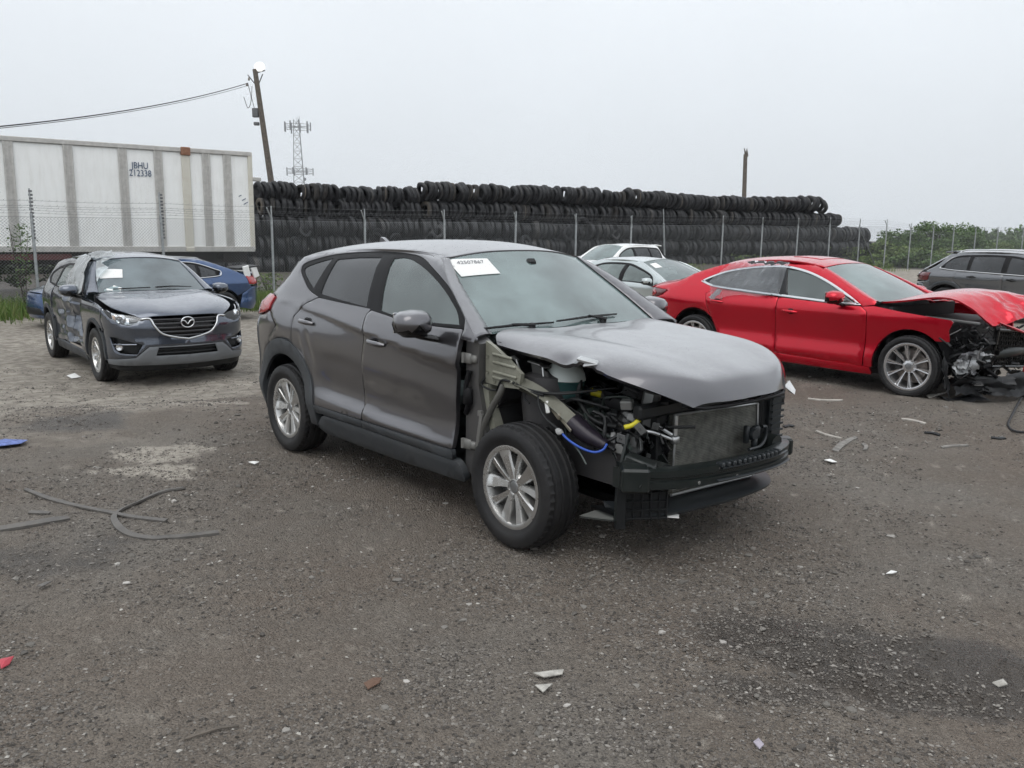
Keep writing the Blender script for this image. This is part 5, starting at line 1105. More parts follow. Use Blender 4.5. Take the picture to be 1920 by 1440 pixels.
mb = MB(); mb.tube(smooth_pts([(.584, -.52, .836), (.60, -.545, .79), (.59, -.585, .757), (.561, -.62, .742)], 6), .013, 8); mb.build('yellow_hose', yel, TU, True)
mb = MB(); mb.tube(smooth_pts([(.28, -.80, .70), (.34, -.80, .665), (.41, -.775, .63), (.465, -.735, .612), (.495, -.70, .625), (.503, -.68, .655)], 6), .0065, 7); mb.build('blue_wire', pm('blue_wire', (.03, .09, .42), .4), TU, True)
wires(TU, 'wire', [([(-.30, -.83, .90), (-.32, -.84, .86), (-.25, -.835, .84), (-.20, -.83, .845)], .006), ([(-.20, -.815, .87), (-.16, -.82, .905), (-.08, -.81, .90), (.05, -.79, .875), (.2, -.74, .872), (.35, -.6, .90)], .007), ([(-.10, -.77, .93), (-.08, -.80, .90), (.03, -.80, .87), (.13, -.78, .86)], .006), ([(.10, -.79, .855), (.12, -.80, .80), (.17, -.80, .745), (.28, -.80, .70)], .007), ([(.12, -.77, .87), (.25, -.68, .885), (.4, -.5, .91)], .005), ([(-.04, -.76, .87), (-.02, -.78, .82), (.02, -.78, .80)], .006)], blk)
wires(TU, 'hose', [([(.14, -.52, .93), (.17, -.55, .90), (.17, -.56, .82), (.22, -.55, .77)], .015), ([(.12, -.60, .80), (.18, -.60, .825), (.28, -.55, .81), (.34, -.5, .79)], .011), ([(.22, -.58, .79), (.28, -.58, .74), (.36, -.56, .715), (.45, -.55, .715)], .014), ([(.28, -.62, .76), (.34, -.64, .68), (.38, -.65, .64), (.42, -.65, .635)], .009), ([(.42, -.65, .635), (.47, -.62, .66), (.52, -.57, .71), (.56, -.52, .76)], .010), ([(.40, -.48, .86), (.46, -.44, .83), (.55, -.40, .80), (.60, -.36, .84)], .017), ([(.25, -.42, .80), (.32, -.44, .75), (.40, -.42, .74), (.48, -.40, .79)], .02), ([(.56, -.46, .80), (.60, -.42, .84), (.62, -.36, .85)], .014)], pm('hose_black', (.02, .021, .022), .45))
mb = MB(); mb.tube(smooth_pts([(.27, -.805, .705), (.285, -.81, .69), (.30, -.80, .70)], 3), .014, 6); mb.lathe([(.012, .02), (.014, 0), (.012, -.03)], 8, 'Z', (.47, -.60, .675)); mb.box((.44, -.46, .765), (.05, .04, .03), bev=.008); mb.box((.495, -.49, .765), (.045, .035, .04), (0, .3, .5), bev=.008); mb.build('connector', pm('connector_grey', (.34, .345, .34), .4), TU)
mb = MB(); mb.box((.155, -.775, .80), (.025, .012, .065), (0, -.25, 0), bev=.003); mb.build('label_tag', paper, TU)
mb = MB(); mb.box((.20, -.735, .775), (.10, .05, .04), (0, .42, -.25), bev=.008)
for i in range(3): mb.box((.245+.012*i, -.745-.004*i, .735-.004*i), (.13, .008, .018), (0, .42, -.2), bev=.003)
mb.build('rail_bracket', pm('bracket_tan', (.26, .24, .19), .4, .5), TU)
jr2 = random.Random(11)
for i in range(26):
    p0 = Vector((jr2.uniform(.0, .5), jr2.uniform(-.70, -.35), jr2.uniform(.62, .90))); pts = [p0]
    for k in range(4): p0 = p0+Vector((jr2.uniform(-.03, .12), jr2.uniform(-.05, .07), jr2.uniform(-.08, .05))); pts.append(p0)
    mb = MB(); mb.tube(smooth_pts(pts, 4), jr2.choice([.004, .005, .007, .010]), 6); mb.build('wire', [blk, pm('hose_black', ()), pm('part_greenblack', ()), blk][i % 4], TU, 60)
for i in range(16):
    mb = MB(); c = (jr2.uniform(.10, .56), jr2.uniform(-.62, -.34), jr2.uniform(.60, .86)); mb.box(c, (jr2.uniform(.02, .07), jr2.uniform(.02, .06), jr2.uniform(.02, .06)), (jr2.uniform(-.5, .5), jr2.uniform(-.5, .5), jr2.uniform(-1, 1)), bev=.006); mb.build('connector', [pm('junk_light', (.30, .30, .29), .4, .4), pm('part_grey', ()), blk, pm('part_grey', ())][i % 4], TU)
# radiator pack
core = bpy.data.materials.new('radiator_core'); core.use_nodes = True; t = core.node_tree; b = t.nodes['Principled BSDF']; MATS['radiator_core'] = core
tcx = t.nodes.new('ShaderNodeTexCoord'); wv = t.nodes.new('ShaderNodeTexWave'); wv.bands_direction = 'Z'; wv.inputs['Scale'].default_value = 34; wv.inputs['Distortion'].default_value = .3; t.links.new(tcx.outputs['Object'], wv.inputs['Vector'])
nn_ = t.nodes.new('ShaderNodeTexNoise'); nn_.inputs['Scale'].default_value = 22; nn_.inputs['Detail'].default_value = 8; t.links.new(tcx.outputs['Object'], nn_.inputs['Vector'])
rp = t.nodes.new('ShaderNodeValToRGB'); rp.color_ramp.elements[0].color = (.105, .108, .095, 1); rp.color_ramp.elements[1].color = (.235, .235, .21, 1); rp.color_ramp.elements[0].position = .3; rp.color_ramp.elements[1].position = .7
ml = t.nodes.new('ShaderNodeMix'); ml.data_type = 'RGBA'; ml.blend_type = 'MULTIPLY'; ml.inputs[0].default_value = .25; t.links.new(nn_.outputs[0], rp.inputs[0]); t.links.new(rp.outputs[0], ml.inputs[6]); t.links.new(wv.outputs[0], ml.inputs[7]); t.links.new(ml.outputs[2], b.inputs['Base Color'])
b.inputs['Roughness'].default_value = .65; b.inputs['Metallic'].default_value = .3; bpn = t.nodes.new('ShaderNodeBump'); bpn.inputs['Strength'].default_value = .5; bpn.inputs['Distance'].default_value = .01; t.links.new(wv.outputs[0], bpn.inputs['Height']); t.links.new(bpn.outputs[0], b.inputs['Normal'])
mb = MB(); mb.add([(.62, -.300, .775), (.62, .455, .745), (.63, .455, .34), (.63, -.300, .34), (.585, -.300, .775), (.585, .455, .745), (.595, .455, .34), (.595, -.300, .34)], [(0, 1, 2, 3)[::-1], (4, 5, 6, 7), (0, 4, 5, 1)[::-1], (1, 5, 6, 2)[::-1], (3, 7, 4, 0)]); mb.build('radiator', core, TU, recalc=True)
mb = MB(); mb.tube([(.625, -.305, .777), (.625, .46, .747)], .006, 6); mb.tube([(.625, .462, .747), (.635, .462, .52)], .009, 6); mb.tube([(.665, -.36, .398), (.665, .42, .375)], .008, 6); mb.tube([(.67, -.36, .362), (.67, .36, .342)], .008, 6); mb.tube([(.665, .385, .378), (.67, .385, .34)], .008, 5); mb.build('radiator_frame', alu, TU, 50)
cyl('receiver_drier', (.635, -.305, .775), (.635, -.305, .655), .014, alu)
mb = MB(); mb.tube(smooth_pts([(.56, -.50, .705), (.60, -.45, .70), (.635, -.34, .655), (.64, -.31, .64)], 4), .0095, 7); mb.tube([(.58, -.41, .735), (.635, -.33, .675)], .0095, 7); mb.box((.64, -.31, .648), (.035, .05, .045), bev=.008); mb.tube([(.64, -.31, .63), (.64, -.315, .50)], .006, 6); mb.build('coolant_pipe', alu, TU, 50)
mb = MB(); mb.box((.60, -.03, .815), (.06, 1.10, .075), bev=.015); mb.box((.60, .50, .60), (.10, .08, .50), bev=.01); mb.box((.57, -.36, .60), (.06, .08, .48), bev=.01); mb.build('radiator_support', blk, TU)
mb = MB(); mb.box((.655, .57, .645), (.055, .115, .40), bev=.012)
for i in range(10): mb.box((.687, .57, .47+i*.038), (.012, .118, .012))
mb.build('air_duct', pm('duct_grey', (.022, .026, .029), .42), TU)
mb = MB(); mb.box((.66, .645, .76), (.03, .04, .08), bev=.01); mb.build('duct_clip', blk, TU)
mb = MB(); mb.lathe([(.001, .02), (.03, .02), (.038, .0), (.03, -.03), (.001, -.03)], 14, 'X', (.70, .31, .60)); mb.box((.685, .36, .60), (.04, .06, .08), bev=.012); mb.box((.685, .27, .60), (.03, .03, .10), bev=.006); mb.box((.70, .33, .545), (.03, .03, .06), bev=.006); mb.tube(smooth_pts([(.70, .40, .63), (.70, .44, .62), (.70, .44, .56), (.72, .36, .525), (.74, .22, .53)], 5), .010, 6); mb.build('horn', pm('duct_grey', ()), TU, 50)
jr3 = random.Random(23)
for i in range(34):
    c = (jr3.uniform(.48, .66), jr3.uniform(-.66, -.36), jr3.uniform(.42, .80)); mb = MB(); a_, b2_ = jr3.uniform(.02, .09), jr3.uniform(.015, .06)
    mb.box(c, (a_, .004, b2_), (jr3.uniform(-.4, .4), jr3.uniform(-.8, .8), jr3.uniform(-.9, .9)), bev=.001); mb.lathe([(.001, .004), (.006, .003), (.007, -.004)], 7, 'Y', (c[0], c[1]-.004, c[2])); mb.build('bracket', [ec, blk, pm('part_grey', ()), ec, blkg][i % 5], TU)
for i in range(10):
    y = -.66+i*.145; x = float(np.interp(y, [-.73, -.62, -.40, -.12, .12, .38, .58, .69], [.66, .76, .835, .862, .86, .83, .755, .68])); mb = MB(); mb.lathe([(.001, .006), (.009, .005), (.011, 0)], 8, 'X', (x+.013, y, .515-.045*(y+.7)/1.4+(.03 if i % 2 else -.03))); mb.build('bolt', pm('hinge_grey', ()), TU, 40)
# bumper beam with slotted edge
zof = lambda y: .515-.045*(y+.7)/1.4
bc = curve([(.66, -.735, 0), (.76, -.62, 0), (.835, -.40, 0), (.862, -.12, 0), (.860, .12, 0), (.83, .38, 0), (.755, .58, 0), (.68, .69, 0)])
tt = np.linspace(0, 1, 41); cc = bc(tt); sec = [(0, -.052), (.014, -.046), (.014, -.012), (.002, -.006), (.002, .006), (.014, .012), (.014, .046), (0, .052), (-.06, .052), (-.06, -.052)]
mb = MB(); vs = []; L_ = len(sec)
for x, y, _ in cc: vs += [(x+a_, y, zof(y)+h_) for a_, h_ in sec]
mb.add(vs, [(i*L_+k, i*L_+(k+1) % L_, (i+1)*L_+(k+1) % L_, (i+1)*L_+k) for i in range(40) for k in range(L_)]+[tuple(range(L_)), tuple(40*L_+k for k in range(L_))[::-1]]); mb.build('bumper_beam', ec, TU, 30, recalc=True)
mb = MB()
for i in range(13):
    y = -.22+i*.045; x = float(np.interp(y, cc[:, 1], cc[:, 0])); mb.box((x+.012, y, zof(y)+.048), (.05, .026, .026), bev=.006)
mb.build('absorber_teeth', pm('duct_grey', ()), TU)
mb = MB()
for dz, y0, y1 in ((-.002, -.25, .52), (.030, -.22, .45)):
    ys = np.linspace(y0, y1, 12); mb.tube([(float(np.interp(y, cc[:, 1], cc[:, 0]))+.022, y, zof(y)+dz-.03*(dz < 0)) for y in ys], .010, 6, flat=.6)
mb.build('absorber_rib', pm('duct_grey', ()), TU, 50)
mb = MB(); mb.box((.70, -.69, .525), (.16, .14, .12), (0, 0, -.75), bev=.012)
for y_, z_ in ((-.745, .50), (-.70, .49)): mb.lathe([(.001, .004), (.011, .004), (.013, 0)], 8, 'X', (.775-.0*abs(y_), y_+.02, z_))
mb.build('crash_box', ec, TU); mb = MB(); mb.box((.665, .66, .475), (.13, .10, .10), (0, 0, .75), bev=.012); mb.build('crash_box', ec, TU)
for p_, s_ in (((.725, .672, .465), (.006, .03, .03)), ((.745, -.43, .285), (.06, .05, .006))): mb = MB(); mb.box(p_, s_, (0, 0, .7)); mb.build('sticker', paper, TU)
# lower valance
lc = curve([(.60, -.66, .30), (.74, -.52, .305), (.81, -.25, .31), (.825, 0, .305), (.81, .25, .30), (.74, .50, .295), (.64, .62, .295)])(np.linspace(0, 1, 25))
mb = MB(); vs = []
for x, y, z in lc: vs += [(x-.17, y*.93, z+.022), (x-.05, y, z+.012), (x-.022, y, z+.0), (x-.026, y, z-.012), (x-.16, y*.93, z-.01)]
mb.add(vs, [(i*5+k, i*5+(k+1) % 5, (i+1)*5+(k+1) % 5, (i+1)*5+k) for i in range(24) for k in range(5)]); mb.build('lower_valance', pm('duct_grey', ()), TU, 40, recalc=True)
mb = MB(); vs = []
for x, y, z in lc: vs += [(x-.25, y*.95, z-.018), (x-.05, y*.98, z-.018), (x-.05, y*.98, z-.026), (x-.25, y*.95, z-.026)]
mb.add(vs, [(i*4+k, i*4+(k+1) % 4, (i+1)*4+(k+1) % 4, (i+1)*4+k) for i in range(24) for k in range(4)]); mb.build('undertray_lip', blk, TU, recalc=True)
mb = MB(); ux = Vector((.55, .83, 0)).normalized(); o0 = Vector((.615, -.66, .275))
def gb(a, z, la, lz, d=.03): c = o0+ux*a+Vector((0, 0, z)); mb.box(c, (la, d, lz), (0, 0, math.atan2(ux.y, ux.x)), bev=.003)
for z in (.01, .055, .10, .145, .19): gb(.11, z, .22, .010)
for a in (.0, .045, .09, .135, .18, .22): gb(a, .10, .009, .20)
gb(.11, .10, .22, .2, .004); gb(-.02, .08, .05, .24, .05); mb.build('louvre_corner', blk, TU)
mb = MB(); mb.tube([(.60, -.69, .28), (.60, -.68, .45), (.575, -.63, .60), (.56, -.58, .70)], [.03, .026, .022, .018], 6, flat=.5); mb.box((.66, -.60, .57), (.16, .10, .06), (0, .3, .5), bev=.01); mb.build('headlamp_bracket', ec, TU, 40)
mb = MB(); mb.add([(.34, -.705, .235), (.43, -.50, .292), (.50, -.50, .285), (.63, -.60, .28), (.60, -.63, .262), (.48, -.66, .245)], [(0, 1, 2, 3, 4, 5)]); mb.add([(.34, -.70, .225), (.43, -.495, .282), (.50, -.495, .275), (.63, -.595, .27), (.60, -.625, .252), (.48, -.655, .235)], [(5, 4, 3, 2, 1, 0)]); mb.build('undertray_flap', pm('flap_grey', (.15, .155, .145), .5), TU)
mb = MB(); mb.box((-.05, 0, .27), (1.1, .9, .05), bev=.01); mb.build('subframe', rubm, TU)
mb = MB(); mb.add([(.70, .60, .845), (.74, .66, .82), (.66, .72, .86), (.68, .70, .79), (.76, .62, .80)], [(0, 1, 2), (0, 3, 4), (1, 3, 2), (0, 1, 4)]); mb.build('headlamp_shard', pm('shard_white', (.6, .6, .6), .3), TU)
# ---------------------------------------------------------------- dark grey SUV with a crushed side, left
C_plan = [(-4.15, -3.61, 0.0), (-3.9, -3.60, .30), (-3.6, -3.55, .60), (-3.38, -3.40, .79), (-3.15, -3.16, .88), (-2.7, -2.7, .92), (-1.9, -1.9, .92), (-1.2, -1.2, .92), (-.6, -.6, .92), (0, 0, .92), (.3, .29, .91), (.55, .52, .875), (.8, .69, .78), (1.05, .79, .60), (1.35, .865, .33), (1.7, .905, 0.0)]
C_prof = [(.18, .93), (.30, .965), (.42, .99), (.55, .985), (.70, .985), (.85, .997), (.95, 1.0), (1.03, .985), (1.10, .955), (1.3, .85), (1.4, .79), (1.5, .71), (1.55, .65), (1.60, .55), (1.66, .40)]
C_dxr = [(.18, .14), (.35, .08), (.55, .02), (.75, 0.0), (.95, .02), (1.05, .09), (1.15, .15), (1.3, .36), (1.4, .5), (1.5, .6), (1.6, .7), (1.66, .75)]
C_dxf = [(.18, -.08), (.30, .0), (.42, .03), (.55, .03), (.65, .02), (.78, 0.02), (.88, -.02), (.95, -.09), (1.05, -.22), (1.66, -.4)]
sp_ = paint('paint_slate', (.088, .102, .130), .82, .30, dirt=.06, dirtcol=(.26, .26, .26))
add_sky_sheen(sp_, .30, (.45, .465, .50))  # pale sky light painted onto the SUV's up-facing panels
SU = car_root('suv', 'slate_suv', 'slate grey SUV with crushed right doors, parked before the white trailer')
CL = body(C_plan, C_prof, C_dxr, C_dxf, pr=(-2.7, -3.7), pf=(.1, 1.2))
headl = [(.44, 1.000), (.78, .948), (1.05, .915), (1.14, .883), (1.07, .836), (.95, .804), (.82, .828), (.62, .897)]
grl = [(1.235, .889), (1.43, .908), (1.7, .912), (1.7, .615), (1.52, .648), (1.36, .695), (1.27, .79)]
fog = [(.57, .651), (.72, .649), (.93, .601), (1.11, .557), (1.03, .431), (.78, .447), (.68, .495)]
lgr = [(1.31, .515), (1.7, .512), (1.7, .405), (1.27, .407)]
skid = [(.46, .357), (1.01, .388), (1.19, .527), (1.7, .53), (1.7, .285), (1.09, .29), (.46, .296)]
def crumple(P, N):
    m_ = np.exp(-(((P[:, 0]+1.35)/.75)**2+((P[:, 2]-.75)/.42)**2)); s = -.14*m_*np.exp(-((P[:, 0]+1.15)/.35)**2)-.05*m_
    return N*s[:, None]+rough_noise(.035, 4.2, 3)(P, N)*m_[:, None]
bp_ = [(.44, .996), (.37, .86), (.40, .70), (.42, .50), (.40, .36), (1.0, .392), (1.18, .532), (1.7, .535), (1.7, .61)]+grl[4:]+[grl[0], (1.15, .885), (1.145, .874), (1.07, .83), (.95, .798), (.82, .822), (.61, .89)]
both('front_bumper', bp_, CL, sp_, SU, .05, .02, holes=(rounded(fog, .02),), center=(-.5, 0, .6))
both('fog_pocket', rounded(fog, .02), CL, blk, SU, .05, .02, off=-.06, center=(-.5, 0, .6))
both('skid_plate', skid, CL, pm('skid_grey', (.17, .18, .19), .45, .3), SU, .05, .02, holes=(lgr,), off=.004, center=(-.5, 0, .6))
both('lower_grille', lgr, CL, blk, SU, .05, .01, off=-.04, center=(-.5, 0, .6))
both('bumper_lip', [(.40, .29), (1.09, .284), (1.7, .278), (1.7, .20), (1.0, .20), (.42, .24)], CL, blk, SU, .06, .02, off=-.01, center=(-.5, 0, .6))
both('grille_back', grl, CL, blkg, SU, .05, .01, off=-.05, center=(-.5, 0, .6))
for i in range(5):
    z0 = .865-i*.052; p0 = 1.27+.0*i if i < 2 else (1.29, 1.34, 1.43)[i-2]; pp = np.linspace(p0, 1.7, 12); Q = CL(pp, np.full(12, z0)-.00*(pp)); Q = Q+[-.015, 0, 0]; full = [tuple(q) for q in Q]+[(q[0], -q[1], q[2]) for q in Q[::-1][1:]]
    mb = MB(); mb.tube(full, .013, 6, flat=.9); mb.build('grille_slat', pm('slat_grey', (.055, .055, .058), .35, .4), SU, 50)
for i in range(2):
    z0 = .485-i*.045; pp = np.linspace(1.3, 1.7, 10); Q = CL(pp, np.full(10, z0))+[-.02, 0, 0]; mb = MB(); mb.tube([tuple(q) for q in Q]+[(q[0], -q[1], q[2]) for q in Q[::-1][1:]], .008, 5); mb.build('grille_slat', blk, SU)
ch = smooth_pts([tuple(CL(np.array([p]), np.array([z]))[0]+[.012, 0, 0]) for p, z in ((1.12, .878), (1.235, .880), (1.275, .79), (1.36, .692), (1.52, .642), (1.7, .612))], 4); ch = ch+[Vector((q.x, -q.y, q.z)) for q in ch[::-1][1:]]
mb = MB(); mb.tube(ch, .011, 6, flat=1.3); mb.build('grille_surround', chrome_w, SU, True)
bd_ = bpy.data.objects.new('badge', None); COL.objects.link(bd_); bd_.parent = SU; bd_.location = (.935, 0, .826)
mb = MB(); mb.tube([(0, .082*math.cos(a), .066*math.sin(a)) for a in np.linspace(0, 2*math.pi, 33)], .0085, 8, False); mb.build('badge_ring', chrome, bd_, True)
mb = MB(); wv_ = smooth_pts([(0, -.078, .016), (0, -.055, .026), (0, -.03, .014), (0, 0, -.022), (0, .03, .014), (0, .055, .026), (0, .078, .016)], 5); mb.tube(wv_, .0085, 7, flat=1.); mb.build('badge_wings', chrome, bd_, True)
mb = MB(); mb.lathe([(.001, -.01), (.075, -.01), (.078, -.02)], 24, 'X'); o = mb.build('badge_plate', blkg, bd_); o.scale = (1, 1, .82)
for mir in (1, -1):
    hd = bpy.data.objects.new('headlight', None); COL.objects.link(hd); hd.parent = SU
    patch('lamp_housing', headl, CL, reflm, hd, .04, .01, off=-.05, center=(-.5, 0, .6), mirror=mir < 0)
    C_ = CL(np.array([.86]), np.array([.880]))[0]*[1, mir, 1]
    mb = MB(); mb.lathe([(.030, .02), (.046, .03), (.058, .02), (.062, -.02)], 20, 'X'); mb.build('lamp_bezel', chrome, hd, 50, tuple(C_+[-.035, 0, -.005]), (0, 0, -mir*.75))
    mb = MB(); mb.lathe([(.001, .028), (.02, .022), (.031, .005)], 18, 'X'); mb.build('projector_lens', pm('lens_dark', (.10, .11, .12), .05, .0, 1), hd, True, tuple(C_+[-.03, 0, -.005]), (0, 0, -mir*.75))
    patch('amber_reflector', [(.60, .945), (.72, .93), (.74, .87), (.66, .895)], CL, amber, hd, .04, .006, off=-.02, center=(-.5, 0, .6), mirror=mir < 0)
    patch('lamp_bezel', [(.96, .895), (1.10, .882), (1.05, .845), (.95, .825)], CL, pm('bezel_dark', (.06, .06, .065), .3, .5), hd, .04, .006, off=-.025, center=(-.5, 0, .6), mirror=mir < 0)
    patch('lamp_cover', headl, CL, g_lamp, hd, .04, .004, off=.0, center=(-.5, 0, .6), mirror=mir < 0, curl=0)
    C_ = CL(np.array([.78]), np.array([.525]))[0]*[1, mir, 1]
    mb = MB(); mb.lathe([(.001, .0), (.025, .01), (.04, .012), (.048, .0), (.05, -.03)], 18, 'X'); mb.build('fog_lamp', reflm, SU, 50, tuple(C_+[-.03, 0, 0]), (0, 0, -mir*.7))
    mb = MB(); Q = CL(np.linspace(.66, 1.03, 8), np.full(8, .56)); mb.tube([(q[0]-.01, q[1]*mir, q[2]) for q in Q], .010, 6); mb.build('fog_trim', sp_, SU)
fen = [(.43, 1.004), (.36, .87), (.385, .72)]+arc(0, .385, .455, 35, 200, 22)[1:]+[(-.50, .30), (-.60, .30), (-.60, .60), (-.585, 1.0), (-.58, 1.085), (-.2, 1.075), (.15, 1.05)]
both('front_fender', fen, CL, sp_, SU, .06, .02)
both('arch_trim', arc(0, .385, .462, 188, -5, 24)+arc(0, .385, .415, -5, 188, 22), CL, clad, SU, .06, .03, off=.012)
both('arch_trim', arc(-2.7, .385, .462, 190, -8, 24)+arc(-2.7, .385, .415, -8, 190, 22), CL, clad, SU, .06, .03, off=.012)
dlo_c = [(-.62, 1.115), (-.80, 1.22), (-1.05, 1.355), (-1.3, 1.455), (-1.6, 1.50), (-2.1, 1.49), (-2.5, 1.43), (-2.85, 1.32), (-2.92, 1.25), (-2.7, 1.17), (-2.2, 1.145), (-1.4, 1.115)]
fgl = [(-.74, 1.13), (-.88, 1.225), (-1.1, 1.345), (-1.32, 1.43), (-1.50, 1.46), (-1.44, 1.13)]; rgl = [(-1.56, 1.13), (-1.62, 1.465), (-2.1, 1.46), (-2.22, 1.43), (-2.25, 1.16)]; qgl = [(-2.33, 1.175), (-2.32, 1.42), (-2.55, 1.385), (-2.80, 1.30), (-2.78, 1.25), (-2.66, 1.19)]
for mir in (False, True):
    patch('window_trim', dlo_c, CL, rubm, SU, .06, .015, holes=(fgl, rgl, qgl), off=-.004, mirror=mir)
    patch('rear_door_window', rgl, CL, g_clear if not mir else g_dark, SU, .08, .004, off=-.008, curl=0, mirror=mir); patch('quarter_window', qgl, CL, g_dark, SU, .08, .004, off=-.008, curl=0, mirror=mir); patch('front_door_window', fgl, CL, g_clear, SU, .08, .004, off=-.008, curl=0, mirror=mir)
    nz_ = None if mir else crumple
    patch('front_door', [(-.605, 1.10), (-1.0, 1.11), (-1.49, 1.118), (-1.49, .36), (-.62, .33), (-.61, .6)], CL, sp_, SU, .035 if not mir else .08, .02, noise=nz_, mirror=mir)
    patch('rear_door', [(-1.50, 1.118), (-1.9, 1.13), (-2.3, 1.143), (-2.35, 1.05), (-2.36, .78), (-2.28, .62), (-2.22, .37), (-1.50, .36)], CL, sp_, SU, .04 if not mir else .08, .02, noise=nz_, mirror=mir)
    cside = [(-.44, 1.15), (-.7, 1.29), (-.95, 1.45), (-1.15, 1.535), (-1.5, 1.575), (-2.1, 1.57), (-2.6, 1.53), (-2.95, 1.46), (-3.1, 1.33), (-3.22, 1.18), (-3.3, 1.0), (-3.3, .85), (-3.12, .70)]+arc(-2.7, .385, .468, 145, 35, 14)+[(-2.365, .78), (-2.355, 1.05), (-2.305, 1.146)]+dlo_c[9:8:-1]+[dlo_c[8], dlo_c[7], dlo_c[6], dlo_c[5], dlo_c[4], dlo_c[3], dlo_c[2], dlo_c[1], dlo_c[0], (-.56, 1.09), (-.44, 1.09)]
    patch('body_side', cside, CL, sp_, SU, .06, .02, mirror=mir)
    patch('sill_cladding', [(-2.22, .365), (-.56, .325), (-.53, .22), (-2.25, .24)], CL, clad, SU, .08, .03, mirror=mir)
    patch('rear_bumper', [(-3.12, .69), (-3.31, .84), (-4.15, .84), (-4.15, .32), (-3.2, .32), (-3.17, .5)], CL, sp_, SU, .08, .02, mirror=mir)
    patch('tailgate', [(-3.31, .85), (-4.15, .85), (-4.15, 1.55), (-3.3, 1.5), (-3.2, 1.35), (-3.3, 1.15)], CL, sp_, SU, .1, .02, mirror=mir)
croof = net([sym([(-.985, -.575, 1.548), (-.95, -.3, 1.592), (-.93, 0, 1.605)]), sym([(-1.3, -.60, 1.588), (-1.3, -.3, 1.64), (-1.3, 0, 1.655)]), sym([(-1.9, -.60, 1.588), (-1.9, -.3, 1.645), (-1.9, 0, 1.66)]), sym([(-2.6, -.57, 1.545), (-2.65, -.3, 1.60), (-2.67, 0, 1.615)]), sym([(-3.0, -.55, 1.49), (-3.1, -.3, 1.545), (-3.12, 0, 1.555)])])
patch('roof', [(0, 0), (1, 0), (1, 1), (0, 1)], croof, sp_, SU, .08, .02, scale=(1.15, 2.1))
cws = net([sym([(-.40, -.715, 1.150), (-.32, -.36, 1.165), (-.29, 0, 1.17)]), sym([(-.62, -.675, 1.285), (-.55, -.34, 1.315), (-.52, 0, 1.325)]), sym([(-.82, -.62, 1.42), (-.77, -.32, 1.46), (-.745, 0, 1.472)]), sym([(-.99, -.565, 1.535), (-.95, -.3, 1.58), (-.93, 0, 1.592)])])
patch('windscreen', [(0, 0), (1, 0), (1, 1), (0, 1)], cws, glass_mat('windscreen_grey', (.66, .80, .82), .30, (.36, .45, .48), 1.8), SU, .08, .005, scale=(1.3, .8), curl=0)
patch('windscreen_surround', [(0, 0), (1, 0), (1, 1), (0, 1)], cws, blkg, SU, .07, .003, scale=(1.3, .8), off=-.007, holes=([(.04, .09), (.96, .09), (.96, .96), (.04, .96)],), curl=0)
pillar(SU, sp_, CL(np.array([-.44, -.7, -.95, -1.15]), np.array([1.148, 1.288, 1.448, 1.533])), [(-.39, -.722, 1.152), (-.61, -.682, 1.288), (-.81, -.626, 1.423), (-.985, -.570, 1.54)])
chood = net([sym([(-.32, -.79, 1.10), (-.37, -.70, 1.142), (-.30, -.35, 1.162), (-.27, 0, 1.167)]), sym([(.10, -.795, 1.055), (.10, -.70, 1.095), (.12, -.36, 1.125), (.13, 0, 1.118)]), sym([(.42, -.765, 1.00), (.44, -.66, 1.038), (.48, -.36, 1.068), (.49, 0, 1.058)]), sym([(.66, -.64, .945), (.69, -.53, .968), (.74, -.31, .99), (.755, 0, .985)]), sym([(.785, -.52, .892), (.805, -.44, .905), (.85, -.25, .915), (.875, 0, .918)])], us=[0, .1, .3, .5, .7, .9, 1])
patch('bonnet', [(0, 0), (1, 0), (1, 1), (0, 1)], chood, sp_, SU, .06, .02, scale=(1.5, 1.25), center=(0, 0, .5))
z3_ = lambda x, y: (20+x/4, 440+y/4)
st = [tuple(solve_uv(cws, *z3_(*q), POSE['suv'])) for q in ((668, 262), (837, 262), (840, 325), (668, 332))]
patch('windscreen_sticker', st, cws, paper, SU, .06, .001, scale=(1.3, .8), off=.006)
st = [tuple(solve_uv(cws, *z3_(*q), POSE['suv'])) for q in ((690, 416), (775, 380), (833, 398), (825, 424))]
patch('dash_paper', st, cws, paper, SU, .06, .001, scale=(1.3, .8), off=.006, noise=rough_noise(.006, 9, 5))
mb = MB(); W1, W2 = [Vector(cws(np.array([u]), np.array([v]))[0])+Vector((.02, 0, .025)) for u, v in ((.50, .03), (.86, .035))]; mb.tube([W1, W1.lerp(W2, .5)+Vector((0, 0, .01)), W2], [.012, .01, .006], 6); mb.build('wiper', blkg, SU)
mb = MB(); W1, W2 = [Vector(cws(np.array([u]), np.array([v]))[0])+Vector((.02, 0, .025)) for u, v in ((.12, .025), (.45, .03))]; mb.tube([W1, W2], [.01, .007], 6); mb.build('wiper', blkg, SU)
mb = MB(); mb.box((-.88, 0, 1.495), (.04, .26, .07), bev=.02); mb.build('rear_view_mirror', blk, SU)
mirror_part(SU, -.70, -1.02, 1.175, sp_, -1, (.15, .25, .16)); mirror_part(SU, -.62, 1.02, 1.155, sp_, 1, (.14, .22, .15))
inner_tub(SU, (-3.4, -.2), .86, .32, 1.5, 1.1, .4)
mb = MB(); mb.box((.2, 0, .62), (.9, 1.05, .55), bev=.05); mb.build('engine_bay', rubm, SU)
mb = MB(); mb.box((-.30, 0, .75), (.04, 1.6, .75)); mb.build('firewall', int_m, SU)
headliner(SU, croof)
dash(SU, -.55, .7, 1.12); steering(SU, -.86, .37, 1.05)
for y in (-.37, .37): seat(SU, -1.3, y, .62, seat_m)
seat(SU, -2.2, 0, .64, seat_m, 1.2, head=False)
for c_ in (0, -2.7): wheel_well(SU, c_, .41, .9, zc=.385)
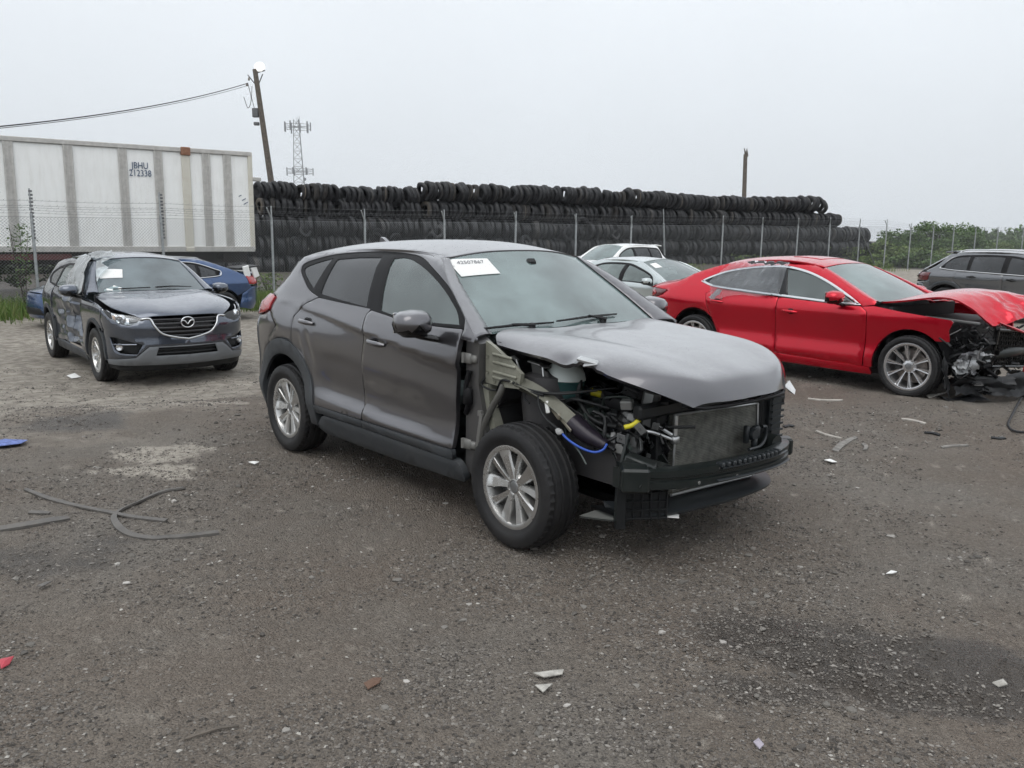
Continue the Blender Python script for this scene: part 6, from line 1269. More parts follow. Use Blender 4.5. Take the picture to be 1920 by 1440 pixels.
wheels(SU, (0, -2.7), .80, .362, .362, .222, .225, 'ten', detail=True)
# torn plastic film taped over the broken side window
fl = lambda P, N: N*(.035+.02*np.abs(np.sin(P[:, 0]*9+P[:, 2]*6)))[:, None]+rough_noise(.010, 7, 8)(P, N)
wrap_m = glass_mat('film_milky', (.90, .94, .95), .38, (.80, .84, .85), 1.2)
patch('window_film', [(-.52, 1.12), (-.60, 1.25), (-.80, 1.42), (-1.0, 1.54), (-1.25, 1.585), (-1.62, 1.585), (-1.6, 1.3), (-1.5, 1.12), (-1.1, 1.10), (-.75, 1.05)], CL, wrap_m, SU, .035, .001, off=.012, noise=fl)
patch('window_film', [(.0, .22), (.05, .45), (.13, .62), (.06, .80), (.16, .93), (.24, 1.0), (.12, 1.0), (.0, .98), (-.0, .6)], cws, wrap_m, SU, .035, .001, off=.012, scale=(1.3, .8), noise=fl)
patch('window_film', [(0, 0), (.30, .0), (.22, .10), (.26, .2), (.12, .28), (0, .32)], croof, wrap_m, SU, .035, .001, off=.015, scale=(1.15, 2.1), noise=fl)
# ---------------------------------------------------------------- red saloon with a smashed nose, right
R_plan = [(-4.3, -3.88, 0.0), (-4.05, -3.87, .30), (-3.8, -3.81, .58), (-3.6, -3.68, .75), (-3.35, -3.38, .86), (-2.9, -2.9, .91), (-1.9, -1.9, .92), (-1.2, -1.2, .92), (-.6, -.6, .92), (0, 0, .915), (.35, .35, .90), (.6, .6, .86)]
R_prof = [(.16, .93), (.26, .97), (.36, .99), (.42, .985), (.52, .97), (.65, .978), (.78, .995), (.86, 1.0), (.92, .985), (.98, .955), (1.05, .915), (1.2, .80), (1.3, .715), (1.35, .66), (1.39, .59), (1.43, .46)]
R_dxr = [(.16, .16), (.30, .06), (.45, .02), (.6, 0), (.75, .03), (.88, .03), (.95, .02), (1.0, .03), (1.05, .2), (1.46, .3)]
rp_ = paint('paint_red', (.58, .004, .022), .65, .34, dirt=.02, dirtcol=(.45, .30, .28), coat=.65, coat_r=.02); rp_.node_tree.nodes['Principled BSDF'].inputs['Coat IOR'].default_value = 1.55
RC = car_root('red', 'red_sedan', 'bright red sedan with its front end smashed and bonnet buckled')
RL = body(R_plan, R_prof, R_dxr, pr=(-2.9, -3.9))
dlo_r = [(-2.82, 1.105), (-2.73, 1.160), (-2.47, 1.258), (-2.13, 1.320), (-1.82, 1.344), (-1.60, 1.334), (-1.31, 1.278), (-1.02, 1.178), (-.74, 1.052), (-.57, .956), (-.76, .945), (-1.02, .960), (-1.59, .989), (-2.14, 1.018), (-2.60, 1.050)]
dr_s = spline2(dlo_r[:10], 4)+spline2(dlo_r[10:]+[dlo_r[0]], 3)[:-1]
ins = lambda poly, d: [tuple(np.array(p)+(np.mean(poly, 0)-np.array(p))*d) for p in poly]
dr_i = []
for i_, (x, z) in enumerate(dr_s):
    a, c = np.array(dr_s[i_-1]), np.array(dr_s[(i_+1) % len(dr_s)]); tv = c-a; tv /= np.linalg.norm(tv); dr_i.append((x+(-tv[1])*-.024*-1 if False else x+tv[1]*.022, z-tv[0]*.022))
rgr = [(-2.70, 1.112), (-2.58, 1.188), (-2.29, 1.272), (-1.94, 1.310), (-1.76, 1.318), (-1.64, 1.003), (-2.11, 1.037), (-2.57, 1.062)]
fgr = [(-1.50, .998), (-1.655, 1.308), (-1.47, 1.292), (-1.21, 1.230), (-.93, 1.120), (-.655, .970), (-1.01, .976)]
cR = np.mean(dr_s, 0)
if inside(np.array([dr_i[5][0]]), np.array([dr_i[5][1]]), dr_s)[0] == False: dr_i = [(2*x-a, 2*z-b_) for (x, z), (a, b_) in zip(dr_s, dr_i)]
both('window_chrome', dr_s, RL, chrome_w, RC, .05, .012, holes=(dr_i,), off=.006)
both('window_trim', dr_i, RL, blkg, RC, .05, .012, holes=(rgr, fgr), off=-.002)
both('front_door_window', fgr, RL, g_clear, RC, .07, .004, off=-.008, curl=0)
patch('rear_door_window', rgr, RL, g_clear, RC, .07, .004, off=-.008, curl=0, mirror=True); patch('rear_door_window', rgr, RL, g_dark, RC, .07, .004, off=-.008, curl=0)
both('front_door', rounded([(-.575, .945), (-.49, .885), (-.49, .655), (-.50, .285), (-1.595, .318), (-1.617, .52), (-1.617, .736), (-1.612, .978), (-1.02, .952), (-.76, .937)], .015), RL, rp_, RC, .06, .02)
both('rear_door', rounded([(-1.623, .978), (-2.14, 1.008), (-2.50, 1.034), (-2.665, .963), (-2.63, .82), (-2.58, .706), (-2.49, .53), (-2.38, .345), (-1.603, .318), (-1.625, .52), (-1.625, .736)], .015), RL, rp_, RC, .06, .02)
both('sill', [(-2.40, .34), (-1.6, .312), (-.42, .280), (-.40, .20), (-2.38, .22)], RL, rp_, RC, .07, .03, off=.006)
sside = spline2([(-.42, 1.005), (-.66, 1.088), (-.96, 1.222), (-1.2, 1.325), (-1.45, 1.385), (-1.8, 1.408), (-2.2, 1.395), (-2.6, 1.325), (-2.9, 1.232), (-3.25, 1.115), (-3.55, 1.035)], 3)+[(-3.62, .985), (-3.32, .968), (-3.41, .90), (-3.62, .83), (-3.60, .72), (-3.30, .585)]+arc(-2.83, .37, .40, 148, 26, 14)+[(-2.585, .706), (-2.637, .82), (-2.672, .963), (-2.505, 1.040)]+[dr_s[len(spline2(dlo_r[:10], 4))+k] for k in range(9, 13)]+dr_s[:len(spline2(dlo_r[:10], 4))]+[(-.56, .945), (-.42, .97)]
both('body_side', sside, RL, rp_, RC, .05, .02)
both('rear_bumper', [(-3.31, .578), (-3.605, .715), (-3.63, .825), (-4.3, .80), (-4.3, .26), (-3.4, .25), (-3.23, .30), (-3.22, .45)], RL, rp_, RC, .07, .02)
both('taillight', rounded([(-3.66, .825), (-3.42, .892), (-3.33, .965), (-3.58, .975), (-3.85, .94), (-3.85, .86)], .015), RL, redl2, RC, .05, .02, off=.008)
both('taillight_lens', [(-3.63, .845), (-3.50, .905), (-3.55, .955), (-3.80, .93), (-3.80, .865)], RL, redl, RC, .05, .01, off=.014)
both('tail_panel', [(-3.87, .985), (-4.3, .985), (-4.3, .805), (-3.66, .828), (-3.87, .86)], RL, rp_, RC, .07, .02)
fen = [(.40, .868), (.425, .85), (.385, .755), (.40, .64)]+arc(0, .345, .395, 48, 188, 22)[:]+[(-.40, .285), (-.485, .285), (-.482, .655), (-.482, .885), (-.555, .94), (-.42, .955), (-.1, .915)]
both('front_fender', fen, RL, rp_, RC, .05, .02, noise=lambda P, N: N*(.012*np.sin(P[:, 0]*30)*smoothstep(.15, .45, P[:, 0]))[:, None])
rroof = net([sym([(-1.215, -.575, 1.345), (-1.18, -.3, 1.378), (-1.165, 0, 1.388)]), sym([(-1.5, -.585, 1.395), (-1.5, -.3, 1.43), (-1.5, 0, 1.44)]), sym([(-1.9, -.575, 1.408), (-1.9, -.3, 1.445), (-1.9, 0, 1.455)]), sym([(-2.35, -.56, 1.372), (-2.4, -.3, 1.41), (-2.42, 0, 1.42)]), sym([(-2.62, -.56, 1.322), (-2.7, -.3, 1.355), (-2.72, 0, 1.363)])])
patch('roof', [(0, 0), (1, 0), (1, 1), (0, 1)], rroof, rp_, RC, .07, .02, scale=(1.15, 1.5))
patch('sunroof', rounded([(.26, .20), (.74, .20), (.74, .46), (.26, .46)], .03), rroof, rp_, RC, .08, .004, scale=(1.15, 1.5), off=.004)
rrg = net([sym([(-2.66, -.56, 1.318), (-2.74, -.3, 1.348), (-2.76, 0, 1.355)]), sym([(-3.0, -.62, 1.20), (-3.08, -.32, 1.23), (-3.1, 0, 1.24)]), sym([(-3.36, -.66, 1.075), (-3.44, -.34, 1.10), (-3.46, 0, 1.105)])])
patch('rear_window', [(0, 0), (1, 0), (1, 1), (0, 1)], rrg, g_dark, RC, .08, .004, scale=(1.2, .8), curl=0)
rdk = net([sym([(-3.38, -.70, 1.07), (-3.46, -.34, 1.095), (-3.48, 0, 1.10)]), sym([(-3.68, -.68, 1.01), (-3.78, -.34, 1.045), (-3.80, 0, 1.05)]), sym([(-3.76, -.66, .975), (-3.86, -.34, .985), (-3.88, 0, .985)])])
patch('boot_lid', [(0, 0), (1, 0), (1, 1), (0, 1)], rdk, rp_, RC, .08, .02, scale=(1.3, .45))
rws = net([sym([(-.47, -.70, .992), (-.40, -.36, 1.005), (-.37, 0, 1.008)]), sym([(-.72, -.665, 1.115), (-.66, -.34, 1.145), (-.63, 0, 1.155)]), sym([(-.97, -.62, 1.235), (-.92, -.32, 1.27), (-.90, 0, 1.282)]), sym([(-1.205, -.565, 1.338), (-1.17, -.3, 1.372), (-1.155, 0, 1.382)])])
patch('windscreen', [(0, 0), (1, 0), (1, 1), (0, 1)], rws, g_ws, RC, .08, .005, scale=(1.3, .85), curl=0)
patch('windscreen_surround', [(0, 0), (1, 0), (1, 1), (0, 1)], rws, blkg, RC, .07, .003, scale=(1.3, .85), off=-.007, holes=([(.03, .07), (.97, .07), (.97, .97), (.03, .97)],), curl=0)
pillar(RC, rp_, RL(np.array([-.42, -.66, -.96, -1.2]), np.array([1.003, 1.086, 1.220, 1.323])), [(-.46, -.707, .994), (-.71, -.672, 1.118), (-.96, -.626, 1.238), (-1.20, -.570, 1.342)])
zc_ = lambda x, y: (1180+x/2.595, 440+y/2.595)
st = [tuple(solve_uv(rws, *zc_(*q), POSE['red'])) for q in ((1185, 300), (1200, 288), (1265, 284), (1290, 318), (1215, 320))]
patch('dash_paper', st, rws, paper, RC, .06, .001, scale=(1.3, .85), off=-.02)
rh = net([[(-.42, -.74, .995), (-.40, -.38, 1.01), (-.38, 0, 1.02), (-.40, .38, 1.01), (-.42, .72, 1.0)], [(-.08, -.77, 1.045), (-.06, -.38, 1.10), (-.05, 0, 1.122), (-.05, .38, 1.12), (-.05, .74, 1.08)], [(.20, -.71, 1.088), (.22, -.38, 1.13), (.25, 0, 1.145), (.25, .36, 1.142), (.22, .72, 1.10)], [(.42, -.63, 1.03), (.45, -.36, 1.075), (.48, 0, 1.12), (.47, .36, 1.13), (.42, .68, 1.08)], [(.60, -.53, .88), (.65, -.34, .92), (.70, -.02, 1.03), (.70, .34, 1.09), (.60, .62, 1.02)], [(.67, -.49, .825), (.76, -.29, .845), (.84, 0, .93), (.84, .34, 1.0), (.70, .58, .95)]])
rdm = lambda P, N: rough_noise(.034, 3.6, 14, lambda Q: np.exp(-(((Q[:, 0]-.68)/.20)**2+((Q[:, 1]+.02)/.34)**2)))(P, N)+rough_noise(.005, 3, 2, lambda Q: smoothstep(.1, .5, Q[:, 0]))(P, N)
patch('bonnet', [(0, 0), (1, 0), (1, 1), (0, 1)], rh, rp_, RC, .03, .018, scale=(1.5, 1.4), noise=rdm, center=(.2, 0, .5))
mb = MB(); mb.tube(smooth_pts([(-.35, .80, 1.03), (-.25, .86, 1.05), (-.18, .84, 1.02), (-.26, .78, .99)], 4), .028, 7, flat=.5); mb.build('bonnet_hinge', blk, RC, True)
mirror_part(RC, -.84, -1.03, 1.035, rp_, -1, (.13, .235, .145)); mirror_part(RC, -.84, 1.03, 1.035, rp_, 1, (.13, .235, .145))
handle(RC, RL, -1.43, .822, rp_); handle(RC, RL, -2.48, .872, rp_)
inner_tub(RC, (-3.6, -.2), .86, .22, 1.3, .95, .4)
headliner(RC, rroof)
dash(RC, -.62, .68, .97); steering(RC, -.92, .36, .90)
for y in (-.36, .36): seat(RC, -1.35, y, .44, seat_l)
seat(RC, -2.25, 0, .46, seat_l, 1.15, head=False)
mb = MB(); mb.box((-.28, 0, .60), (.04, 1.6, .70)); mb.build('firewall', int_m, RC)
mb = MB(); mb.box((-3.0, 0, .55), (1.1, 1.3, .5), bev=.05); mb.build('boot_floor', int_m, RC)
wheel_well(RC, -2.83, .38, .89, zc=.355); wheel_well(RC, 0, .38, .89, zc=.355)
wheels(RC, (0, -2.83), .80, .337, .337, .225, .247, 'tensplit', spoke_mat=pm('alloy_machined', (.72, .72, .73), .25, .9))
# torn film over the rear window
fl2 = lambda P, N: N*.022+rough_noise(.0045, 9, 21)(P, N)
patch('window_film', [(-2.62, 1.03), (-2.66, 1.10), (-2.56, 1.24), (-2.45, 1.33), (-2.2, 1.37), (-1.80, 1.375), (-1.66, 1.36), (-1.60, 1.0), (-1.9, .955), (-2.1, .965), (-2.3, .94), (-2.42, .90), (-2.55, .90)], RL, glass_mat('film_clear', (.95, .96, .97), .06, (.72, .74, .76), 1.2), RC, .035, .001, off=.012, noise=fl2)
patch('film_fold', [(-2.62, .92), (-2.50, 1.02), (-2.36, 1.0), (-2.40, .90), (-2.52, .875)], RL, film, RC, .03, .001, off=.02, noise=rough_noise(.02, 9, 5))
# wrecked nose
jr = random.Random(5); junk = [blk, blkg, pm('junk_grey', (.10, .10, .10), .4, .5), rubm, pm('junk_black', (.022, .022, .024), .35), alu]
mb = MB(); mb.box((.12, .05, .60), (.62, 1.1, .46), bev=.05); mb.build('engine_block', pm('engine_dark', ()), RC)
for i in range(110):
    x = jr.uniform(.30, .78); y = jr.uniform(-.82, .55) if i % 3 else jr.uniform(-.82, -.45); z = jr.uniform(.12, .80); x = min(x, .84-.30*abs(y)); s = (jr.uniform(.03, .16), jr.uniform(.02, .12), jr.uniform(.006, .035)); mb = MB(); mb.box((x, y, z), s, (jr.uniform(-.7, .7), jr.uniform(-.7, .7), jr.uniform(-1.5, 1.5)), taper=jr.uniform(.5, 1), bev=.008); mb.build('broken_part', junk[i % 6 if i % 6 < 5 or i % 4 == 0 else 0], RC)
for i in range(44):
    p = Vector((jr.uniform(.35, .68), jr.uniform(-.82, .2), jr.uniform(.3, .8))); pts = [p]
    for k in range(4): p = p+Vector((jr.uniform(-.1, .1), jr.uniform(-.16, .16), jr.uniform(-.14, .1))); pts.append(p)
    mb = MB(); mb.tube(smooth_pts(pts, 4), jr.uniform(.004, .011), 5); mb.build('loose_wire', junk[i % 2], RC)
gx = lambda a, b_: Vector((.74-.02*b_, -.55, .78))+Vector((.10, .92, -.07))*a+Vector((-.06, .12, -.40))*b_
mb = MB()
for i in range(19):
    for s_ in (-1, 1): mb.tube([gx(max(0, min(1, i/18+s_*.10)), 0), gx(i/18, .5), gx(max(0, min(1, i/18-s_*.10)), 1)], .0075, 4)
for q in ((0, 0, 1, 0), (0, 1, 1, 1), (0, 0, 0, 1), (1, 0, 1, 1)): mb.tube([gx(q[0], q[1]), gx(q[2], q[3])], .016, 6)
mb.build('front_grille', blkg, RC)
mb = MB(); mb.add([gx(0, 0)-Vector((.04, 0, 0)), gx(1, 0)-Vector((.04, 0, 0)), gx(1, 1)-Vector((.04, 0, 0)), gx(0, 1)-Vector((.04, 0, 0))], [(0, 1, 2, 3)]); mb.build('radiator', rubm, RC)
def crump(name, quad, mat, seed, wob=.02, n=10):
    sh = sheet(name, quad, mat, RC, n, wob, seed); r = random.Random(seed)
    for v in sh.data.vertices: v.co += Vector((r.uniform(-1, 1), r.uniform(-1, 1), r.uniform(-1, 1)))*wob*.7
    return sh
wht = pm('headlamp_white', (.55, .56, .57), .3, .2, col2=(.14, .14, .15), vscale=9, vthr=(.45, .56))
crump('broken_headlight', [(.50, -.86, .36), (.66, -.46, .44), (.64, -.46, .55), (.50, -.84, .54)], wht, 3, .025); crump('broken_headlight', [(.46, -.88, .33), (.58, -.60, .30), (.60, -.58, .44), (.46, -.88, .47)], wht, 8, .02)
crump('fender_liner', [(.36, -.90, .56), (.42, -.90, .36), (.44, -.84, .05), (.38, -.86, .2)], pm('liner_black', (.02, .021, .023), .5), 4, .012); crump('fender_liner', [(.28, -.86, .03), (.50, -.88, .03), (.72, -.45, .05), (.5, -.4, .05)], pm('liner_black', ()), 6, .015)
crump('bumper_remnant', [(.46, -.80, .10), (.86, -.35, .10), (.84, -.33, .28), (.46, -.78, .30)], pm('liner_black', ()), 9, .03); crump('bumper_remnant', [(.78, -.30, .06), (.90, .35, .06), (.86, .35, .30), (.76, -.28, .28)], pm('liner_black', ()), 10, .03)
crump('red_bumper_piece', [(.78, .18, .16), (.88, .62, .14), (.86, .62, .36), (.76, .20, .34)], rp_, 12, .012); 
mb = MB(); mb.tube([(.70, -.46, .845), (.80, -.20, .76), (.86, .02, .70)], [.020, .026, .018], 6, flat=.6); mb.build('red_trim_strip', rp_, RC, 40)
crump('torn_liner', [(.62, .1, .12), (.82, .25, .10), (.80, .25, .22), (.62, .12, .24)], pm('headlamp_white', ()), 15, .03)
mb = MB(); mb.tube([(.60, -.55, .50), (.72, -.2, .52), (.74, .2, .52), (.6, .6, .5)], .05, 8, flat=1.2); mb.build('bumper_beam', ec, RC, 50)
mb = MB(); mb.box((.30, -.62, .845), (.55, .05, .03), (0, .06, .08), bev=.008); mb.build('fender_rail', pm('part_grey', ()), RC)
# ---------------------------------------------------------------- the cars further back
def std_car(key, name, label, pc, S):
    root = car_root(key, name, label); W, H, xf, xr, wb = S['W'], S['H'], S['xf'], S['xr'], S['wb']; b0, b1 = S['belt']; g = S.get
    plan = [(xr-.55, xr, 0), (xr-.30, xr+.02, .33*W), (xr-.06, xr+.09, .67*W), (xr+.14, xr+.24, .855*W), (xr+.42, xr+.44, .955*W), (xr+.9, xr+.9, .992*W), (-1.6, -1.6, W), (-.6, -.6, W), (0, 0, .995*W), (.3, .3, .975*W), (xf-.36, xf-.40, .925*W), (xf-.12, xf-.24, .79*W), (xf+.12, xf-.12, .58*W), (xf+.4, xf-.04, .31*W), (xf+.72, xf, 0)]
    bm_ = (b0+b1)/2; prof = [(.16, .93), (.28, .967), (.40, .99), (.52, .975), (.66, .98), (bm_-.16, .996), (bm_-.09, 1.0), (bm_, .955), (bm_+(H-bm_)*.5, .815), (H-.14, .70), (H-.09, .645), (H-.05, .56), (H, .36)]
    zr = S['zg']; dxr = [(.16, .14), (.3, .06), (.45, .01), (.65, 0), (zr-.12, .03), (zr, .08), (zr+.15, .3), (H, .55)] if S['hatch'] else [(.16, .14), (.3, .06), (.45, .01), (.65, 0), (zr-.05, .03), (zr+.05, .1), (H, .3)]
    hf = S['hf']; dxf = [(.16, -.06), (.3, 0), (.5, .02), (hf-.1, 0), (hf, -.05), (hf+.12, -.22), (H, -.4)]
    L = body(plan, prof, dxr, dxf, pr=(xr+.95, xr+.0), pf=(.1, xf+.2))
    xa, xt, xc, xg, za = S['xa'], S['xt'], S['xc'], S['xg'], S['za']; zt = H-.10; ze = S['ze']; xe = S['xe']
    top = spline2([(xa-.20, b0+.01), (xa*.55+xt*.45, (b0+zt)/2-.01), (xt-.12, zt-.055), ((xt+xc)/2+.2, H-.115), ((xt+xc)/2-.3, H-.12), (xc+.05, zt-.07), (xe, ze)], 4)
    bot = [(xe+.05, b1+.03), (xe+.35, b1), ((xa+xe)/2, bm_)]
    dl = top+bot; bp = S['bp']; mid = lambda x: float(np.interp(-x, [-q[0] for q in top], [q[1] for q in top])); bel = lambda x: float(np.interp(-x, [-(xa-.2), -(xa+xe)/2, -(xe+.35), -(xe+.05)], [b0+.01, bm_, b1, b1+.03]))
    def win(x0, x1):
        xs = np.linspace(x0, x1, 9); return [(x, mid(x)-.035) for x in xs]+[(x, bel(x)+.022) for x in xs[::-1]]
    fw, rw, qw = win(xa-.34, bp+.05), win(bp-.07, S['rp']+.03), win(S['rp']-.05, xe+.11)
    glf, glr = S.get('glass', (g_clear, g_dark))
    both('window_trim', dl, L, rubm, root, .07, .012, holes=(fw, rw, qw), off=-.003)
    both('front_door_window', fw, L, glf, root, .09, .004, off=-.007, curl=0); both('rear_door_window', rw, L, glr, root, .09, .004, off=-.007, curl=0); both('quarter_window', qw, L, glr, root, .09, .004, off=-.007, curl=0)
    if g('chrome'):
        for s in (-1, 1):
            mb = MB(); Q = [tuple(L(np.array([x]), np.array([z]))[0]*[1, -s, 1]+[0, -.008*-s*-1*0, .0]) for x, z in (top if g('chrome') == 2 else []) + ([top[-1]] if g('chrome') != 2 else [])+[(xe, (ze+b1)/2), *bot, (xa-.2, b0)]]; Q = [(x, y*1.012, z) for x, y, z in Q]; mb.tube(smooth_pts(Q, 3), .012, 6); mb.build('window_chrome', chrome_w, root, True)
    ra = S.get('ra', .43); rt = S['Rt']
    both('front_door', [(xa-.05, bel(xa-.1)-.03), (xa-.2, b0+.0), ((xa+xe)/2 if (xa+xe)/2 > bp else bp+.2, bm_-.005), (bp, bel(bp)-.005), (bp, .34), (xa+.02, .34), (xa+.0, .7)], L, pc, root, .09, .02)
    both('rear_door', [(bp-.01, bel(bp)-.005), (S['rp'], bel(S['rp'])-.005), (S['rp']-.25, b1-.06), (S['rp']-.30, .85), (-wb+.38, .66), (-wb+.46, .42), (-wb+.50, .34), (bp-.01, .34)], L, pc, root, .09, .02)
    both('sill', [(-wb+.44, .335), (xa+.06, .335), (xa+.06, .20), (-wb+.44, .20)], L, S.get('sillm', pc), root, .09, .03, off=.004)
    railtop = spline2([(xa+.05, za+.01), ((xa+xt)/2, (za+zt)/2+.035), (xt, zt+.01), ((xt+xc)/2, H-.055), (xc, zt+.015)]+([(xc-.22, zt-.09), (xg-.02, zr+.06)] if S['hatch'] else [((xc+xg)/2, (zt+zr)/2+.05), (xg, zr+.06), (xr+.42, zr+.02)]), 3)
    tl0, tl1 = zr-.02, zr-.20; tx = S.get('tx', xr+.36)
    side = railtop+[(xr+.22, zr), (tx, tl0), (tx-.02, tl1), (xr+.25, tl1-.06), (-wb-.42, .62)]+arc(-wb, rt+.02, ra, 145, 30, 14)+[(-wb+.375, .665), (S['rp']-.305, .85), (S['rp']-.255, b1-.06), (S['rp']-.01, bel(S['rp'])-.005)]+bot[1::-1][:1]+[bot[0]]+top[::-1]+[(xa-.06, b0-.03), (xa+.05, b0-.03)]
    both('body_side', side, L, pc, root, .07, .02)
    both('taillight', [(tx+.0, tl0), (tx-.02, tl1+.01), (xr+.16, tl1-.01), (xr-.1, tl1+.02), (xr-.1, tl0-.02), (xr+.18, tl0)], L, S.get('tlm', redl), root, .06, .02, off=.008)
    both('rear_bumper', [(-wb-.43, .61), (xr+.24, tl1-.065), (xr-.55, tl1-.065), (xr-.55, .25), (xr+.2, .25), (-wb-ra+.02, .30)], L, pc, root, .08, .02)
    both('tail_panel', [(xr+.20, zr), (xr-.12, zr-.03), (xr-.12, tl1), (xr+.14, tl1-.06), (xr-.55, tl1-.06), (xr-.55, zr)], L, pc, root, .09, .02) if False else both('tail_panel', [(xr-.11, tl0), (xr-.11, tl1-.055), (xr-.55, tl1-.055), (xr-.55, tl0)], L, pc, root, .09, .02)
    fen = [(xf-.36, hf-.02), (xf-.42, hf-.2), (.38, .62)]+arc(0, rt+.02, ra, 32, 190, 18)+[(xa+.03, .34), (xa+.01, .7), (xa-.04, bel(xa-.1)-.03), (xa+.06, b0-.03), (.1, (b0+hf)/2)]
    both('front_fender', fen, L, pc, root, .08, .02)
    hlp = [(xf-.36, hf-.01), (xf+.02, hf-.045), (xf+.05, hf-.12), (xf-.18, hf-.15), (xf-.40, hf-.12)]
    both('headlight', hlp, L, S.get('hlm', reflm), root, .05, .02, off=.004)
    both('front_bumper', [(xf-.43, hf-.21), (xf-.40, hf-.13), (xf-.18, hf-.16), (xf+.06, hf-.13), (xf+.03, hf-.05), (xf+.72, hf-.03), (xf+.72, .22), (xf-.2, .22), (.42, .30), (.41, .55)], L, pc, root, .08, .02, center=(-.5, 0, .5))
    both('lower_grille', [(xf+.0, .30), (xf+.72, .30), (xf+.72, .45), (xf+.1, .43)], L, blk, root, .08, .01, off=.006, center=(-.5, 0, .5))
    if g('grille'): both('front_grille', [(xf+.18, hf-.26), (xf+.72, hf-.28), (xf+.72, hf-.07), (xf+.12, hf-.09)], L, blk, root, .08, .01, off=.006, center=(-.5, 0, .5))
    yw = W*.615; bx = S.get('bow', .05)
    rf = net([sym([(xt, -yw, zt+.012), (xt+.03, -yw*.5, zt+.055), (xt+.04, 0, zt+.068)]), sym([(xt*.65+xc*.35, -yw-.01, H-.055), (xt*.65+xc*.35, -yw*.5, H-.015), (xt*.65+xc*.35, 0, H)]), sym([(xt*.35+xc*.65, -yw-.01, H-.058), (xt*.35+xc*.65, -yw*.5, H-.018), (xt*.35+xc*.65, 0, H-.004)]), sym([(xc, -yw+.01, zt+.015), (xc-.05, -yw*.5, zt+.06), (xc-.06, 0, zt+.07)])])
    patch('roof', [(0, 0), (1, 0), (1, 1), (0, 1)], rf, pc, root, .09, .02, scale=(1.15, xt-xc))
    wsn = net([sym([(xa+.06, -W*.77, za), (xa+.13, -W*.4, za+.015), (xa+.16, 0, za+.02)]), sym([((xa+xt)/2+.02, -W*.70, (za+zt)/2+.03), ((xa+xt)/2+.08, -W*.36, (za+zt)/2+.06), ((xa+xt)/2+.10, 0, (za+zt)/2+.07)]), sym([(xt-.0, -yw+.01, zt+.0), (xt+.03, -yw*.5, zt+.045), (xt+.04, 0, zt+.058)])])
    patch('windscreen', [(0, 0), (1, 0), (1, 1), (0, 1)], wsn, S.get('wsm', g_ws), root, .1, .005, scale=(1.3, .8), curl=0)
    patch('windscreen_surround', [(0, 0), (1, 0), (1, 1), (0, 1)], wsn, blkg, root, .09, .003, scale=(1.3, .8), off=-.006, holes=([(.035, .07), (.965, .07), (.965, .95), (.035, .95)],), curl=0)
    pillar(root, pc, L(np.array([xa+.05, (xa+xt)/2, xt]), np.array([za+.008, (za+zt)/2+.033, zt+.008])), [(xa+.065, -W*.775, za+.002), ((xa+xt)/2+.025, -W*.706, (za+zt)/2+.033), (xt, -yw+.005, zt+.006)], n=8)
    if S['hatch']:
        rgn = net([sym([(xc-.01, -yw+.01, zt+.01), (xc-.10, -yw*.5, zt+.05), (xc-.11, 0, zt+.055)]), sym([(xg, -W*.72, zr+.05), (xg-.12, -W*.38, zr+.07), (xg-.14, 0, zr+.07)])])
        patch('tailgate', [(0, .0), (1, 0), (1, 1), (0, 1)], net([sym([(xg, -W*.80, zr+.05), (xg-.12, -W*.38, zr+.07), (xg-.14, 0, zr+.07)]), sym([(xr+.14, -W*.80, tl0-.1), (xr+.04, -W*.4, tl0-.1), (xr+.02, 0, tl0-.1)])]), pc, root, .1, .02, scale=(1.4, .3))
        mb = MB(); mb.box((xc-.10, 0, zt+.035), (.24, 1.12, .035), (0, -.12, 0), bev=.012); mb.build('roof_spoiler', pc, root)
    else:
        rgn = net([sym([(xc-.01, -yw+.01, zt+.01), (xc-.05, -yw*.5, zt+.05), (xc-.06, 0, zt+.06)]), sym([(xg, -W*.72, zr+.06), (xg-.07, -W*.38, zr+.085), (xg-.08, 0, zr+.09)])])
        patch('boot_lid', [(0, 0), (1, 0), (1, 1), (0, 1)], net([sym([(xg, -W*.78, zr+.055), (xg-.07, -W*.38, zr+.08), (xg-.08, 0, zr+.085)]), sym([(xr+.2, -W*.74, zr+.02), (xr+.10, -W*.38, zr+.06), (xr+.08, 0, zr+.065)]), sym([(xr+.12, -W*.72, zr-.04), (xr+.02, -W*.38, zr-.03), (xr+.0, 0, zr-.03)])]), pc, root, .1, .02, scale=(1.4, .5))
    patch('rear_window', [(0, 0), (1, 0), (1, 1), (0, 1)], rgn, glr, root, .1, .004, scale=(1.2, .7), curl=0)
    hn = net([sym([(xa+.09, -W*.86, b0-.02), (xa+.06, -W*.76, za-.01), (xa+.14, -W*.4, za+.01), (xa+.17, 0, za+.015)]), sym([(.1, -W*.87, (b0+hf)/2+.005), (.1, -W*.76, (za+hf)/2+.03), (.12, -W*.4, (za+hf)/2+.055), (.13, 0, (za+hf)/2+.06)]), sym([(xf-.40, -W*.82, hf+.0), (xf-.38, -W*.70, hf+.03), (xf-.32, -W*.38, hf+.055), (xf-.30, 0, hf+.06)]), sym([(xf-.17, -W*.60, hf-.03), (xf-.15, -W*.50, hf-.025), (xf-.09, -W*.28, hf-.015), (xf-.06, 0, hf-.01)])], us=[0, .1, .3, .5, .7, .9, 1])
    patch('bonnet', [(0, 0), (1, 0), (1, 1), (0, 1)], hn, pc, root, .09, .02, scale=(1.5, 1.2), center=(0, 0, .4))
    for s in (-1, 1): mirror_part(root, xa-.27, s*(W+.11), b0+.07, S.get('mirm', pc), s, (.13, .22, .14))
    handle(root, L, bp+.17, bm_-.13, S.get('hm', pc)); handle(root, L, S['rp']+.10, (bm_+b1)/2-.12, S.get('hm', pc))
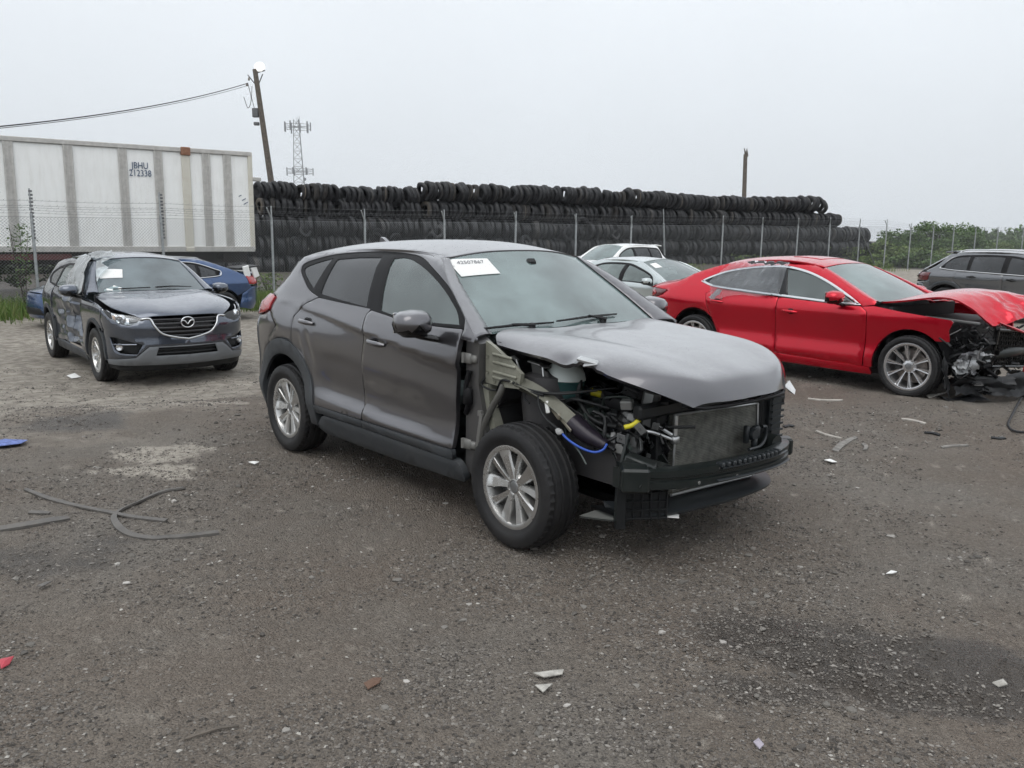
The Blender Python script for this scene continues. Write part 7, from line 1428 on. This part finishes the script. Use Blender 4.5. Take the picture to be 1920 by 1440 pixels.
    inner_tub(root, (xr+.3, xa+.2), W-.05, .24, 1.4, 1, .4); dash(root, xa-.16, W*.74, za-.02)
    for y in (-.36, .36): seat(root, bp+.32, y, .46, S.get('seat', seat_m))
    seat(root, bp-.65, 0, .48, S.get('seat', seat_m), 1.1, head=False)
    mb = MB(); mb.box((xr+.75, 0, .55), (1.0, 1.3, .55), bev=.05); mb.box((xa+.55, 0, .52), (.9, 1.0, .45), bev=.05); mb.build('floor_pan', int_m, root)
    for c_ in (0, -wb): wheel_well(root, c_, ra-.02, W-.03, zc=rt+.02, mat=S.get('wellm'))
    wheels(root, (0, -wb), W-.13, rt, rt, .215, S.get('Rr', .22), S.get('style', 'ten'), detail=False)
    return root, L, wsn, rf
slv = paint('paint_silver', (.50, .55, .55), .55, .35, dirt=.12); whp = paint('paint_white', (.80, .81, .80), 0, .35, dirt=.06, dirtcol=(.6, .6, .58)); gpt = paint('paint_graphite', (.15, .155, .165), .75, .33, dirt=.1); blp = paint('paint_blue', (.027, .070, .175), .55, .34, dirt=.10, dirtcol=(.12, .15, .2))
sedan = dict(W=.915, H=1.45, xf=.93, xr=-3.85, wb=2.80, belt=(.94, 1.0), zg=1.03, hatch=False, hf=.74, xa=-.42, xt=-1.18, xc=-2.42, xg=-3.18, za=.975, xe=-2.80, ze=1.13, bp=-1.52, rp=-2.36, Rt=.33, ra=.375)
silver, SLf, SWs, SRf = std_car('silver', 'silver_sedan', 'pale silver green sedan with dented rear door behind the red sedan', slv, dict(sedan, seat=seat_l, mirm=slv, glass=(glass_mat('window_pale', (.75, .86, .84), .3, (.55, .66, .65)), glass_mat('window_pale', ())), wsm=glass_mat('windscreen_pale', (.6, .7, .7), .4, (.36, .44, .44))))
st = [(.06, .62), (.20, .62), (.20, .86), (.06, .86)]; patch('windscreen_sticker', st, SWs, paper, silver, .1, .001, scale=(1.3, .8), off=.006)
suvd = dict(W=.92, H=1.66, xf=.92, xr=-3.56, wb=2.69, belt=(1.06, 1.14), zg=1.06, hatch=True, hf=.92, xa=-.36, xt=-1.05, xc=-2.85, xg=-3.30, za=1.10, xe=-2.90, ze=1.33, bp=-1.45, rp=-2.25, Rt=.345, ra=.41, sillm=clad)
whitec, *_ = std_car('white', 'white_suv', 'white SUV facing left beside the fence, behind the silver sedan', whp, dict(suvd, grille=True, mirm=whp))
greyc, GL, _, GR = std_car('grey', 'graphite_crossover', 'graphite grey crossover at the right edge with bright window strip', gpt, dict(suvd, H=1.545, W=.90, xr=-3.52, wb=2.655, belt=(1.0, 1.08), zg=1.03, hf=.88, za=1.04, xa=-.36, xt=-1.05, xc=-2.62, xg=-3.22, xe=-2.86, ze=1.14, bp=-1.45, rp=-2.2, chrome=1, tlm=redl2, hm=blk, ra=.40, mirm=gpt, tx=-3.06, glass=(g_dark, g_dark)))
both('arch_cladding', arc(-2.655, .365, .475, 185, -5, 24)+arc(-2.655, .365, .405, -5, 185, 22), GL, clad, greyc, .07, .03, off=.012); both('arch_cladding', arc(0, .365, .475, 185, -5, 24)+arc(0, .365, .405, -5, 185, 22), GL, clad, greyc, .07, .03, off=.012)
for y in (-.52, .52): mb = MB(); mb.tube(smooth_pts([(-1.15, y, 1.49), (-1.3, y, 1.535), (-2.3, y, 1.535), (-2.5, y, 1.49)], 4), .016, 6); mb.build('roof_rail', chrome_w, greyc, True)
bluec, BL, *_ = std_car('blue', 'blue_sedan', 'deep blue sedan facing left, half hidden behind the slate SUV', blp, dict(sedan, W=.925, H=1.44, xf=.84, xr=-3.85, wb=2.875, belt=(.90, .99), zg=1.02, xa=-.35, xt=-1.2, xc=-2.5, xg=-3.3, xe=-2.85, ze=1.12, chrome=2, Rt=.335, hf=.76, glass=(g_dark, g_dark), mirm=blp))
for i, (x, z, a) in enumerate(((-3.46, 1.10, .2), (-3.70, 1.08, .35))): mb = MB(); mb.box((x, .78-.1*i, z), (.16, .05, .26), (0, a, .2), bev=.015); mb.build('torn_panel', whp, bluec)
mb = MB(); mb.box((-3.55, .35, 1.19), (.5, .75, .03), (0, .12, 0), bev=.01); mb.build('bent_boot_edge', pm('liner_black', ()), bluec)
# ---------------------------------------------------------------- litter and broken trim on the ground
strip_m = pm('grey_rubber_trim', (.115, .108, .10), .6, var=.2, vscale=10, dirt=.5, dirtcol=(.20, .185, .165))
def on_ground(u, v, dz=.0): 
    p = at_z(u, v, 0); 
    for _ in range(4): p = at_z(u, v, gh(p.x, p.y))
    return Vector((p.x, p.y, gh(p.x, p.y)+dz))
def ribbon(name, label, cat, px, w, mat, th=.010, lift=None, seed=0, group=None):
    "bent trim strip lying on the ground: px = image points of its run, w = widths"
    P = smooth_pts([on_ground(u, v, .012+(lift[i] if lift else 0)) for i, (u, v) in enumerate(px)], 6); n = len(P); ww = np.interp(np.linspace(0, 1, n), np.linspace(0, 1, len(w)), w); vs = []
    for i, p in enumerate(P):
        p.z = max(p.z, gh(p.x, p.y)+.008); d = (P[min(i+1, n-1)]-P[max(i-1, 0)]); d.z = 0; d.normalize(); s = Vector((-d.y, d.x, 0))*ww[i]/2; vs += [p-s, p+s*.9+Vector((0, 0, th*.6)), p+s+Vector((0, 0, -th*.3)), p-s*.95-Vector((0, 0, th))]
    mb = MB(); mb.add(vs, [(i*4+k, i*4+(k+1) % 4, (i+1)*4+(k+1) % 4, (i+1)*4+k) for i in range(n-1) for k in range(4)]+[(0, 1, 2, 3), tuple((n-1)*4+k for k in (3, 2, 1, 0))]); return tag(mb.build(name, mat, None, 40, recalc=True), label, cat, group)
ribbon('weather_strip', 'grey rubber trim strip bent into a hook, left foreground', 'trim strip', [(345, 917), (300, 926), (262, 943), (228, 958), (214, 972), (222, 990), (245, 1005), (285, 1012), (340, 1009), (410, 1001)], [.05, .045, .03, .03, .035, .04, .035, .03, .03, .028], strip_m, .014)
ribbon('weather_strip', 'long thin grey trim strip crossing under the hooked strip', 'trim strip', [(48, 920), (95, 938), (150, 952), (205, 963), (250, 972), (312, 979)], [.022, .03, .024, .024, .026, .03], strip_m, .010)
ribbon('weather_strip', 'broad grey plastic strip running off the left edge', 'trim strip', [(-60, 1006), (0, 995), (60, 985), (100, 978), (130, 974)], [.05, .05, .055, .06, .03], strip_m, .016)
ribbon('weather_strip', 'short flat grey trim offcut above the broad strip', 'trim strip', [(55, 963), (78, 964), (94, 965)], [.03, .04, .02], strip_m, .008)
ribbon('wood_splinter', 'dark thin stick lying near the lower left edge', 'stick', [(345, 1392), (380, 1380), (410, 1371), (448, 1366)], [.006, .009, .008, .005], wood, .006)
pw = pm('pale_wood', (.38, .355, .32), .8, var=.2, vscale=20); gw = pm('grey_wood', (.20, .19, .175), .85, var=.3, vscale=16)
for i, (px, w, mt, lab) in enumerate([([(1530, 810), (1552, 818), (1577, 824)], [.012, .018, .012], pw, 'thin pale splinter beside the grey broken board'), ([(1565, 848), (1580, 834), (1605, 822)], [.05, .06, .03], gw, 'grey broken board piece right of the crossover'), ([(1618, 834), (1624, 840), (1621, 846)], [.03, .03, .03], gw, 'small grey board chip beside the broken board'), ([(1690, 787), (1712, 790), (1735, 796)], [.02, .03, .02], pw, 'pale splinter of wood in the middle right yard'), ([(1765, 841), (1785, 838), (1815, 837)], [.03, .02, .014], gw, 'grey twisted sliver near the right edge'), ([(1515, 749), (1545, 752), (1580, 752)], [.016, .02, .012], pw, 'long pale strip near the red sedan'), ([(1733, 812), (1750, 814), (1762, 818)], [.03, .03, .02], blk, 'short black plastic shard in the right yard'), ([(1470, 802), (1480, 800), (1488, 801)], [.03, .03, .03], blk, 'small black shard beside the bumper beam'), ([(1858, 822), (1872, 824), (1884, 823)], [.03, .03, .03], blk, 'small black clod near the right edge')]):
    ribbon('debris_piece', lab, 'debris', px, w, mt, .012, seed=i)
def shard(name, label, cat, px, mat, h=.02, seed=0, crumple=.0):
    r = random.Random(seed); P = [on_ground(u, v, .012+h*r.random()) for u, v in px]; c = sum(P, Vector())/len(P); c.z += h*.6; n = len(P); mb = MB(); mb.add(P+[c]+[p-Vector((0, 0, .004)) for p in P]+[c-Vector((0, 0, .004))], [(i, (i+1) % n, n) for i in range(n)]+[(n+1+(i+1) % n, n+1+i, 2*n+1) for i in range(n)]+[(i, n+1+i, n+1+(i+1) % n, (i+1) % n) for i in range(n)]); return tag(mb.build(name, mat), label, cat)
wpl = pm('white_plastic', (.40, .385, .35), .6, var=.25, vscale=30); 
for i, (nm, px, mt, lab, cat) in enumerate([('plastic_shard', [(1000, 1271), (1040, 1265), (1057, 1262), (1054, 1270), (1020, 1277)], wpl, 'long pale plastic shard in the lower middle foreground', 'shard'), ('plastic_shard', [(1003, 1290), (1036, 1291), (1018, 1307)], wpl, 'pale triangular plastic shard just below the long one', 'shard'), ('plastic_shard', [(0, 1246), (27, 1240), (18, 1250), (2, 1259)], pm('red_plastic', (.45, .05, .07), .4), 'small red plastic chip at the left edge', 'shard'), ('blue_rag', [(-20, 832), (10, 829), (52, 830), (40, 838), (0, 843), (-20, 842)], pm('blue_cloth', (.13, .18, .42), .8, var=.4, vscale=25), 'crumpled bright blue scrap at the left edge', 'rag'), ('paper_scrap', [(125, 706), (140, 701), (152, 709), (135, 711)], paper, 'white paper scrap on the ground before the slate SUV', 'paper'), ('plastic_shard', [(70, 1105), (92, 1098), (100, 1096), (80, 1108)], strip_m, 'flat grey plastic flake in the left foreground', 'shard'), ('brick_chip', [(682, 1290), (700, 1280), (716, 1278), (712, 1286), (690, 1297)], pm('brick_brown', (.14, .085, .06), .85), 'brown brick chip in the lower middle foreground', 'brick chip'), ('plastic_shard', [(1412, 1398), (1422, 1390), (1432, 1405), (1424, 1410)], pm('lilac_plastic', (.36, .33, .38), .5), 'small lilac grey flake at the bottom right of centre', 'shard'), ('paper_scrap', [(1661, 1080), (1670, 1077), (1682, 1076), (1674, 1081)], paper, 'tiny white paper bit in the right middle ground', 'paper'), ('paper_scrap', [(1545, 866), (1556, 864), (1569, 869), (1560, 871)], paper, 'white paper bit below the broken board', 'paper'), ('plastic_shard', [(1860, 1283), (1880, 1280), (1889, 1287), (1872, 1291)], wpl, 'pale stone coloured shard on the damp patch at right', 'shard'), ('paper_scrap', [(466, 870), (476, 869), (486, 871), (478, 874)], paper, 'white speck of paper behind the crossover rear wheel', 'paper')]):
    shard(nm, lab, cat, px, mt, .03 if nm == 'blue_rag' else .012, i)
mb = MB(); mb.tube(smooth_pts([on_ground(1960, 740, .05), on_ground(1925, 757, .10), on_ground(1912, 760, .06), on_ground(1896, 784, .02), on_ground(1890, 800, .015), on_ground(1905, 812, .015), on_ground(1950, 813, .015)], 6), .011, 7); tag(mb.build('loose_cable', pm('cable_black', ()), None, True), 'thin black cable looping on the ground at the right edge', 'cable')
mb = MB(); r_ = random.Random(4)
crk = [on_ground(1735, 745, .03), on_ground(1760, 741, .02), on_ground(1775, 738, .015), on_ground(1742, 748, .01)]; mb.add([*crk, *[p-Vector((0, 0, .006)) for p in crk]], [(0, 1, 2, 3), (7, 6, 5, 4), (0, 4, 5, 1), (1, 5, 6, 2), (2, 6, 7, 3), (3, 7, 4, 0)]); tag(mb.build('plastic_shard', wpl), 'pale plastic strip lying under the red sedan front wheel', 'shard')
# ---------------------------------------------------------------- haze
hz = bpy.data.materials.new('haze_air'); hz.use_nodes = True; t = hz.node_tree; t.nodes.clear(); o_ = t.nodes.new('ShaderNodeOutputMaterial'); pv_ = t.nodes.new('ShaderNodeVolumePrincipled')
pv_.inputs['Color'].default_value = (.97, .98, 1, 1); pv_.inputs['Density'].default_value = .0003; pv_.inputs['Anisotropy'].default_value = .25; t.links.new(pv_.outputs[0], o_.inputs['Volume'])
mb = MB(); mb.box((0, 60, 22), (760, 760, 48)); tag(mb.build('haze', hz), 'pale damp haze filling the air over the yard', 'haze', kind='stuff')
